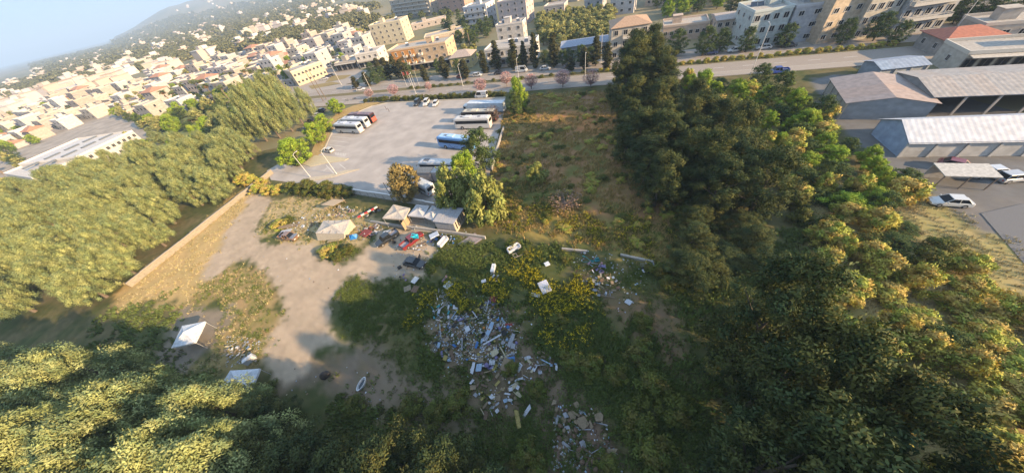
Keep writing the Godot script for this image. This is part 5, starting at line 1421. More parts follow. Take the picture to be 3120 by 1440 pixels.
# coach, front towards +x
func coach(called: String, label: String, at: Vector3, turn: float, body_c: Color, roof_c: Color, opt := {}) -> Node3D:
	var o := thing(called, label, "coach", at, turn)
	var L: float = opt.get("length", 12.0)
	var H: float = opt.get("height", 3.5)
	var W := 2.5
	var s := Shape.new()
	s.loft([ring_x(-L * 0.5, W - 0.12, 0.42, H - 0.18, 0.14, 0.97), ring_x(-L * 0.5 + 0.12, W, 0.32, H - 0.02, 0.16, 0.97), ring_x(L * 0.5 - 0.9, W, 0.32, H - 0.02, 0.16, 0.97), ring_x(L * 0.5 - 0.25, W - 0.06, 0.34, H - 0.16, 0.2, 0.96), ring_x(L * 0.5, W - 0.3, 0.42, H - 0.75, 0.2, 0.92)])
	piece("body", s.done(), paint(body_c.r, body_c.g, body_c.b), o)
	var rf := Shape.new()
	rf.block(Vector3(-0.2, H + 0.0, 0), Vector3(L - 1.4, 0.12, W - 0.5), 0.04)
	piece("roof", rf.done(), mat(roof_c.r, roof_c.g, roof_c.b, 0.6, "blotch", 0.3), o)
	var y := H - 1.18
	for sg in [-1.0, 1.0]:
		var b := Shape.new()
		b.block(Vector3(-0.1, y, sg * (W * 0.5 - 0.008)), Vector3(L - 1.2, opt.get("band", 0.95), 0.05), 0.02, Basis(Vector3.RIGHT, 0.012 * sg))
		piece("side_window", b.done(), glass(), o)
		for x in [L * 0.5 - 2.6, -L * 0.5 + 3.2]:
			wheel(o, x, sg * (W * 0.5 - 0.16), 0.5, 0.36)
			var arch := Shape.new()
			var outl := []
			for k in 13:
				outl.append(Vector2(cos(PI + PI * k / 12.0) * 0.62, sin(PI + PI * k / 12.0) * 0.62))
			arch.plate(outl, Vector3.ZERO, 0.02)
			piece("wheel_arch", arch.done(), mat(0.015, 0.015, 0.015), o, Vector3(x, 0.5, sg * (W * 0.5 + 0.004)), Basis(Vector3(1, 0, 0), Vector3(0, 0, 1), Vector3(0, -1, 0)))
	var ws := Shape.new()
	ws.block(Vector3(L * 0.5 - 0.16, H - 1.25, 0), Vector3(0.06, 1.5, W - 0.35), 0.02, Basis(Vector3.BACK, 0.28))
	piece("windscreen", ws.done(), glass(), o)
	bar("rear_window", o, Vector3(-L * 0.5 - 0.01, H - 0.95, 0), Vector3(0.05, 0.85, W - 0.75), glass())
	for z in [-0.85, 0.85]:
		bar("headlight", o, Vector3(L * 0.5 + 0.01, 0.85, z), Vector3(0.05, 0.22, 0.42), mat(0.6, 0.6, 0.58, 0.15))
		bar("tail_light", o, Vector3(-L * 0.5 - 0.01, 1.0, z * 1.2), Vector3(0.05, 0.6, 0.16), mat(0.35, 0.02, 0.02, 0.3))
		var mr := Shape.new()
		mr.tube([Vector3(L * 0.5 - 0.35, H - 0.5, z * 1.3), Vector3(L * 0.5 + 0.25, H - 0.55, z * 1.55), Vector3(L * 0.5 + 0.3, H - 1.0, z * 1.55)], [0.05, 0.06, 0.09], 5)
		piece("mirror", mr.done(), mat(0.03, 0.03, 0.03, 0.5), o)
	bar("bumper", o, Vector3(-L * 0.5 - 0.03, 0.52, 0), Vector3(0.12, 0.26, W - 0.2), mat(body_c.r * 0.7, body_c.g * 0.7, body_c.b * 0.7, 0.6))
	if opt.get("unit", true):
		var u := Shape.new()
		u.block(Vector3(0, 0.14, 0), Vector3(2.2, 0.2, 1.7), 0.06)
		piece("air_conditioner", u.done(), mat(roof_c.r * 1.1, roof_c.g * 1.1, roof_c.b * 1.1, 0.6, "grain", 0.4), o, Vector3(opt.get("unit_x", 1.2), H, 0))
	for x in opt.get("hatches", [-2.6, 3.4]):
		bar("roof_hatch", o, Vector3(x, H + 0.09, 0), Vector3(0.9, 0.08, 0.7), mat(0.10, 0.10, 0.11, 0.5))
	return o


# small vehicle, front towards +x. kind: sedan, hatch, suv, van, pickup
func car(called: String, label: String, kind: String, at: Vector3, turn: float, c: Color, group := "") -> Node3D:
	var o := thing(called, label, "van" if kind == "van" else ("pickup" if kind == "pickup" else "car"), at, turn, group)
	var L := 4.3
	var W := 1.74
	var hood := 0.86
	var H := 1.45
	var cab := [-1.75, -1.15, 0.35, 1.05]      # glass foot rear, roof rear, roof front, glass foot front
	match kind:
		"hatch":
			L = 3.9; H = 1.48; cab = [-1.9, -1.65, 0.25, 0.95]
		"suv":
			L = 4.5; W = 1.85; hood = 1.05; H = 1.8; cab = [-2.15, -2.0, 0.25, 0.8]
		"van":
			L = 5.0; W = 1.95; hood = 1.1; H = 2.2; cab = [-2.42, -2.36, 1.35, 1.95]
		"pickup":
			L = 5.0; W = 1.75; hood = 0.95; H = 1.65; cab = [-0.75, -0.6, 0.75, 1.25]
	var m := paint(c.r, c.g, c.b)
	var s := Shape.new()
	var tail := hood + (0.06 if kind != "pickup" else -0.25)
	s.loft([ring_x(-L * 0.5, W * 0.88, 0.35, tail - 0.1, 0.1), ring_x(-L * 0.5 + 0.15, W, 0.25, tail, 0.1, 0.97), ring_x(cab[0] if kind != "pickup" else -0.76, W, 0.22, tail + 0.01, 0.12, 0.97), ring_x(cab[3], W, 0.22, hood + 0.04, 0.12, 0.97), ring_x(L * 0.5 - 0.45, W * 0.97, 0.25, hood - 0.09, 0.12, 0.95), ring_x(L * 0.5, W * 0.84, 0.33, hood - 0.24, 0.1, 0.95)])
	piece("body", s.done(), m, o)
	var g := Shape.new()
	g.loft([ring_x(cab[0], W * 0.90, hood - 0.06, hood + 0.04, 0.02), ring_x(cab[1], W * 0.90, hood - 0.06, H - 0.05, 0.06, 0.84), ring_x(cab[2], W * 0.90, hood - 0.06, H - 0.05, 0.06, 0.84), ring_x(cab[3], W * 0.88, hood - 0.06, hood + 0.04, 0.02)])
	piece("windows", g.done(), glass(), o)
	var r := Shape.new()
	r.block(Vector3((cab[1] + cab[2]) * 0.5, H - 0.02, 0), Vector3(cab[2] - cab[1] + 0.08, 0.09, W * 0.78), 0.04)
	piece("roof", r.done(), m, o)
	var p := Shape.new()
	for sg in [-1.0, 1.0]:
		for q in [[cab[3], cab[2]], [(cab[1] + cab[2]) * 0.5 - 0.1, (cab[1] + cab[2]) * 0.5], [cab[0], cab[1]]]:
			p.tube([Vector3(q[0], hood, sg * W * 0.46), Vector3(q[1], H - 0.03, sg * W * 0.385)], [0.05, 0.05], 4)
	piece("pillars", p.done(), m, o)
	if kind == "van":
		for sg in [-1.0, 1.0]:
			bar("side_panel", o, Vector3(-1.35, 1.6, sg * W * 0.435), Vector3(2.1, 0.95, 0.05), m, Basis(Vector3.RIGHT, 0.06 * sg))
	if kind == "pickup":
		var bed := Shape.new()
		for sg in [-1.0, 1.0]:
			bed.box(Vector3(-1.62, tail + 0.19, sg * (W * 0.5 - 0.05)), Vector3(1.72, 0.42, 0.07))
		bed.box(Vector3(-L * 0.5 + 0.05, tail + 0.192, 0), Vector3(0.07, 0.42, W - 0.2))
		bed.box(Vector3(-0.80, tail + 0.192, 0), Vector3(0.07, 0.42, W - 0.2))
		piece("cargo_bed", bed.done(), m, o)
		bar("bed_floor", o, Vector3(-1.62, tail + 0.04, 0), Vector3(1.56, 0.05, W - 0.2), mat(0.34, 0.31, 0.33, 0.8, "blotch", 0.5))
	for sg in [-1.0, 1.0]:
		for x in [L * 0.31, -L * 0.30]:
			wheel(o, x, sg * (W * 0.5 - 0.09), 0.33 if kind != "suv" else 0.38, 0.22)
		bar("headlight", o, Vector3(L * 0.5 - 0.03, hood - 0.34, sg * W * 0.31), Vector3(0.08, 0.14, 0.34), mat(0.65, 0.65, 0.62, 0.15))
		bar("tail_light", o, Vector3(-L * 0.5 + 0.02, hood - 0.25, sg * W * 0.35), Vector3(0.08, 0.2, 0.16), mat(0.35, 0.02, 0.02, 0.3))
		bar("mirror", o, Vector3(cab[3] - 0.25, hood + 0.12, sg * (W * 0.5 + 0.08)), Vector3(0.12, 0.14, 0.18), m)
	return o


# centre of a vehicle whose lot-side flank runs on the ground from rear to front; the body lies to the given side
func flank(rear: Vector3, front: Vector3, length: float, half_width: float, side := 1.0) -> Array:
	var d := (front - rear).normalized()
	var perp := Vector3(d.z, 0, -d.x) * side
	if perp.z > 0.0:
		perp = -perp
	perp *= signf(side)
	return [(rear + front) * 0.5 + perp * half_width, turn_of(rear, front)]


func make_vehicles():
	var y := Vector3(0, 0.03, 0)
	# left side of the coach park: fronts under the shrubs, rears towards the middle
	var u := (Vector3(-43.81, 0.00, -105.24) - Vector3(-53.60, 0.00, -111.31)).normalized()
	var back := Vector3(u.z, 0, -u.x)
	var t := turn_of(Vector3(-43.81, 0.00, -105.24), Vector3(-53.60, 0.00, -111.31))
	coach("silver_coach", "silver-white coach with a black window band, nearest the bay lines", Vector3(-43.81, 0.00, -105.24) - u * 6.0 + back * 1.25 + y, t, Color(0.52, 0.54, 0.54), Color(0.55, 0.57, 0.62))
	coach("silver_coach", "silver-white coach parked between the red coach and the other silver one", Vector3(-42.03, 0.00, -108.94) - u * 6.0 + back * 1.25 + y, t, Color(0.52, 0.54, 0.55), Color(0.55, 0.57, 0.62))
	coach("red_coach", "dark coach with a red rear end beside the silver coaches", Vector3(-40.26, 0.00, -111.99) - u * 6.0 + back * 1.25 + y, t, Color(0.055, 0.02, 0.018), Color(0.20, 0.14, 0.16), {"band": 1.2})
	var red := get_node("red_coach")
	bar("rear_panel", red, Vector3(-6.02, 1.25, 0), Vector3(0.06, 1.7, 2.2), mat(0.50, 0.10, 0.06, 0.5, "blotch", 0.3))
	# right side
	var f := flank(Vector3(0.99, 0.00, -84.70), Vector3(-9.31, 0.00, -89.88), 12.0, 1.25)
	coach("white_coach", "clean white coach with a black windscreen facing the open middle of the park", f[0] + y, f[1], Color(0.62, 0.60, 0.57), Color(0.60, 0.58, 0.56))
	f = flank(Vector3(-8.01, 0.00, -75.53) + (Vector3(-8.01, 0.00, -75.53) - Vector3(-14.62, 0.00, -80.38)).normalized() * 3.6, Vector3(-14.62, 0.00, -80.38), 12.0, 1.25)
	coach("blue_coach", "bright blue coach with a dark smile emblem on its side", f[0] + y, f[1], Color(0.13, 0.33, 0.66), Color(0.38, 0.58, 0.80), {"hatches": [3.2, 0.6]})
	var blue := get_node("blue_coach")
	var arc := Shape.new()
	var pts := []
	var rad := []
	for k in 11:
		var a := PI * (1.0 + k / 10.0)
		pts.append(Vector3(cos(a) * 0.62, sin(a) * 0.62 + 0.2, 0))
		rad.append(0.05 + 0.05 * sin(PI * k / 10.0))
	arc.tube(pts, rad, 5)
	for q in [Vector3(-1.1, -0.1, 0), Vector3(0.85, 0.35, 0), Vector3(1.2, -0.15, 0)]:
		arc.block(q, Vector3(0.3, 0.16, 0.08), 0.03)
	for sg in [-1.0, 1.0]:
		piece("emblem", arc.done(), mat(0.02, 0.03, 0.12, 0.5), blue, Vector3(0.6, 1.05, sg * 1.26), Basis.from_scale(Vector3(1.3, 1.0, 0.3)))
	var d := (Vector3(0.99, 0.00, -84.70) - Vector3(-9.31, 0.00, -89.88)).normalized()
	f = flank(Vector3(2.65, 3.50, -88.67) * Vector3(1, 0, 1), Vector3(-6.19, 3.50, -93.55) * Vector3(1, 0, 1), 12.0, 1.2)
	coach("dark_coach", "dark-sided coach with a cream roof between the white coach and the lorry", f[0] + y, f[1], Color(0.05, 0.035, 0.03), Color(0.56, 0.50, 0.38), {"band": 1.3})
	f = flank(Vector3(-9.23, 3.20, -63.25) * Vector3(1, 0, 1), Vector3(-19.10, 3.20, -68.42) * Vector3(1, 0, 1), 12.0, 1.25)
	coach("white_bus", "white-roofed city bus with a roof grille behind the khaki tree", f[0] + y, f[1], Color(0.50, 0.50, 0.50), Color(0.62, 0.60, 0.58), {"height": 3.2, "unit": false, "hatches": [], "band": 1.3})
	var wb := get_node("white_bus")
	for k in 5:
		bar("roof_grille", wb, Vector3(4.3 - k * 0.34, 3.32, 0.1), Vector3(0.2, 0.06, 1.1), mat(0.12, 0.12, 0.13, 0.6))
	f = flank(Vector3(-17.03, 0.00, -58.03), Vector3(-20.16, 0.00, -60.23), 7.0, 1.1)
	coach("minibus", "small white minibus behind the khaki tree, seen from its rear", f[0] + y, turn_of(Vector3(-14.48, 0.00, -59.17), Vector3(-17.22, 0.00, -62.42)), Color(0.60, 0.62, 0.64), Color(0.58, 0.60, 0.60), {"length": 6.6, "height": 2.8, "unit": false, "hatches": [0.5], "band": 0.8})
	# lorry
	var a := Vector3(6.18, 3.70, -93.05)
	var b := Vector3(-4.96, 3.70, -99.98)
	a.y = 0.0
	b.y = 0.0
	f = flank(a, b, 10.0, 1.25)
	var lo := thing("white_lorry", "white box lorry with a pale blue-white body beside the cream-roofed coach", "lorry", f[0] + y, f[1])
	var L := a.distance_to(b)
	var bx := Shape.new()
	bx.block(Vector3(-0.6, 2.35, 0), Vector3(L, 2.7, 2.5), 0.05)
	piece("cargo_box", bx.done(), mat(0.60, 0.64, 0.68, 0.5, "blotch", 0.15), lo)
	bar("chassis", lo, Vector3(0, 0.8, 0), Vector3(L + 1.0, 0.3, 1.0), mat(0.04, 0.04, 0.04))
	var cb := Shape.new()
	cb.loft([ring_x(L * 0.5 - 0.5, 2.4, 0.6, 2.9, 0.12), ring_x(L * 0.5 + 1.1, 2.4, 0.6, 2.9, 0.2, 0.95), ring_x(L * 0.5 + 1.6, 2.3, 0.6, 1.75, 0.15, 0.97)])
	piece("cab", cb.done(), paint(0.62, 0.61, 0.58), lo)
	bar("windscreen", lo, Vector3(L * 0.5 + 1.38, 2.25, 0), Vector3(0.06, 1.1, 2.0), glass(), Basis(Vector3.BACK, 0.4))
	for sg in [-1.0, 1.0]:
		bar("side_window", lo, Vector3(L * 0.5 + 0.6, 2.2, sg * 1.19), Vector3(0.8, 0.65, 0.05), glass())
		for x in [L * 0.5 + 0.6, -L * 0.25, -L * 0.38]:
			wheel(lo, x, sg * 1.05, 0.5, 0.34)
	f = flank(Vector3(4.32, 0.00, -109.73), Vector3(-3.05, 0.00, -113.98), 6.0, 1.0)
	car("white_van", "white van with a dark rear parked beyond the box lorry", "van", f[0] + y, f[1], Color(0.60, 0.60, 0.60))
	# two box trailers
	for q in [[Vector3(-15.83, 3.00, -62.42), Vector3(-19.79, 3.00, -64.16), "tan", Color(0.46, 0.34, 0.25)], [Vector3(-11.44, 3.00, -60.49), Vector3(-15.58, 3.00, -62.46), "pale grey", Color(0.44, 0.42, 0.40)]]:
		var p0: Vector3 = q[0] * Vector3(1, 0, 1)
		var p1: Vector3 = q[1] * Vector3(1, 0, 1)
		f = flank(p0, p1, 6.0, 1.25)
		var tr := thing("box_trailer", "box trailer with a %s roof in front of the white-roofed bus" % q[2], "trailer", f[0] + y, f[1])
		var ln := p0.distance_to(p1)
		var s := Shape.new()
		s.block(Vector3(0, 1.75, 0), Vector3(ln, 2.4, 2.5), 0.04)
		piece("body", s.done(), mat(0.34, 0.34, 0.36, 0.7, "blotch", 0.2), tr)
		bar("roof", tr, Vector3(0, 3.0, 0), Vector3(ln + 0.1, 0.12, 2.6), mat(q[3].r, q[3].g, q[3].b, 0.8, "blotch", 0.3))
		for sg in [-1.0, 1.0]:
			for x in [-ln * 0.3, -ln * 0.12, ln * 0.3]:
				wheel(tr, x, sg * 1.0, 0.45, 0.3)
		bar("drawbar", tr, Vector3(ln * 0.5 + 0.5, 0.6, 0), Vector3(1.2, 0.15, 0.3), mat(0.05, 0.05, 0.05))
	# cars in the park
	f = flank(Vector3(-25.22, 0.00, -118.26), Vector3(-22.77, 0.00, -125.27), 4.5, 0.0)
	car("black_suv", "black four-wheel drive at the roadside end of the coach park", "suv", Vector3(-24.16, 0.00, -121.78) + y, turn_of(Vector3(-23.34, 0.00, -125.65), Vector3(-25.49, 0.00, -118.44)), Color(0.018, 0.02, 0.022))
	car("white_jeep", "white four-wheel drive between the black one and the white hatchback", "suv", Vector3(-20.31, 0.00, -119.30) + y, turn_of(Vector3(-19.19, 0.00, -124.40), Vector3(-21.39, 0.00, -115.20)), Color(0.62, 0.60, 0.56))
	car("white_hatchback", "small white hatchback next to the white four-wheel drive", "hatch", Vector3(-16.55, 0.00, -116.20) + y, turn_of(Vector3(-15.33, 0.00, -120.35), Vector3(-17.48, 0.00, -112.76)), Color(0.64, 0.62, 0.59))
	car("white_hatchback", "white hatchback alone in the bay by the sandy traffic island", "hatch", Vector3(-52.53, 0.00, -96.63) + y, turn_of(Vector3(-49.89, 0.00, -94.45), Vector3(-55.34, 0.00, -98.46)), Color(0.64, 0.63, 0.60))
	for q in [[Vector3(-70.04, 0.00, -136.83), Color(0.5, 0.5, 0.5), "silver"], [Vector3(-70.61, 0.00, -131.22), Color(0.03, 0.03, 0.035), "black"], [Vector3(-69.48, 0.00, -124.72), Color(0.46, 0.47, 0.48), "grey"], [Vector3(-69.50, 0.00, -142.10), Color(0.04, 0.04, 0.05), "dark"]]:
		car("parked_car", "%s car half hidden by the bright green shrubs and the tall trees" % q[2], "sedan", q[0], t + 0.2, q[1], "cars behind the bright green shrubs")
	# vehicles on the main road and at its kerbs
	var ru := turn_of(Vector3.ZERO, ROAD_U)
	for q in [[-30.0, 8.2, Color(0.55, 0.55, 0.54), "silver hatchback at the kerb before the orange-fronted building", "hatch"], [-38.0, 8.2, Color(0.30, 0.05, 0.04), "dark red car at the kerb before the orange-fronted building", "sedan"], [-20.0, 8.2, Color(0.03, 0.03, 0.04), "black car at the kerb near the yellow house", "sedan"], [-10.0, 8.4, Color(0.50, 0.52, 0.54), "pale grey van at the kerb near the yellow house", "van"], [0.0, 8.4, Color(0.58, 0.58, 0.58), "white car at the kerb before the white terrace house", "sedan"], [9.0, 8.2, Color(0.06, 0.06, 0.07), "dark car at the kerb before the white terrace house", "hatch"], [58.0, 8.0, Color(0.10, 0.12, 0.25), "dark blue car at the kerb before the mint-white block", "sedan"], [65.0, 8.0, Color(0.6, 0.6, 0.58), "white car at the kerb before the mint-white block", "sedan"], [73.0, 8.0, Color(0.55, 0.55, 0.55), "silver car at the kerb before the plain grey house", "sedan"], [80.0, 8.0, Color(0.04, 0.04, 0.05), "black car at the kerb before the sand-coloured block", "hatch"]]:
		car("parked_car", q[3], q[4], road_point(q[0], q[2 - 1], 0.02), ru + (PI if int(q[0]) % 2 else 0.0), q[2], "cars at the kerb of the main road")
	car("blue_pickup", "bright blue pickup driving along the main road", "pickup", Vector3(84.09, 0.00, -76.78), ru + PI, Color(0.03, 0.07, 0.34))
	for q in [[Vector3(-59.46, 0.00, -167.52), Color(0.62, 0.60, 0.57), "white"], [Vector3(-85.51, 0.00, -206.09), Color(0.05, 0.05, 0.10), "dark blue"], [Vector3(-83.35, 0.00, -207.07), Color(0.04, 0.04, 0.04), "black"], [Vector3(-86.60, 0.00, -202.98), Color(0.5, 0.5, 0.5), "silver"], [Vector3(-55.52, 0.00, -161.15), Color(0.55, 0.55, 0.56), "pale grey"]]:
		car("parked_car", "%s car on the paved square beside the side street" % q[2], "sedan", q[0], ru + 0.4, q[1], "cars on the paved square")
	for q in [[Vector3(-163.98, 0.00, -195.10), Color(0.10, 0.16, 0.40), "blue"], [Vector3(-175.44, 0.00, -207.10), Color(0.20, 0.05, 0.05), "dark red"], [Vector3(-152.72, 0.00, -200.81), Color(0.06, 0.06, 0.07), "black"], [Vector3(-149.45, 0.00, -200.31), Color(0.05, 0.05, 0.06), "dark"], [Vector3(-155.02, 0.00, -199.65), Color(0.3, 0.28, 0.27), "grey"]]:
		car("parked_car", "%s car parked under the palms" % q[2], "sedan", q[0], ru + 1.2, q[1], "cars under the palms")
	for q in [[Vector3(-59.40, 0.00, -148.65), "moped", Color(0.05, 0.05, 0.05)], [Vector3(-55.94, 0.00, -148.50), "moped", Color(0.04, 0.04, 0.05)]]:
		moped(q[0])
	# by the sheds
	car("white_car", "white car with a blue-tinted windscreen on the sunny yard", "sedan", (Vector3(62.35, 0.00, -23.08) + Vector3(66.37, 0.00, -20.94)) * 0.5 + Vector3(0.6, 0, -0.9), turn_of(Vector3(66.65, 0.00, -21.14), Vector3(62.62, 0.00, -23.30)), Color(0.62, 0.62, 0.60))
	car("white_pickup", "white pickup in the scrap yard beside the long shed", "pickup", Vector3(75.83, 0.00, -26.18), turn_of(Vector3(74.13, 0.00, -26.92), Vector3(78.24, 0.00, -25.62)), Color(0.58, 0.60, 0.62))
	car("red_car", "dark red car wreck in the scrap yard beside the long shed", "sedan", Vector3(74.33, 0.00, -29.16), turn_of(Vector3(73.86, 0.00, -30.12), Vector3(75.05, 0.00, -28.02)), Color(0.20, 0.03, 0.03))
	car("parked_car", "silver car between the open hut and the long shed", "hatch", Vector3(77.06, 0.00, -24.43), turn_of(Vector3(75.42, 0.00, -24.75), Vector3(78.56, 0.00, -24.06)), Color(0.45, 0.46, 0.48))
	car("parked_car", "dark car against the blue-roofed shed", "sedan", Vector3(83.75, 0.00, -55.02), turn_of(Vector3(81.49, 0.00, -55.87), Vector3(86.96, 0.00, -54.39)), Color(0.03, 0.03, 0.04))


func moped(at: Vector3) -> void:
	var o := thing("moped", "black moped standing on the footway beside the main road", "moped", at, 0.5, "mopeds on the footway")
	for x in [-0.6, 0.6]:
		wheel(o, x, 0.0, 0.27, 0.1)
	var s := Shape.new()
	s.tube([Vector3(-0.7, 0.75, 0), Vector3(-0.2, 0.72, 0), Vector3(0.0, 0.35, 0), Vector3(0.35, 0.35, 0), Vector3(0.5, 0.95, 0)], [0.12, 0.15, 0.12, 0.1, 0.06], 6)
	piece("frame", s.done(), mat(0.04, 0.04, 0.045, 0.4), o)
	var h := Shape.new()
	h.tube([Vector3(0.48, 1.0, -0.3), Vector3(0.5, 1.02, 0), Vector3(0.48, 1.0, 0.3)], [0.03, 0.03, 0.03], 5)
	piece("handlebar", h.done(), mat(0.1, 0.1, 0.1, 0.4), o)


# ------------------------------------------------------------------ the camp beside the low wall

# a tarpaulin over a frame: corner points and a raised middle, sagging between
func canopy_mesh(c: Array, peak: Vector3, hem: float, sag: float) -> ArrayMesh:
	var s := Shape.new()
	var n := 6
	for k in 4:
		var a: Vector3 = c[k]
		var b: Vector3 = c[(k + 1) % 4]
		var rows := []
		for j in n + 1:
			var t := float(j) / n
			var row := []
			for i in n + 1:
				var e := a.lerp(b, float(i) / n)
				var p := e.lerp(peak, t)
				p.y -= sag * sin(PI * i / n) * sin(PI * minf(t * 1.2, 1.0)) + sag * 0.35 * sin(PI * i / n) * (1.0 - t)
				p.y += jit(0.02)
				row.append(p)
			rows.append(row)
		for j in n:
			for i in n:
				s.quad(rows[j][i], rows[j][i + 1], rows[j + 1][i + 1], rows[j + 1][i])
		for i in n:
			s.quad(rows[0][i + 1], rows[0][i], rows[0][i] - Vector3(0, hem, 0), rows[0][i + 1] - Vector3(0, hem, 0))
	return s.done()


func around(c: Array) -> Vector3:
	return (c[0] + c[1] + c[2] + c[3]) * 0.25


func gazebo(called: String, label: String, corners: Array, peak: float, m: Material, poles := true) -> Node3D:
	var mid := around(corners)
	var base := Vector3(mid.x, 0, mid.z)
	var o := thing(called, label, "canopy", base)
	var c := []
	for p in corners:
		c.append(p - base)
	if (c[1] - c[0]).cross(c[2] - c[1]).y < 0.0:
		c.reverse()
	piece("tarpaulin", canopy_mesh(c, Vector3(jit(0.2), peak, jit(0.2)), 0.3, 0.16), m, o)
	if poles:
		for p in c:
			var s := Shape.new()
			s.tube([Vector3(p.x * 0.96, -0.05, p.z * 0.96), Vector3(p.x * 0.96, p.y - 0.05, p.z * 0.96)], [0.035, 0.035], 6)
			piece("pole", s.done(), mat(0.30, 0.29, 0.28, 0.5), o)
	return o


func plank_part(o: Node, called: String, a: Vector3, b: Vector3, w: float, th: float, m: Material) -> void:
	var d := (b - a)
	var x := d.normalized()
	var z := x.cross(Vector3.UP).normalized() if absf(x.y) < 0.95 else Vector3.RIGHT
	var y := z.cross(x)
	bar(called, o, (a + b) * 0.5, Vector3(d.length(), th, w), m, Basis(x, y, z))


func make_camp():
	var canvas := mat(0.50, 0.44, 0.37, 0.9, "blotch", 0.35)
	var dirty := mat(0.46, 0.45, 0.45, 0.85, "blotch", 0.6)
	var wood := mat(0.30, 0.22, 0.14, 0.9, "grain", 0.8)
	# the big tarpaulin hut
	var c := [Vector3(-40.86, 2.10, -50.65), Vector3(-34.07, 2.00, -48.22), Vector3(-33.49, 2.30, -52.32), Vector3(-40.12, 2.30, -54.27)]
	var hut := gazebo("tarpaulin_hut", "large hut covered with a creased cream tarpaulin beside the blue sheet", c, 2.75, canvas, false)
	var base: Vector3 = hut.position
	var g := [Vector3(-41.68, 0.00, -50.63), Vector3(-35.34, 0.00, -49.02), Vector3(-33.49, 0.00, -52.42), Vector3(-40.81, 0.00, -55.68)]
	var ws := Shape.new()
	for k in 4:
		var a0: Vector3 = g[k] - base
		var b0: Vector3 = g[(k + 1) % 4] - base
		var a1: Vector3 = c[k] - base - Vector3(0, 0.2, 0)
		var b1: Vector3 = c[(k + 1) % 4] - base - Vector3(0, 0.2, 0)
		ws.quad(a0, b0, b1, a1)
	piece("side_cloth", ws.done(), mat(0.55, 0.50, 0.42, 0.9, "blotch", 0.4), hut)
	for k in 3:
		var t := 0.25 + 0.25 * k
		plank_part(hut, "rope", (c[0] as Vector3).lerp(c[1], t) - base + Vector3(0, 0.1, 0), (c[3] as Vector3).lerp(c[2], t) - base + Vector3(0, 0.12, 0), 0.05, 0.05, mat(0.16, 0.14, 0.13))
	gazebo("blue_sheet", "crumpled bright blue plastic sheet at the corner of the tarpaulin hut", [Vector3(-33.74, 0.90, -48.81), Vector3(-32.14, 0.70, -48.88), Vector3(-32.47, 0.10, -48.16), Vector3(-33.77, 0.10, -48.20)], 1.2, mat(0.03, 0.22, 0.62, 0.5, "blotch", 0.6), false)

	# the row of shelters
	var r1 := [Vector3(-23.81, 2.60, -53.64), Vector3(-19.82, 2.50, -50.97), Vector3(-20.84, 2.50, -47.64), Vector3(-25.69, 2.60, -49.60)]
	var sh := gazebo("cream_shelter", "open shelter with a flat cream sheet roof at the end of the row", r1, 2.85, canvas)
	var sb: Vector3 = sh.position
	bar("side_board", sh, Vector3(-21.09, 1.10, -48.13) - sb, Vector3(2.6, 2.0, 0.08), mat(0.42, 0.30, 0.18, 0.9, "blotch", 0.4), Basis(Vector3.UP, turn_of(Vector3(-22.04, 0.00, -48.39), Vector3(-20.90, 0.00, -51.84))))
	for k in 3:
		plank_part(sh, "leaning_plank", Vector3(-22.64, 0.00, -48.61) - sb + Vector3(k * 0.5, 0, -k * 0.2), Vector3(-22.03, 2.20, -48.30) - sb + Vector3(k * 0.5, 0, -k * 0.2), 0.2, 0.05, wood)
	gazebo("white_canopy", "dirty white pyramid canopy next to the cream shelter", [Vector3(-18.55, 2.40, -51.88), Vector3(-15.57, 2.40, -50.27), Vector3(-16.79, 2.30, -47.02), Vector3(-20.28, 2.30, -48.83)], 3.0, dirty)
	gazebo("white_canopy", "dirty white pyramid canopy leaning against the grey cabin", [Vector3(-15.03, 2.30, -50.31), Vector3(-12.79, 2.30, -48.12), Vector3(-14.63, 2.20, -45.32), Vector3(-16.86, 2.30, -47.16)], 2.9, dirty)
	# grey cabin with slatted end
	var k0 := Vector3(-14.46, 0.00, -44.72)
	var k1 := Vector3(-10.51, 0.00, -42.57)
	var cab := thing("grey_cabin", "grey site cabin with slatted openings at its sunny end", "cabin", (k0 + k1) * 0.5, turn_of(k0, k1))
	var w := k0.distance_to(k1)
	var dp := 4.4
	var cm := mat(0.36, 0.35, 0.35, 0.8, "blotch", 0.4)
	var s := Shape.new()
	s.block(Vector3(-0.6, 1.2, -dp * 0.5), Vector3(w - 1.2, 2.4, dp), 0.04)
	piece("body", s.done(), cm, cab)
	for z in [-0.06, -dp + 0.06]:
		bar("side_wall", cab, Vector3(w * 0.5 - 0.62, 1.2, z), Vector3(1.16, 2.38, 0.1), cm)
	bar("roof", cab, Vector3(0, 2.46, -dp * 0.5), Vector3(w + 0.3, 0.12, dp + 0.3), mat(0.40, 0.39, 0.40, 0.8, "blotch", 0.5))
	for k in 3:
		bar("roof_seam", cab, Vector3(-w * 0.25 + k * w * 0.25, 2.53, -dp * 0.5), Vector3(0.08, 0.05, dp + 0.2), mat(0.30, 0.29, 0.29, 0.8))
	for k in 6:
		bar("slat", cab, Vector3(w * 0.5 - 0.02, 1.2, -0.3 - k * (dp - 0.6) / 5.0), Vector3(0.06, 2.36, 0.42), mat(0.50, 0.43, 0.34, 0.9, "blotch", 0.4))
	bar("sill", cab, Vector3(w * 0.5 + 0.03, 0.25, -dp * 0.5), Vector3(0.06, 0.5, dp), mat(0.50, 0.43, 0.34, 0.9, "blotch", 0.4))
	bar("floor_slab", sh, Vector3(-18.05, 0.00, -46.99) - sb + Vector3(0, 0.03, -0.5), Vector3(7.0, 0.06, 3.6), mat(0.36, 0.31, 0.24, 0.95, "blotch", 0.4), Basis(Vector3.UP, turn_of(Vector3(-22.69, 0.00, -48.41), Vector3(-14.04, 0.00, -44.08))))

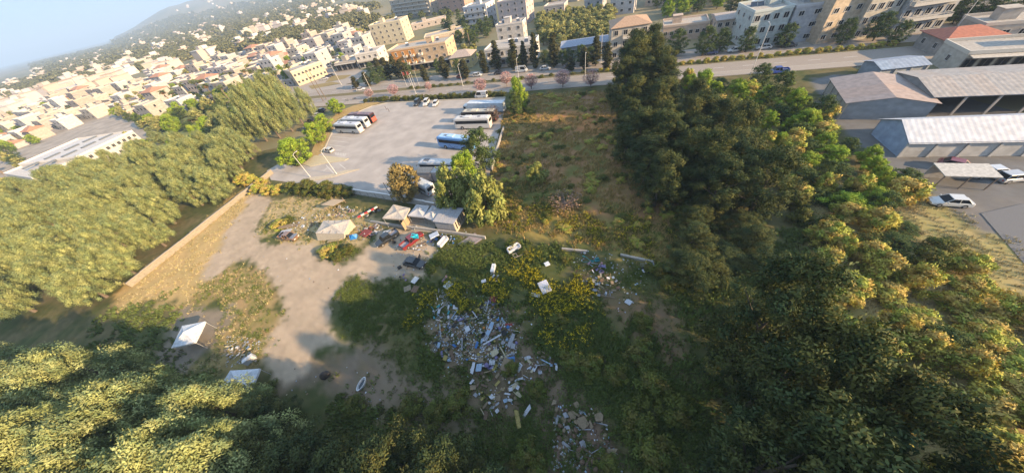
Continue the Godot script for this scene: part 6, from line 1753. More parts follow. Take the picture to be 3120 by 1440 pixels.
	# lean-to of planks near the bushes
	var lt := thing("plank_roof", "tilted roof of pale planks propped up near the dark bushes", "lean-to", Vector3(-40.86, 0.00, -62.64), turn_of(Vector3(-44.23, 0.00, -64.32), Vector3(-38.36, 0.00, -61.42)))
	for k in 8:
		bar("plank", lt, Vector3(-1.9 + k * 0.52, 1.25 + 0.01 * (k % 3), 0.0), Vector3(0.5, 0.05, 3.6), mat(0.50, 0.38, 0.25, 0.9, "grain", 0.7), Basis(Vector3.RIGHT, -0.28) * Basis(Vector3.UP, jit(0.02)))
	for x in [-1.8, 1.8]:
		bar("prop", lt, Vector3(x, 0.8, -1.5), Vector3(0.1, 1.7, 0.1), wood)
		bar("prop", lt, Vector3(x, 0.45, 1.5), Vector3(0.1, 0.9, 0.1), wood)
	# cream gazebo-like canopies by the tree belt
	gazebo("white_gazebo", "white gazebo roof with a dark patch beside the dry track", [Vector3(-58.27, 2.40, -33.16), Vector3(-54.12, 2.40, -32.95), Vector3(-53.56, 2.30, -29.05), Vector3(-57.47, 2.30, -29.07)], 3.1, mat(0.62, 0.63, 0.64, 0.8, "blotch", 0.3))
	gazebo("white_tarpaulin", "white tarpaulin shelter half hidden under the feathery trees", [Vector3(-44.19, 2.20, -22.55), Vector3(-39.41, 2.20, -21.73), Vector3(-39.60, 2.00, -18.85), Vector3(-44.99, 2.00, -20.25)], 2.8, mat(0.60, 0.62, 0.66, 0.8, "blotch", 0.3))
	# cars of the camp
	car("black_pickup", "black pickup parked below the low wall with a pale board on its bed", "pickup", Vector3(-24.97, 0.00, -45.25), turn_of(Vector3(-23.48, 0.00, -46.62), Vector3(-26.45, 0.00, -44.50)), Color(0.018, 0.02, 0.022))
	var rp := car("red_pickup", "dark red pickup with a turquoise sheet over its cab", "pickup", Vector3(-19.55, 0.00, -42.78), turn_of(Vector3(-21.04, 0.00, -41.44), Vector3(-17.61, 0.00, -44.22)), Color(0.20, 0.015, 0.015))
	gazebo("turquoise_sheet", "turquoise plastic sheet thrown over the cab of the red pickup", [Vector3(-19.32, 1.75, -42.49), Vector3(-17.64, 1.72, -41.76), Vector3(-17.91, 1.74, -42.95), Vector3(-19.14, 1.75, -43.55)], 1.85, mat(0.03, 0.50, 0.58, 0.5, "blotch", 0.5), false)
	var sd := car("dark_sedan", "dark grey saloon car with one door standing open in the shade", "sedan", Vector3(-18.55, 0.00, -36.58), turn_of(Vector3(-20.40, 0.00, -37.64), Vector3(-16.62, 0.00, -35.52)), Color(0.03, 0.032, 0.035))
	bar("open_door", sd, Vector3(0.35, 0.75, -1.35), Vector3(0.08, 0.75, 1.0), paint(0.03, 0.032, 0.035), Basis(Vector3.UP, 0.35))
	var wr := car("wrecked_car", "rusty stripped car body with a blue-grey bonnet beside the track", "pickup", Vector3(-49.18, 0.00, -53.89), turn_of(Vector3(-52.89, 0.00, -55.57), Vector3(-45.68, 0.00, -52.29)), Color(0.26, 0.15, 0.09))
	bar("bonnet", wr, Vector3(1.75, 0.98, 0), Vector3(1.2, 0.05, 1.5), mat(0.20, 0.22, 0.26, 0.5, "blotch", 0.6))
	# red and white striped barrier
	var br := thing("striped_barrier", "red and white striped barrier lying on trestles behind the cream shelter", "barrier", Vector3(-31.15, 0.00, -55.96), turn_of(Vector3(-32.35, 0.00, -55.69), Vector3(-28.62, 0.00, -57.73)))
	for k in 6:
		bar("stripe", br, Vector3(k * 0.8 - 2.0, 0.7, 0), Vector3(0.8, 0.3, 0.3), mat(0.5, 0.03, 0.03, 0.6, "blotch", 0.6) if k % 2 == 0 else mat(0.6, 0.58, 0.55, 0.6, "blotch", 0.6))
	for x in [-1.6, 1.6]:
		bar("trestle", br, Vector3(x, 0.3, 0), Vector3(0.08, 0.6, 0.6), wood)

	# household things dumped about the camp
	sofa("white_sofa", "white sofa standing in the weeds beside a wire frame", Vector3(-0.18, 0.00, -34.34), 0.35)
	sofa("striped_sofa", "grey and white sofa among the heap below the grey cabin", Vector3(-13.20, 0.00, -40.31), 0.9)
	slab("mattress", "blue-white mattress lying flat below the grey cabin", Vector3(-15.10, 0.00, -42.99), Vector3(1.9, 0.25, 1.4), 0.3, Color(0.46, 0.52, 0.62))
	slab("carpet", "faded grey-brown carpet spread over the weeds by the low wall", Vector3(-8.04, 0.00, -39.14), Vector3(4.0, 0.06, 2.6), 0.5, Color(0.33, 0.27, 0.27))
	slab("mattress", "large pale double mattress lying in the yellow flowers", Vector3(3.09, 0.00, -25.06), Vector3(1.55, 0.28, 2.2), 0.18, Color(0.55, 0.55, 0.60))
	slab("foam_panel", "narrow pale panel beside the large double mattress", Vector3(1.39, 0.00, -24.06), Vector3(1.4, 0.12, 0.6), -0.5, Color(0.52, 0.53, 0.58))
	slab("foam_panel", "square white panel standing out near the wooden pallets", Vector3(-18.26, 0.00, -32.71), Vector3(1.3, 0.14, 1.0), 0.9, Color(0.58, 0.57, 0.55))
	slab("foam_panel", "square white panel in the weeds below the green pallet", Vector3(-12.31, 0.00, -29.87), Vector3(1.4, 0.14, 1.2), 0.7, Color(0.60, 0.61, 0.62))
	slab("foam_panel", "small white square above the large double mattress", Vector3(4.59, 0.00, -29.39), Vector3(0.85, 0.12, 0.85), 0.2, Color(0.60, 0.62, 0.64))
	slab("foam_panel", "small white sheet in the weeds beside the dumped fridge", Vector3(-6.27, 0.00, -29.00), Vector3(0.8, 0.1, 0.6), 0.1, Color(0.58, 0.59, 0.62))
	fridge(Vector3(-4.39, 0.00, -31.04))
	pallet("slatted wooden pallet lying on the shaded dirt", Vector3(-19.55, 0.00, -31.39), 0.2, Color(0.34, 0.28, 0.20))
	pallet("reddish wooden pallet leaning beside the other pallet on the dirt", Vector3(-18.17, 0.00, -30.86), 1.1, Color(0.28, 0.17, 0.11))
	pallet("greenish pallet half sunk in the weeds", Vector3(-11.27, 0.00, -30.67), -0.5, Color(0.22, 0.26, 0.20))
	bathtub(Vector3(-24.45, 0.00, -16.87))
	slab("black_crate", "black plastic crate alone on the shaded sand", Vector3(-21.55, 0.00, -36.71), Vector3(0.7, 0.35, 0.6), 0.5, Color(0.02, 0.02, 0.022))
	cabinet(Vector3(-43.89, 0.00, -24.75))
	var st := thing("boulder", "dark brown boulder on the bare dirt", "boulder", Vector3(-30.42, 0.00, -19.43))
	var bs := Shape.new()
	lump(bs, Vector3(0, 0.3, 0), Vector3(0.75, 0.5, 0.6), 3)
	piece("rock", bs.done(), mat(0.06, 0.045, 0.035, 0.95, "grain", 0.8), st)
	st = thing("rusty_bed", "rusty metal bed frame beside the white sofa", "bed frame", Vector3(0.34, 0.00, -32.90), 0.3)
	for z in [-0.45, 0.45]:
		plank_part(st, "rail", Vector3(-0.9, 0.5, z), Vector3(0.9, 0.25, z), 0.05, 0.05, mat(0.34, 0.27, 0.24))
	for x in [-0.9, -0.3, 0.3, 0.9]:
		plank_part(st, "slat", Vector3(x, 0.38 - x * 0.14, -0.45), Vector3(x, 0.38 - x * 0.14, 0.45), 0.06, 0.03, mat(0.34, 0.27, 0.24))


func lump(s: Shape, at: Vector3, r: Vector3, seed_n: int) -> void:      # an irregular rounded body
	var rings := []
	for k in 6:
		var v := -PI * 0.5 + PI * (k + 0.35) / 5.7
		var ring := []
		for j in 9:
			var a := TAU * j / 9.0
			var p := Vector3(cos(a) * cos(v), sin(v), sin(a) * cos(v))
			var f := 1.0 + 0.45 * noise_a.get_noise_3d(p.x * 9.0 + seed_n * 13.0, p.y * 9.0, p.z * 9.0)
			ring.append(at + p * r * f)
		rings.append(ring)
	s.loft(rings)


func sofa(called: String, label: String, at: Vector3, turn: float) -> void:
	var o := thing(called, label, "sofa", at + Vector3(0, ground_height(at.x, at.z) + 0.15, 0), turn)
	var m := mat(0.56, 0.56, 0.58, 0.9, "blotch", 0.5)
	for b in [["seat", Vector3(0, 0.25, 0), Vector3(2.2, 0.45, 0.9)], ["backrest", Vector3(0, 0.6, -0.4), Vector3(2.2, 0.6, 0.25)], ["armrest", Vector3(-1.15, 0.4, 0), Vector3(0.22, 0.65, 0.9)], ["armrest", Vector3(1.15, 0.4, 0), Vector3(0.22, 0.65, 0.9)]]:
		var s := Shape.new()
		s.block(b[1], b[2], 0.06)
		piece(b[0], s.done(), m, o)


func slab(called: String, label: String, at: Vector3, size: Vector3, turn: float, c: Color) -> void:
	var s := Shape.new()
	s.block(Vector3.ZERO, size, minf(size.y * 0.35, 0.06))
	var bs := Basis(Vector3.UP, turn) * Basis(Vector3.RIGHT, jit(0.05)) * Basis(Vector3.BACK, jit(0.05))
	var o := piece(called, s.done(), mat(c.r, c.g, c.b, 0.85, "blotch", 0.6), self, at + Vector3(0, ground_height(at.x, at.z) + size.y * 0.5 + (0.26 if size.y > 0.1 and called != "black_crate" else 0.02), 0), bs)
	tag(o, label, called.replace("_", " "))


func fridge(at: Vector3) -> void:
	var o := thing("fridge", "white fridge lying on its back in the dark weeds", "fridge", at + Vector3(0, 0.35, 0), 1.25)
	var s := Shape.new()
	s.block(Vector3(0, 0, 0), Vector3(1.7, 0.6, 0.62), 0.04)
	piece("body", s.done(), mat(0.58, 0.60, 0.62, 0.4, "blotch", 0.5), o)
	bar("door", o, Vector3(-0.3, 0.33, 0), Vector3(1.06, 0.06, 0.6), mat(0.62, 0.63, 0.64, 0.35, "blotch", 0.5))
	bar("door", o, Vector3(0.55, 0.33, 0), Vector3(0.56, 0.06, 0.6), mat(0.62, 0.63, 0.64, 0.35, "blotch", 0.5))
	bar("handle", o, Vector3(0.1, 0.38, 0.22), Vector3(0.3, 0.04, 0.04), mat(0.2, 0.2, 0.2))


func pallet(label: String, at: Vector3, turn: float, c: Color) -> void:
	var o := thing("pallet", label, "pallet", at + Vector3(0, ground_height(at.x, at.z) + 0.06, 0), turn)
	var m := mat(c.r, c.g, c.b, 0.9, "grain", 0.8)
	for k in 7:
		bar("slat", o, Vector3(-0.54 + k * 0.18, 0.13, 0), Vector3(0.11, 0.03, 1.1), m)
	for z in [-0.48, 0.0, 0.48]:
		bar("bearer", o, Vector3(0, 0.06, z), Vector3(1.2, 0.1, 0.1), m)


func bathtub(at: Vector3) -> void:
	var o := thing("bathtub", "old white bathtub with a dark inside on the bare dirt", "bathtub", at, 1.15)
	var s := Shape.new()
	var rings := []
	for q in [[0.62, 0.0, 0.8], [0.8, 0.12, 0.95], [0.92, 0.42, 1.0], [1.02, 0.46, 1.06], [1.02, 0.50, 1.06], [0.88, 0.50, 0.9], [0.78, 0.2, 0.78], [0.6, 0.1, 0.6]]:
		var ring := []
		for j in 16:
			var a := TAU * j / 16.0
			ring.append(Vector3(cos(a) * 0.9 * q[0], q[1], sin(a) * 0.42 * q[2]))
		rings.append(ring)
	s.loft(rings)
	piece("shell", s.done(), mat(0.62, 0.63, 0.64, 0.3, "blotch", 0.6), o)
	var d := Shape.new()
	var ol := []
	for j in 14:
		ol.append(Vector2(cos(TAU * j / 14.0) * 0.62, sin(TAU * j / 14.0) * 0.28))
	d.plate(ol, Vector3(0, 0.2, 0), 0.06)
	piece("muddy_water", d.done(), mat(0.03, 0.04, 0.05, 0.2), o)


func cabinet(at: Vector3) -> void:
	var o := thing("cabinet", "white kitchen cabinet dumped beside the track", "cabinet", at, 0.7)
	bar("carcass", o, Vector3(0, 0.45, 0), Vector3(1.5, 0.9, 0.7), mat(0.56, 0.56, 0.56, 0.6, "blotch", 0.5))
	for x in [-0.37, 0.37]:
		bar("door", o, Vector3(x, 0.93, 0), Vector3(0.7, 0.04, 0.66), mat(0.62, 0.62, 0.62, 0.5, "blotch", 0.5))


# ------------------------------------------------------------------ rubbish

# kinds of rubbish: a few shapes each, shared by all pieces of the kind
func scrap_meshes(kind: String) -> Array:
	if shared.has("scrap " + kind):
		return shared["scrap " + kind]
	var list := []
	for k in 5:
		var s := Shape.new()
		match kind:
			"board", "sheet", "tile":
				var hx: float = [0.62, 0.5, 0.75, 0.4, 0.55][k]
				var hz: float = [0.3, 0.42, 0.2, 0.34, 0.26][k]
				var ol := [Vector2(hx, -hz), Vector2(hx, hz * rng.randf_range(0.5, 1.0)), Vector2(hx * rng.randf_range(0.2, 0.8), hz), Vector2(-hx, hz * rng.randf_range(0.8, 1.0)), Vector2(-hx * rng.randf_range(0.7, 1.0), -hz)]
				s.plate(ol, Vector3.ZERO, 0.05 if kind == "board" else 0.025)
			"plank":
				s.block(Vector3.ZERO, Vector3(1.7 + 0.25 * k, 0.05, 0.13 + 0.02 * k), 0.012)
			"bag":
				lump(s, Vector3.ZERO, Vector3(0.34, 0.24, 0.3), k + 5)
			"box":
				var b := 0.42
				s.box(Vector3(0, -0.17, 0), Vector3(0.84, 0.03, 0.64))
				for q in [[Vector3(-b, 0, 0), Vector3(0.03, 0.34, 0.64)], [Vector3(b, 0, 0), Vector3(0.03, 0.34, 0.64)], [Vector3(0, 0.002, -0.32), Vector3(0.81, 0.34, 0.03)], [Vector3(0, 0.002, 0.32), Vector3(0.81, 0.34, 0.03)]]:
					s.box(q[0], q[1])
				s.box(Vector3(b + 0.14, 0.16, 0), Vector3(0.28, 0.02, 0.6), Basis(Vector3.BACK, 0.3))
				s.box(Vector3(0, 0.16, b + 0.04), Vector3(0.8, 0.02, 0.26), Basis(Vector3.RIGHT, 0.4))
			"rubble":
				lump(s, Vector3.ZERO, Vector3(0.45, 0.28, 0.36), k + 30)
			"slab":
				var ol := []
				var n := 4 + rng.randi() % 2
				for j in n:
					var a := TAU * (j + jit(0.3)) / n
					ol.append(Vector2(cos(a) * rng.randf_range(0.75, 1.25), sin(a) * rng.randf_range(0.4, 0.85)))
				s.plate(ol, Vector3.ZERO, 0.22)
			"frame":
				for q in [[Vector3(-0.5, 0, 0), Vector3(0.06, 0.05, 0.9)], [Vector3(0.5, 0, 0), Vector3(0.06, 0.05, 0.9)], [Vector3(0, 0, -0.43), Vector3(0.94, 0.05, 0.06)], [Vector3(0, 0, 0.43), Vector3(0.94, 0.05, 0.06)], [Vector3(0, 0, 0), Vector3(0.94, 0.04, 0.05)]]:
					s.box(q[0], q[1])
			"drum":
				s.tube([Vector3(0, -0.4, 0), Vector3(0, -0.38, 0), Vector3(0, 0.38, 0), Vector3(0, 0.4, 0)], [0.26, 0.29, 0.29, 0.26], 12)
		list.append(s.done())
	shared["scrap " + kind] = list
	return list


const SCRAP := {
	"white": Color(0.451, 0.459, 0.484), "grey": Color(0.268, 0.268, 0.283), "pale blue": Color(0.243, 0.328, 0.428), "blue": Color(0.025, 0.124, 0.322), "tan": Color(0.211, 0.155, 0.093), "cream": Color(0.372, 0.320, 0.209), "yellow": Color(0.285, 0.223, 0.062),
	"brown": Color(0.124, 0.074, 0.043), "black": Color(0.012, 0.012, 0.014), "purple": Color(0.161, 0.136, 0.260), "red": Color(0.223, 0.037, 0.031), "pink": Color(0.310, 0.186, 0.211), "orange": Color(0.260, 0.124, 0.031), "teal": Color(0.031, 0.211, 0.223)}


func scrap(kind: String, tone: String, at: Vector3, where: String, group: String, size := 1.0, lift := 0.08, tilt := 0.35) -> Node3D:
	var word: String = {"board": "broken board", "sheet": "bent sheet", "tile": "broken tile", "plank": "plank", "bag": "rubbish bag", "box": "open cardboard box", "rubble": "lump of rubble", "slab": "broken concrete slab", "frame": "window frame", "drum": "plastic drum"}[kind]
	var called: String = {"board": "broken_board", "sheet": "bent_sheet", "tile": "broken_tile", "plank": "loose_plank", "bag": "rubbish_bag", "box": "cardboard_box", "rubble": "rubble_lump", "slab": "concrete_slab", "frame": "window_frame", "drum": "plastic_drum"}[kind]
	var list := scrap_meshes(kind)
	var c: Color = SCRAP[tone]
	var bs := Basis(Vector3.UP, rng.randf() * TAU) * Basis(Vector3.RIGHT, jit(tilt)) * Basis(Vector3.BACK, jit(tilt))
	var y := ground_height(at.x, at.z) + lift
	var o := piece(called, list[rng.randi() % list.size()], mat(c.r, c.g, c.b, 0.8 if tone != "blue" else 0.5, "blotch", 0.7), self, Vector3(at.x, y, at.z), bs.scaled_local(Vector3.ONE * size))
	tag(o, "%s %s %s" % [tone, word, where], word.split(" ")[-1] if kind != "box" else "box", group)
	return o


func make_rubbish():
	# main heap
	var heap := PackedVector2Array([Vector2(-14.00, -22.59), Vector2(-11.95, -23.99), Vector2(-9.09, -24.09), Vector2(-5.94, -24.41), Vector2(-4.13, -22.49), Vector2(-2.84, -19.74), Vector2(-2.67, -16.78), Vector2(-3.77, -14.40), Vector2(-6.62, -14.42), Vector2(-9.12, -16.28), Vector2(-12.52, -17.07), Vector2(-14.42, -19.38)])
	var tones := ["white", "brown", "grey", "grey", "tan", "white", "cream", "pale blue", "brown", "tan", "brown", "yellow", "purple", "black", "black", "red", "orange", "blue", "grey", "brown"]
	var kinds := ["board", "board", "board", "sheet", "plank", "bag", "box", "board", "frame", "sheet", "plank", "bag"]
	var where := "in the large rubbish heap"
	for p in spots(heap, 0.62, 2600).slice(0, 230):
		scrap(kinds[rng.randi() % kinds.size()], tones[rng.randi() % tones.size()], Vector3(p.x, 0, p.y), where, "pieces of the large rubbish heap", rng.randf_range(0.3, 0.8), rng.randf_range(0.1, 0.35), 0.5)
	for a in [["sheet", "pale blue", Vector3(-6.10, 0.00, -19.95), 2.4, "with a curved edge on top of the large rubbish heap"], ["sheet", "blue", Vector3(-4.05, 0.00, -15.10), 2.0, "on the lower edge of the large rubbish heap"], ["plank", "white", Vector3(-8.05, 0.00, -22.80), 1.6, "sticking out of the upper edge of the large rubbish heap"], ["plank", "white", Vector3(-5.92, 0.00, -18.28), 1.7, "across the middle of the large rubbish heap"], ["board", "cream", Vector3(-5.83, 0.00, -16.40), 2.2, "beside the crossed planks of the large rubbish heap"], ["plank", "cream", Vector3(-4.62, 0.00, -16.02), 1.3, "beside the cream board of the large rubbish heap"], ["board", "white", Vector3(-9.30, 0.00, -20.76), 1.4, "like a lid near the middle of the large rubbish heap"], ["sheet", "white", Vector3(-8.89, 0.00, -15.15), 1.7, "at the foot of the large rubbish heap"], ["sheet", "pale blue", Vector3(-8.10, 0.00, -15.05), 1.6, "at the foot of the large rubbish heap"], ["bag", "purple", Vector3(-7.03, 0.00, -15.06), 1.7, "at the foot of the large rubbish heap"], ["board", "tan", Vector3(-4.49, 0.00, -14.56), 2.6, "under the blue sheet of the large rubbish heap"], ["sheet", "white", Vector3(-2.97, 0.00, -14.00), 1.7, "at the end of the large rubbish heap"], ["board", "grey", Vector3(-3.43, 0.00, -17.67), 2.2, "at the side of the large rubbish heap"], ["bag", "blue", Vector3(-3.56, 0.00, -19.77), 1.4, "at the side of the large rubbish heap"], ["bag", "purple", Vector3(-4.71, 0.00, -19.81), 1.3, "at the side of the large rubbish heap"], ["plank", "grey", Vector3(-13.48, 0.00, -21.82), 1.4, "at the edge of the large rubbish heap"], ["plank", "grey", Vector3(-10.14, 0.00, -18.68), 1.4, "across the edge of the large rubbish heap"]]:
		scrap(a[0], a[1], a[2], a[4], "larger pieces of the large rubbish heap", a[3] * 0.6, 0.42, 0.2)
	# smaller dumps round it
	var dumps := [
		[PackedVector2Array([Vector2(-15.41, -26.37), Vector2(-13.26, -26.70), Vector2(-10.60, -25.38), Vector2(-11.17, -24.07), Vector2(-14.27, -23.47)]), 26, ["white", "white", "grey", "teal", "pale blue"], ["board", "sheet", "plank", "frame"], "in the small dump among the yellow flowers above the large heap", "small dump above the large heap"],
		[PackedVector2Array([Vector2(-9.16, -15.64), Vector2(-6.59, -14.62), Vector2(-1.97, -15.71), Vector2(-0.75, -13.29), Vector2(-3.24, -11.49), Vector2(-5.25, -11.93), Vector2(-7.88, -10.66), Vector2(-9.39, -12.45)]), 48, ["white", "grey", "cream", "brown", "white", "yellow", "tan"], ["board", "sheet", "plank", "bag", "tile"], "strewn on the soil between the large heap and the pale heap", "rubbish strewn between the heaps"],
		[PackedVector2Array([Vector2(-6.99, -24.40), Vector2(-6.33, -25.72), Vector2(-4.75, -25.59), Vector2(-4.68, -24.07), Vector2(-6.07, -23.28)]), 12, ["grey", "white", "red", "purple"], ["board", "frame", "plank"], "in the small dump of frames beside the red cloth", "small dump of frames"],
		[PackedVector2Array([Vector2(-1.38, -15.34), Vector2(0.25, -15.62), Vector2(1.65, -14.19), Vector2(1.67, -12.73), Vector2(-0.88, -12.71), Vector2(-1.39, -14.27)]), 30, ["white", "white", "pale blue", "grey", "tan", "brown"], ["tile", "board", "plank", "box"], "in the heap of white tiles beside the large heap", "heap of white tiles"],
		[PackedVector2Array([Vector2(-6.78, -11.33), Vector2(-4.28, -12.68), Vector2(-2.70, -12.14), Vector2(-3.38, -10.78), Vector2(-5.54, -9.99), Vector2(-8.01, -9.46), Vector2(-8.52, -10.43)]), 80, ["white", "white", "pale blue", "grey", "cream", "brown", "tan"], ["tile", "sheet", "plank", "board", "bag"], "in the pale heap below the large heap", "pale heap below the large heap"],
		[PackedVector2Array([Vector2(10.14, -24.16), Vector2(12.58, -25.05), Vector2(13.84, -23.71), Vector2(13.35, -21.42), Vector2(11.37, -20.82), Vector2(10.01, -21.77)]), 34, ["white", "cream", "grey", "tan", "brown", "brown"], ["plank", "board", "sheet", "sheet"], "in the round dump at the edge of the dirt trail", "round dump by the dirt trail"],
		[PackedVector2Array([Vector2(10.42, -30.30), Vector2(12.08, -29.40), Vector2(13.18, -26.54), Vector2(12.34, -25.12), Vector2(11.03, -25.84), Vector2(10.60, -28.40)]), 26, ["white", "pale blue", "teal", "purple", "pink", "brown"], ["plank", "sheet", "bag", "box"], "in the dump of bags below the crumbling wall", "dump of bags below the wall"],
		[PackedVector2Array([Vector2(18.86, -25.48), Vector2(20.68, -24.92), Vector2(19.55, -23.28), Vector2(18.08, -23.40)]), 10, ["grey", "white", "black"], ["board", "bag", "frame"], "in the dump at the wall end under the wood", "dump at the wall end"],
		[PackedVector2Array([Vector2(0.10, -8.63), Vector2(2.81, -8.58), Vector2(4.68, -6.39), Vector2(5.32, -3.61), Vector2(4.37, -2.21), Vector2(1.85, -2.68), Vector2(-0.23, -6.13)]), 120, ["grey", "brown", "brown", "tan", "brown"], ["rubble", "tile", "tile", "rubble", "plank"], "in the spread of building rubble below the pale heap", "building rubble"],
		[PackedVector2Array([Vector2(-16.66, -41.64), Vector2(-13.66, -41.10), Vector2(-10.74, -39.23), Vector2(-11.01, -41.41), Vector2(-14.02, -43.00)]), 30, ["white", "grey", "blue", "black", "pale blue", "purple"], ["bag", "bag", "board", "box"], "in the clothes dump below the grey cabin", "clothes dump below the grey cabin"],
		[PackedVector2Array([Vector2(-33.14, -51.20), Vector2(-29.99, -52.29), Vector2(-27.40, -50.28), Vector2(-28.37, -47.48), Vector2(-31.10, -46.91)]), 34, ["red", "brown", "tan", "white", "grey", "pink"], ["board", "bag", "sheet", "box"], "in the reddish dump beside the tarpaulin hut", "reddish dump beside the hut"],
		[PackedVector2Array([Vector2(-53.30, -59.38), Vector2(-50.88, -61.57), Vector2(-45.91, -61.66), Vector2(-36.42, -56.93), Vector2(-43.07, -57.89), Vector2(-43.67, -54.86), Vector2(-48.29, -54.78)]), 55, ["cream", "white", "tan", "grey", "brown"], ["board", "bag", "sheet", "box", "plank"], "in the sunlit dump behind the tarpaulin hut", "sunlit dump behind the hut"],
		[PackedVector2Array([Vector2(-41.07, -62.19), Vector2(-37.37, -60.79), Vector2(-35.15, -58.30), Vector2(-38.17, -57.57), Vector2(-40.87, -59.17)]), 24, ["white", "pink", "grey", "black", "pale blue"], ["bag", "board", "box"], "in the dump under the plank roof", "dump under the plank roof"],
		[PackedVector2Array([Vector2(-33.26, -56.98), Vector2(-28.73, -58.41), Vector2(-27.56, -56.09), Vector2(-31.24, -54.81)]), 12, ["black", "white", "brown", "grey"], ["drum", "board", "box"], "in the clutter behind the striped barrier", "clutter behind the striped barrier"],
		[PackedVector2Array([Vector2(-6.95, -47.27), Vector2(-0.94, -44.51), Vector2(0.73, -42.16), Vector2(-6.41, -45.14)]), 18, ["white", "cream", "orange", "white"], ["bag", "sheet", "board"], "in the litter under the golden tree", "litter under the golden tree"],
		[PackedVector2Array([Vector2(-49.87, -29.34), Vector2(-46.02, -28.39), Vector2(-43.86, -26.21), Vector2(-46.27, -24.69), Vector2(-49.36, -26.45)]), 30, ["cream", "grey", "tan", "white"], ["rubble", "plank", "board", "tile"], "in the stony dump beside the white cabinet", "stony dump beside the cabinet"],
		[PackedVector2Array([Vector2(-15.25, -29.49), Vector2(-12.71, -29.11), Vector2(-12.44, -27.73), Vector2(-14.37, -27.95)]), 9, ["white", "grey"], ["plank", "frame", "sheet"], "in the litter of white poles below the pallets", "litter of white poles"],
		[PackedVector2Array([Vector2(-5.00, -30.29), Vector2(-3.67, -29.55), Vector2(-4.12, -28.31), Vector2(-5.18, -28.75)]), 7, ["white", "grey"], ["bag", "sheet"], "beside the dumped fridge", "litter beside the fridge"],
		[PackedVector2Array([Vector2(-21.52, -34.85), Vector2(-19.97, -34.54), Vector2(-19.95, -33.06), Vector2(-21.03, -33.23)]), 5, ["white", "black", "purple"], ["bag"], "on the dirt beside the square white panel", "bags beside the square white panel"],
		[PackedVector2Array([Vector2(-24.05, -44.56), Vector2(-21.95, -44.34), Vector2(-21.64, -41.45), Vector2(-22.96, -41.43)]), 8, ["black", "grey", "white"], ["bag", "box", "drum"], "on the sand between the two pickups", "clutter between the pickups"],
		[PackedVector2Array([Vector2(-19.59, -40.79), Vector2(-17.37, -42.33), Vector2(-16.62, -40.71), Vector2(-18.21, -39.90)]), 8, ["white", "pink", "brown"], ["bag", "board", "drum"], "on the sand beside the red pickup", "clutter beside the red pickup"],
		[PackedVector2Array([Vector2(-21.64, -48.04), Vector2(-19.07, -47.35), Vector2(-18.62, -45.96), Vector2(-21.14, -46.63)]), 7, ["grey", "white", "black"], ["box", "drum", "bag"], "against the low wall by the cream shelter", "clutter by the low wall"],
	]
	for d in dumps:
		var n := 0
		for p in spots(d[0], 0.5, 900):
			if n >= d[1]:
				break
			n += 1
			scrap(d[3][rng.randi() % d[3].size()], d[2][rng.randi() % d[2].size()], Vector3(p.x, 0, p.y), d[4], d[5], rng.randf_range(0.3, 0.75), rng.randf_range(0.12, 0.3), 0.4)
	for a in [[Vector3(2.77, 0.00, -6.78), 1.15], [Vector3(4.68, 0.00, -6.86), 0.95], [Vector3(4.68, 0.00, -3.73), 1.1], [Vector3(1.91, 0.00, -7.59), 0.7], [Vector3(0.28, 0.00, -9.28), 0.6], [Vector3(3.53, 0.00, -6.31), 0.7]]:
		scrap("slab", "tan", a[0], "lying flat on the building rubble", "large slabs on the building rubble", a[1] * 0.75, 0.3, 0.4)
	scrap("sheet", "red", Vector3(-5.32, 0.00, -25.20), "lying over the small dump of frames", "", 1.3, 0.3)
	scrap("sheet", "pink", Vector3(-12.94, 0.00, -31.58), "alone in the dark weeds near the pallets", "", 1.0, 0.2)
	scrap("sheet", "white", Vector3(13.92, 0.00, -19.45), "alone on the dark dirt under the wood", "", 1.1, 0.2)
	scrap("board", "tan", Vector3(-50.94, 0.00, -58.55), "large in the sunlit dump beside the wrecked car", "", 3.2, 0.3, 0.25)
	scrap("sheet", "white", Vector3(-51.18, 0.00, -56.55), "curved in front of the sunlit dump", "", 2.4, 0.3, 0.2)
	scrap("board", "red", Vector3(-30.38, 0.00, -48.99), "large and flat in the reddish dump", "", 3.0, 0.3, 0.2)
	scrap("board", "cream", Vector3(-37.27, 0.00, -49.16), "at the foot of the tarpaulin hut", "", 2.2, 0.25, 0.2)
	scrap("board", "white", Vector3(-25.05, 0.00, -46.76), "pale on the bed of the black pickup", "", 1.5, 0.98, 0.05)
	scrap("sheet", "yellow", Vector3(-4.26, 0.00, -8.66), "long and pointed below the pale heap", "", 1.3, 0.25, 0.2)
	scrap("sheet", "white", Vector3(-3.07, 0.00, -9.13), "upright beside the pointed yellow sheet", "", 1.1, 0.3, 0.6)
	scrap("sheet", "cream", Vector3(-17.08, 0.00, -50.44), "pale litter under the white canopies", "", 0.8, 0.2, 0.3)
	# litter too small to count
	var mm := MultiMesh.new()
	mm.transform_format = MultiMesh.TRANSFORM_3D
	mm.use_colors = true
	var bit := Shape.new()
	bit.plate([Vector2(0.1, -0.07), Vector2(0.13, 0.05), Vector2(-0.02, 0.1), Vector2(-0.12, 0.03), Vector2(-0.08, -0.09)], Vector3.ZERO, 0.03)
	mm.mesh = bit.done()
	var put := []
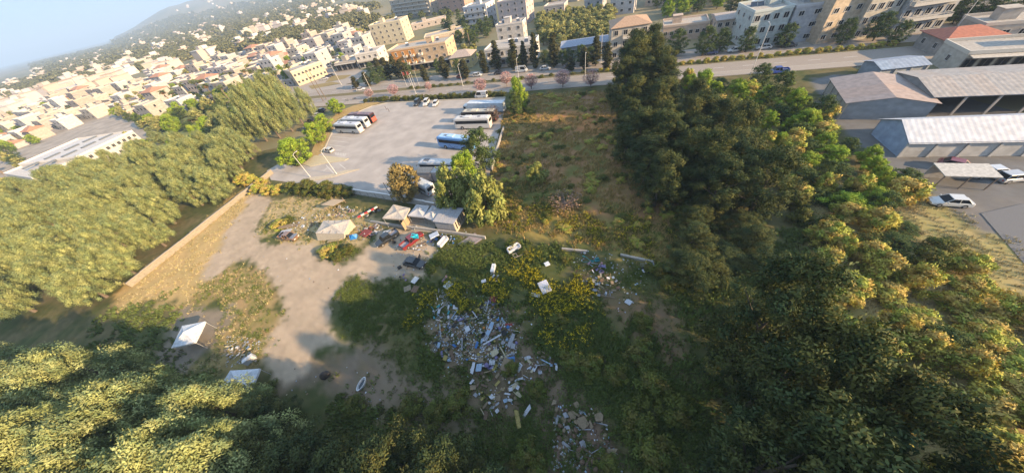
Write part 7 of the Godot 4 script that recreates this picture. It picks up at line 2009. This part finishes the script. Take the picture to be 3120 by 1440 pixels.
	for q in [[heap, 1500], [PackedVector2Array([Vector2(-18.37, -29.71), Vector2(-9.38, -28.49), Vector2(-2.16, -25.18), Vector2(0.57, -18.87), Vector2(-1.02, -12.15), Vector2(-4.96, -8.67), Vector2(-10.18, -13.40), Vector2(-15.51, -17.10), Vector2(-16.83, -23.31)]), 700], [PackedVector2Array([Vector2(0.28, -9.28), Vector2(5.15, -7.58), Vector2(5.31, -2.04), Vector2(-1.72, -3.33)]), 500], [PackedVector2Array([Vector2(11.95, -30.58), Vector2(20.46, -24.99), Vector2(16.36, -20.00), Vector2(12.47, -17.82), Vector2(8.94, -20.92), Vector2(8.48, -28.70)]), 260], [PackedVector2Array([Vector2(-36.13, -22.83), Vector2(-17.83, -17.19), Vector2(-13.17, -9.67), Vector2(-21.50, -11.70), Vector2(-36.79, -18.38)]), 110], [PackedVector2Array([Vector2(-57.44, -67.27), Vector2(-35.63, -60.39), Vector2(-26.62, -50.00), Vector2(-27.99, -45.39), Vector2(-48.05, -54.15)]), 1100], [PackedVector2Array([Vector2(-25.84, -49.73), Vector2(-7.30, -42.24), Vector2(-7.68, -36.93), Vector2(-22.37, -34.35)]), 400], [PackedVector2Array([Vector2(-51.95, -31.03), Vector2(-43.81, -28.41), Vector2(-43.01, -24.44), Vector2(-47.76, -24.53)]), 400], [PackedVector2Array([Vector2(-7.58, -48.61), Vector2(4.70, -41.93), Vector2(4.10, -39.21), Vector2(-7.14, -44.57)]), 300], [PackedVector2Array([Vector2(-55.50, -50.42), Vector2(-33.30, -41.64), Vector2(-34.22, -35.57), Vector2(-44.68, -38.56)]), 50]]:
		for p in spots(q[0], 0.01, q[1]):
			put.append(p)
	mm.instance_count = put.size()
	var tn := [SCRAP.white, SCRAP.grey, SCRAP.white, SCRAP.cream, SCRAP["pale blue"], SCRAP.tan, SCRAP.brown, SCRAP.grey]
	for k in put.size():
		var p: Vector2 = put[k]
		var z := rng.randf_range(0.4, 1.2)
		mm.set_instance_transform(k, Transform3D(Basis(Vector3.UP, rng.randf() * TAU) * Basis(Vector3.RIGHT, jit(0.6)) * Basis.from_scale(Vector3(z, z, z)), Vector3(p.x, ground_height(p.x, p.y) + 0.03, p.y)))
		mm.set_instance_color(k, tn[rng.randi() % tn.size()])
	var o := MultiMeshInstance3D.new()
	o.name = "litter"
	o.multimesh = mm
	o.material_override = vertex_mat(0.85)
	add_child(o)
	tag(o, "scattered scraps of litter and stones round the rubbish heaps", "litter", "", "stuff")


# ------------------------------------------------------------------ street furniture

func lamp_post(at: Vector3, h: float, label: String, group: String, turn := 0.0, double := false) -> void:
	var o := thing("lamp_post", label, "lamp post", at, turn, group)
	var m := mat(0.50, 0.48, 0.45, 0.6)
	var s := Shape.new()
	s.tube([Vector3(0, -0.1, 0), Vector3(0, 0.4, 0), Vector3(0, 0.45, 0), Vector3(0, h, 0)], [0.14, 0.14, 0.09, 0.06], 8)
	piece("pole", s.done(), m, o)
	for sg in ([-1.0, 1.0] if double else [1.0]):
		var a := Shape.new()
		a.tube([Vector3(0, h - 0.05, 0), Vector3(sg * 0.6, h + 0.2, 0), Vector3(sg * 1.3, h + 0.22, 0)], [0.05, 0.045, 0.04], 6)
		piece("arm", a.done(), m, o)
		var l := Shape.new()
		l.block(Vector3(sg * 1.5, h + 0.2, 0), Vector3(0.6, 0.14, 0.26), 0.04)
		piece("lamp_head", l.done(), mat(0.42, 0.42, 0.42, 0.5), o)


func make_street_things():
	var t := turn_of(Vector3.ZERO, ROAD_U)
	for p in [Vector3(-54.06, 0.00, -81.75), Vector3(-45.30, 0.00, -79.39)]:
		lamp_post(p + Vector3(0, 0.15, 0), 7.2, "slim lamp post on the long pointed traffic island", "lamp posts of the coach park", t + 1.6)
	for p in [Vector3(-48.79, 0.00, -154.44), Vector3(-25.65, 0.00, -134.73), Vector3(-5.20, 0.00, -130.74), Vector3(16.90, 0.00, -120.14), Vector3(38.63, 0.00, -106.62)]:
		lamp_post(p, 7.6, "pale lamp post on the footway between the coach park and the main road", "lamp posts along the footway", t + 1.57)
	for p in [Vector3(49.09, 0.00, -118.41), Vector3(-70.81, 0.00, -181.27)]:
		lamp_post(p, 9.6, "tall pale lamp post on the footway before the buildings", "tall lamp posts before the buildings", t - 1.57)
	lamp_post(Vector3(78.77, 0.00, -79.80), 12.0, "tall lamp post beside the blue pickup on the main road", "", t + 1.57)
	lamp_post(Vector3(129.04, 0.00, -72.79), 9.0, "pale lamp post above the red tiled roof", "", t + 1.57)
	# wooden utility poles by the side street
	for p in [Vector3(-72.70, 0.00, -159.68), Vector3(-73.69, 0.00, -158.06)]:
		var o := thing("utility_pole", "tall brown utility pole at the junction of the side street", "utility pole", p, t, "utility poles at the junction")
		var s := Shape.new()
		s.tube([Vector3(0, -0.1, 0), Vector3(0, 13.5, 0)], [0.17, 0.11], 8)
		piece("pole", s.done(), mat(0.16, 0.12, 0.09, 0.9, "grain", 0.8), o)
		bar("crossarm", o, Vector3(0, 12.9, 0), Vector3(0.12, 0.14, 2.0), mat(0.15, 0.11, 0.08, 0.9))
		for z in [-0.85, 0.0, 0.85]:
			bar("insulator", o, Vector3(0, 13.1, z), Vector3(0.09, 0.22, 0.09), mat(0.35, 0.33, 0.30, 0.4))
	var sp := thing("utility_pole", "thin dark pole standing in front of the white plastered wall", "utility pole", Vector3(-25.45, 0.00, -58.57))
	var ss := Shape.new()
	ss.tube([Vector3(0, -0.1, 0), Vector3(0, 5.6, 0)], [0.08, 0.05], 6)
	piece("pole", ss.done(), mat(0.07, 0.06, 0.055, 0.8), sp)
	bar("clamp", sp, Vector3(0, 5.3, 0), Vector3(0.3, 0.1, 0.1), mat(0.05, 0.05, 0.05))
	# flag poles and a sign by the roundabout flags
	for k in 4:
		var f := thing("flag_pole", "slim white flag pole before the orange-fronted building", "flag pole", Vector3(-31.15, 0.00, -149.84) + ROAD_U * k * 2.2, t, "flag poles before the orange-fronted building")
		var s := Shape.new()
		s.tube([Vector3(0, -0.1, 0), Vector3(0, 6.0, 0)], [0.05, 0.035], 6)
		piece("pole", s.done(), mat(0.6, 0.58, 0.55, 0.5), f)
		if k < 2:
			bar("flag", f, Vector3(0.55, 5.2, 0), Vector3(1.0, 1.3, 0.03), mat(0.50, 0.08, 0.05, 0.8, "blotch", 0.5))
	# two dark bollards and a chain near the red coach
	for p in [Vector3(-35.56, 0.00, -121.28), Vector3(-37.07, 0.00, -124.28)]:
		var b := thing("bollard", "dark leaning bollard at the top of the coach park", "bollard", p + Vector3(0, 0.03, 0), 0.0, "bollards at the top of the coach park")
		var s := Shape.new()
		s.tube([Vector3(0, 0, 0), Vector3(-0.05, 0.8, 0), Vector3(-0.12, 1.4, 0.05)], [0.12, 0.11, 0.08], 8)
		piece("post", s.done(), mat(0.06, 0.045, 0.05, 0.7), b)
		bar("cap", b, Vector3(-0.12, 1.43, 0.05), Vector3(0.2, 0.08, 0.2), mat(0.1, 0.08, 0.08))


# ------------------------------------------------------------------ grass, weeds, flowers

func tuft_mesh(blades: int, h: float, spread: float, w: float, cols: Array, heads := Color(0, 0, 0, 0)) -> ArrayMesh:
	var s := Shape.new()
	for k in blades:
		var a := rng.randf() * TAU
		var p := Vector3(cos(a), 0, sin(a)) * spread * rng.randf()
		var tip := p + Vector3(jit(0.35), rng.randf_range(0.5, 1.0), jit(0.35)) * h
		var side := Vector3(cos(a + 1.3), 0, sin(a + 1.3)) * w
		s.col = cols[rng.randi() % cols.size()] * rng.randf_range(0.75, 1.25)
		var nn := (tip - p).cross(side).normalized()
		if nn.y > 0.0:
			side = -side
		else:
			nn = -nn
		nn = (nn + Vector3.UP * 0.5).normalized()
		s.leaf(p - side, p + side, tip + side * 0.3, tip - side * 0.3, nn)
		if heads.a > 0.0 and rng.randf() < 0.5:
			s.col = heads * rng.randf_range(0.8, 1.2)
			var e := Vector3(0.035, 0, 0) + Vector3(jit(0.02), jit(0.03), jit(0.02))
			var f := Vector3(0, jit(0.02), 0.035)
			s.leaf(tip - e, tip + f, tip + e, tip - f, Vector3.UP)
	return s.done()


func cover(called: String, label: String, mesh: ArrayMesh, areas: Array, keep_out: Array, patchy: float, size: Vector2) -> void:
	var put := []
	for a in areas:
		var poly: PackedVector2Array = a[0]
		for p0 in spots(poly, 0.001, a[1]):
			var p: Vector2 = p0 + Vector2(noise_b.get_noise_2d(p0.x * 0.6, p0.y * 0.6), noise_b.get_noise_2d(p0.x * 0.6 + 90.0, p0.y * 0.6)) * 3.0 + Vector2(rng.randfn(), rng.randfn()) * 0.5
			if noise_a.get_noise_2d(p.x * 1.6 + 17.0, p.y * 1.6) < patchy:
				continue
			var bad := false
			var off := p + Vector2(noise_b.get_noise_2d(p.x, p.y), noise_b.get_noise_2d(p.x + 60.0, p.y)) * 3.5 + Vector2(rng.randfn(), rng.randfn()) * 0.7
			for q in keep_out:
				if inside(off, q) and (q == sandy or q == lot_outline or rng.randf() < 0.82):
					bad = true
					break
			if not bad:
				put.append(p)
	var mm := MultiMesh.new()
	mm.transform_format = MultiMesh.TRANSFORM_3D
	mm.use_colors = true
	mm.mesh = mesh
	mm.instance_count = put.size()
	for k in put.size():
		var p: Vector2 = put[k]
		var z := rng.randf_range(size.x, size.y)
		var tone := rng.randf_range(0.75, 1.25)
		mm.set_instance_transform(k, Transform3D(Basis(Vector3.UP, rng.randf() * TAU) * Basis.from_scale(Vector3(z, z * rng.randf_range(0.7, 1.2), z)), Vector3(p.x, ground_height(p.x, p.y) - 0.04, p.y)))
		mm.set_instance_color(k, Color(tone, tone, tone * rng.randf_range(0.85, 1.1)))
	var o := MultiMeshInstance3D.new()
	o.name = called
	o.multimesh = mm
	o.material_override = vertex_mat(0.85, "", 0.2, 0.3)
	add_child(o)
	tag(o, label, "", "", "stuff")


func make_ground_cover():
	var green := tuft_mesh(18, 0.28, 0.36, 0.03, [Color(0.10, 0.135, 0.03), Color(0.13, 0.155, 0.04), Color(0.085, 0.115, 0.03)])
	var broad := tuft_mesh(18, 0.36, 0.38, 0.05, [Color(0.085, 0.12, 0.03), Color(0.11, 0.14, 0.035), Color(0.10, 0.115, 0.04)])
	var dry := tuft_mesh(15, 0.28, 0.34, 0.025, [Color(0.42, 0.34, 0.19), Color(0.36, 0.29, 0.15), Color(0.25, 0.24, 0.11)])
	var straw := tuft_mesh(15, 0.4, 0.34, 0.026, [Color(0.42, 0.27, 0.12), Color(0.32, 0.23, 0.08), Color(0.19, 0.19, 0.06)])
	var yellow := tuft_mesh(14, 0.62, 0.34, 0.03, [Color(0.085, 0.11, 0.02), Color(0.11, 0.12, 0.025)], Color(0.52, 0.40, 0.02, 1.0))
	var bare := [sandy, lot_outline]
	var strip_zone := PackedVector2Array([Vector2(-78.31, -81.29), Vector2(-70.25, -92.44), Vector2(-68.05, -83.94), Vector2(-67.17, -70.91), Vector2(-62.84, -45.39), Vector2(-65.16, -40.50), Vector2(-80.33, -44.62), Vector2(-87.59, -49.07), Vector2(-80.81, -64.05)])
	var camp_zone := PackedVector2Array([Vector2(-61.83, -73.26), Vector2(-48.52, -69.53), Vector2(-33.54, -58.33), Vector2(-28.38, -51.72), Vector2(-29.48, -45.88), Vector2(-41.34, -47.83), Vector2(-51.23, -52.56), Vector2(-59.09, -57.90), Vector2(-61.99, -67.60)])
	var mid_zone := PackedVector2Array([Vector2(-61.36, -50.33), Vector2(-52.58, -45.80), Vector2(-44.69, -37.07), Vector2(-41.43, -31.43), Vector2(-41.12, -26.08), Vector2(-44.79, -23.85), Vector2(-50.61, -23.22), Vector2(-55.78, -26.38), Vector2(-53.02, -28.96), Vector2(-54.20, -36.12), Vector2(-65.16, -40.50), Vector2(-64.53, -45.88)])
	var flowers := PackedVector2Array([Vector2(-1.06, -31.65), Vector2(3.61, -31.71), Vector2(8.48, -28.70), Vector2(9.33, -21.96), Vector2(9.14, -17.68), Vector2(6.48, -15.47), Vector2(2.84, -16.83), Vector2(-0.11, -20.08), Vector2(-2.45, -23.46), Vector2(-4.03, -26.96), Vector2(-5.37, -24.85), Vector2(-9.63, -23.66), Vector2(-13.82, -28.44), Vector2(-15.98, -27.14), Vector2(-17.92, -24.14), Vector2(-18.72, -27.26), Vector2(-14.44, -31.31), Vector2(-6.14, -27.57)])
	var sunny := PackedVector2Array([Vector2(-4.10, -47.31), Vector2(10.07, -42.01), Vector2(27.23, -30.25), Vector2(23.58, -24.02), Vector2(16.86, -27.51), Vector2(7.87, -34.35), Vector2(-2.18, -40.46)])
	cover("green_grass", "green weeds and grass over the rubbish lot", green, [[rubbish_lot, 24000], [PackedVector2Array([Vector2(-32.69, -32.34), Vector2(-31.50, -37.03), Vector2(-18.60, -32.52), Vector2(-14.65, -40.97), Vector2(-5.08, -37.80), Vector2(-5.22, -26.03), Vector2(-15.90, -25.32), Vector2(-25.98, -22.93)]), 9000], [mid_zone, 2200], [camp_zone, 1200], [PackedVector2Array([Vector2(1.75, -57.56), Vector2(12.45, -50.32), Vector2(14.26, -42.54), Vector2(9.54, -40.17), Vector2(-0.21, -44.77)]), 2600], [PackedVector2Array([Vector2(7.88, -97.51), Vector2(18.94, -96.44), Vector2(14.60, -78.10), Vector2(5.34, -80.94)]), 1200], [PackedVector2Array([Vector2(18.76, -38.76), Vector2(26.68, -31.28), Vector2(23.81, -25.31), Vector2(13.52, -33.28)]), 1800], [PackedVector2Array([Vector2(-40.72, -48.11), Vector2(-34.84, -47.66), Vector2(-31.52, -45.59), Vector2(-33.55, -42.58), Vector2(-37.26, -43.74)]), 900], [PackedVector2Array([Vector2(-59.13, -61.43), Vector2(-55.10, -63.74), Vector2(-49.65, -60.50), Vector2(-51.79, -57.68), Vector2(-56.55, -57.60)]), 700]], [sandy, soil] + bare_dirt, -0.34, Vector2(0.5, 1.2))
	cover("broad_weeds", "broad-leaved weeds along the wood and the rubbish lot", broad, [[PackedVector2Array([Vector2(-17.80, -38.48), Vector2(-5.08, -37.80), Vector2(7.02, -31.39), Vector2(-1.74, -27.62), Vector2(-11.61, -27.82)]), 5000], [PackedVector2Array([Vector2(4.08, -21.13), Vector2(10.36, -18.38), Vector2(16.44, -12.58), Vector2(12.78, -0.67), Vector2(-5.75, -4.07), Vector2(-2.55, -12.89)]), 9000], [PackedVector2Array([Vector2(-29.50, -17.64), Vector2(-11.10, -11.70), Vector2(-4.39, -3.82), Vector2(-30.73, -8.66)]), 5000], [PackedVector2Array([Vector2(-84.91, -43.55), Vector2(-70.41, -44.26), Vector2(-60.15, -29.55), Vector2(-44.82, -20.12), Vector2(-52.77, -17.65), Vector2(-75.54, -26.77)]), 3500], [PackedVector2Array([Vector2(26.76, -30.41), Vector2(46.09, -23.70), Vector2(22.42, 1.10), Vector2(9.85, -1.21)]), 8000], [PackedVector2Array([Vector2(-15.90, -25.32), Vector2(-2.16, -25.18), Vector2(11.58, -21.33), Vector2(3.75, -2.33), Vector2(-7.81, -4.45), Vector2(-17.56, -14.22)]), 7000]], [sandy, soil] + bare_dirt, -0.36, Vector2(0.7, 1.5))
	cover("dry_grass", "golden dry grass beside the track and the coach park", dry, [[strip_zone, 3800], [camp_zone, 2600], [mid_zone, 1600], [PackedVector2Array([Vector2(-56.22, -107.55), Vector2(-57.50, -125.66), Vector2(-44.73, -138.18), Vector2(-61.61, -135.41), Vector2(-63.27, -124.41), Vector2(-61.27, -108.84), Vector2(-58.80, -92.39), Vector2(-55.04, -97.85)]), 1600], [PackedVector2Array([Vector2(52.53, -33.58), Vector2(66.43, -26.83), Vector2(62.92, -18.54), Vector2(62.52, -10.90), Vector2(63.69, -2.79), Vector2(46.01, 6.65), Vector2(29.77, 2.70), Vector2(34.63, -6.26), Vector2(46.09, -23.70)]), 9000]], bare, -0.2, Vector2(0.6, 1.3))
	cover("field_grass", "tall brown and olive grass of the abandoned field", straw, [[field, 20000], [sunny, 4000]], [lot_outline, PackedVector2Array([Vector2(28.07, -83.53), Vector2(33.76, -77.51), Vector2(32.62, -70.20), Vector2(26.27, -72.70)])], -0.28, Vector2(0.7, 1.5))
	cover("yellow_flowers", "yellow wild flowers in the rubbish lot and the sunny weeds", yellow, [[flowers, 6000], [sunny, 3500], [PackedVector2Array([Vector2(-4.10, -47.31), Vector2(1.99, -49.59), Vector2(21.50, -37.73), Vector2(23.86, -31.42), Vector2(2.90, -39.63)]), 1600]], [sandy], -0.05, Vector2(0.7, 1.4))
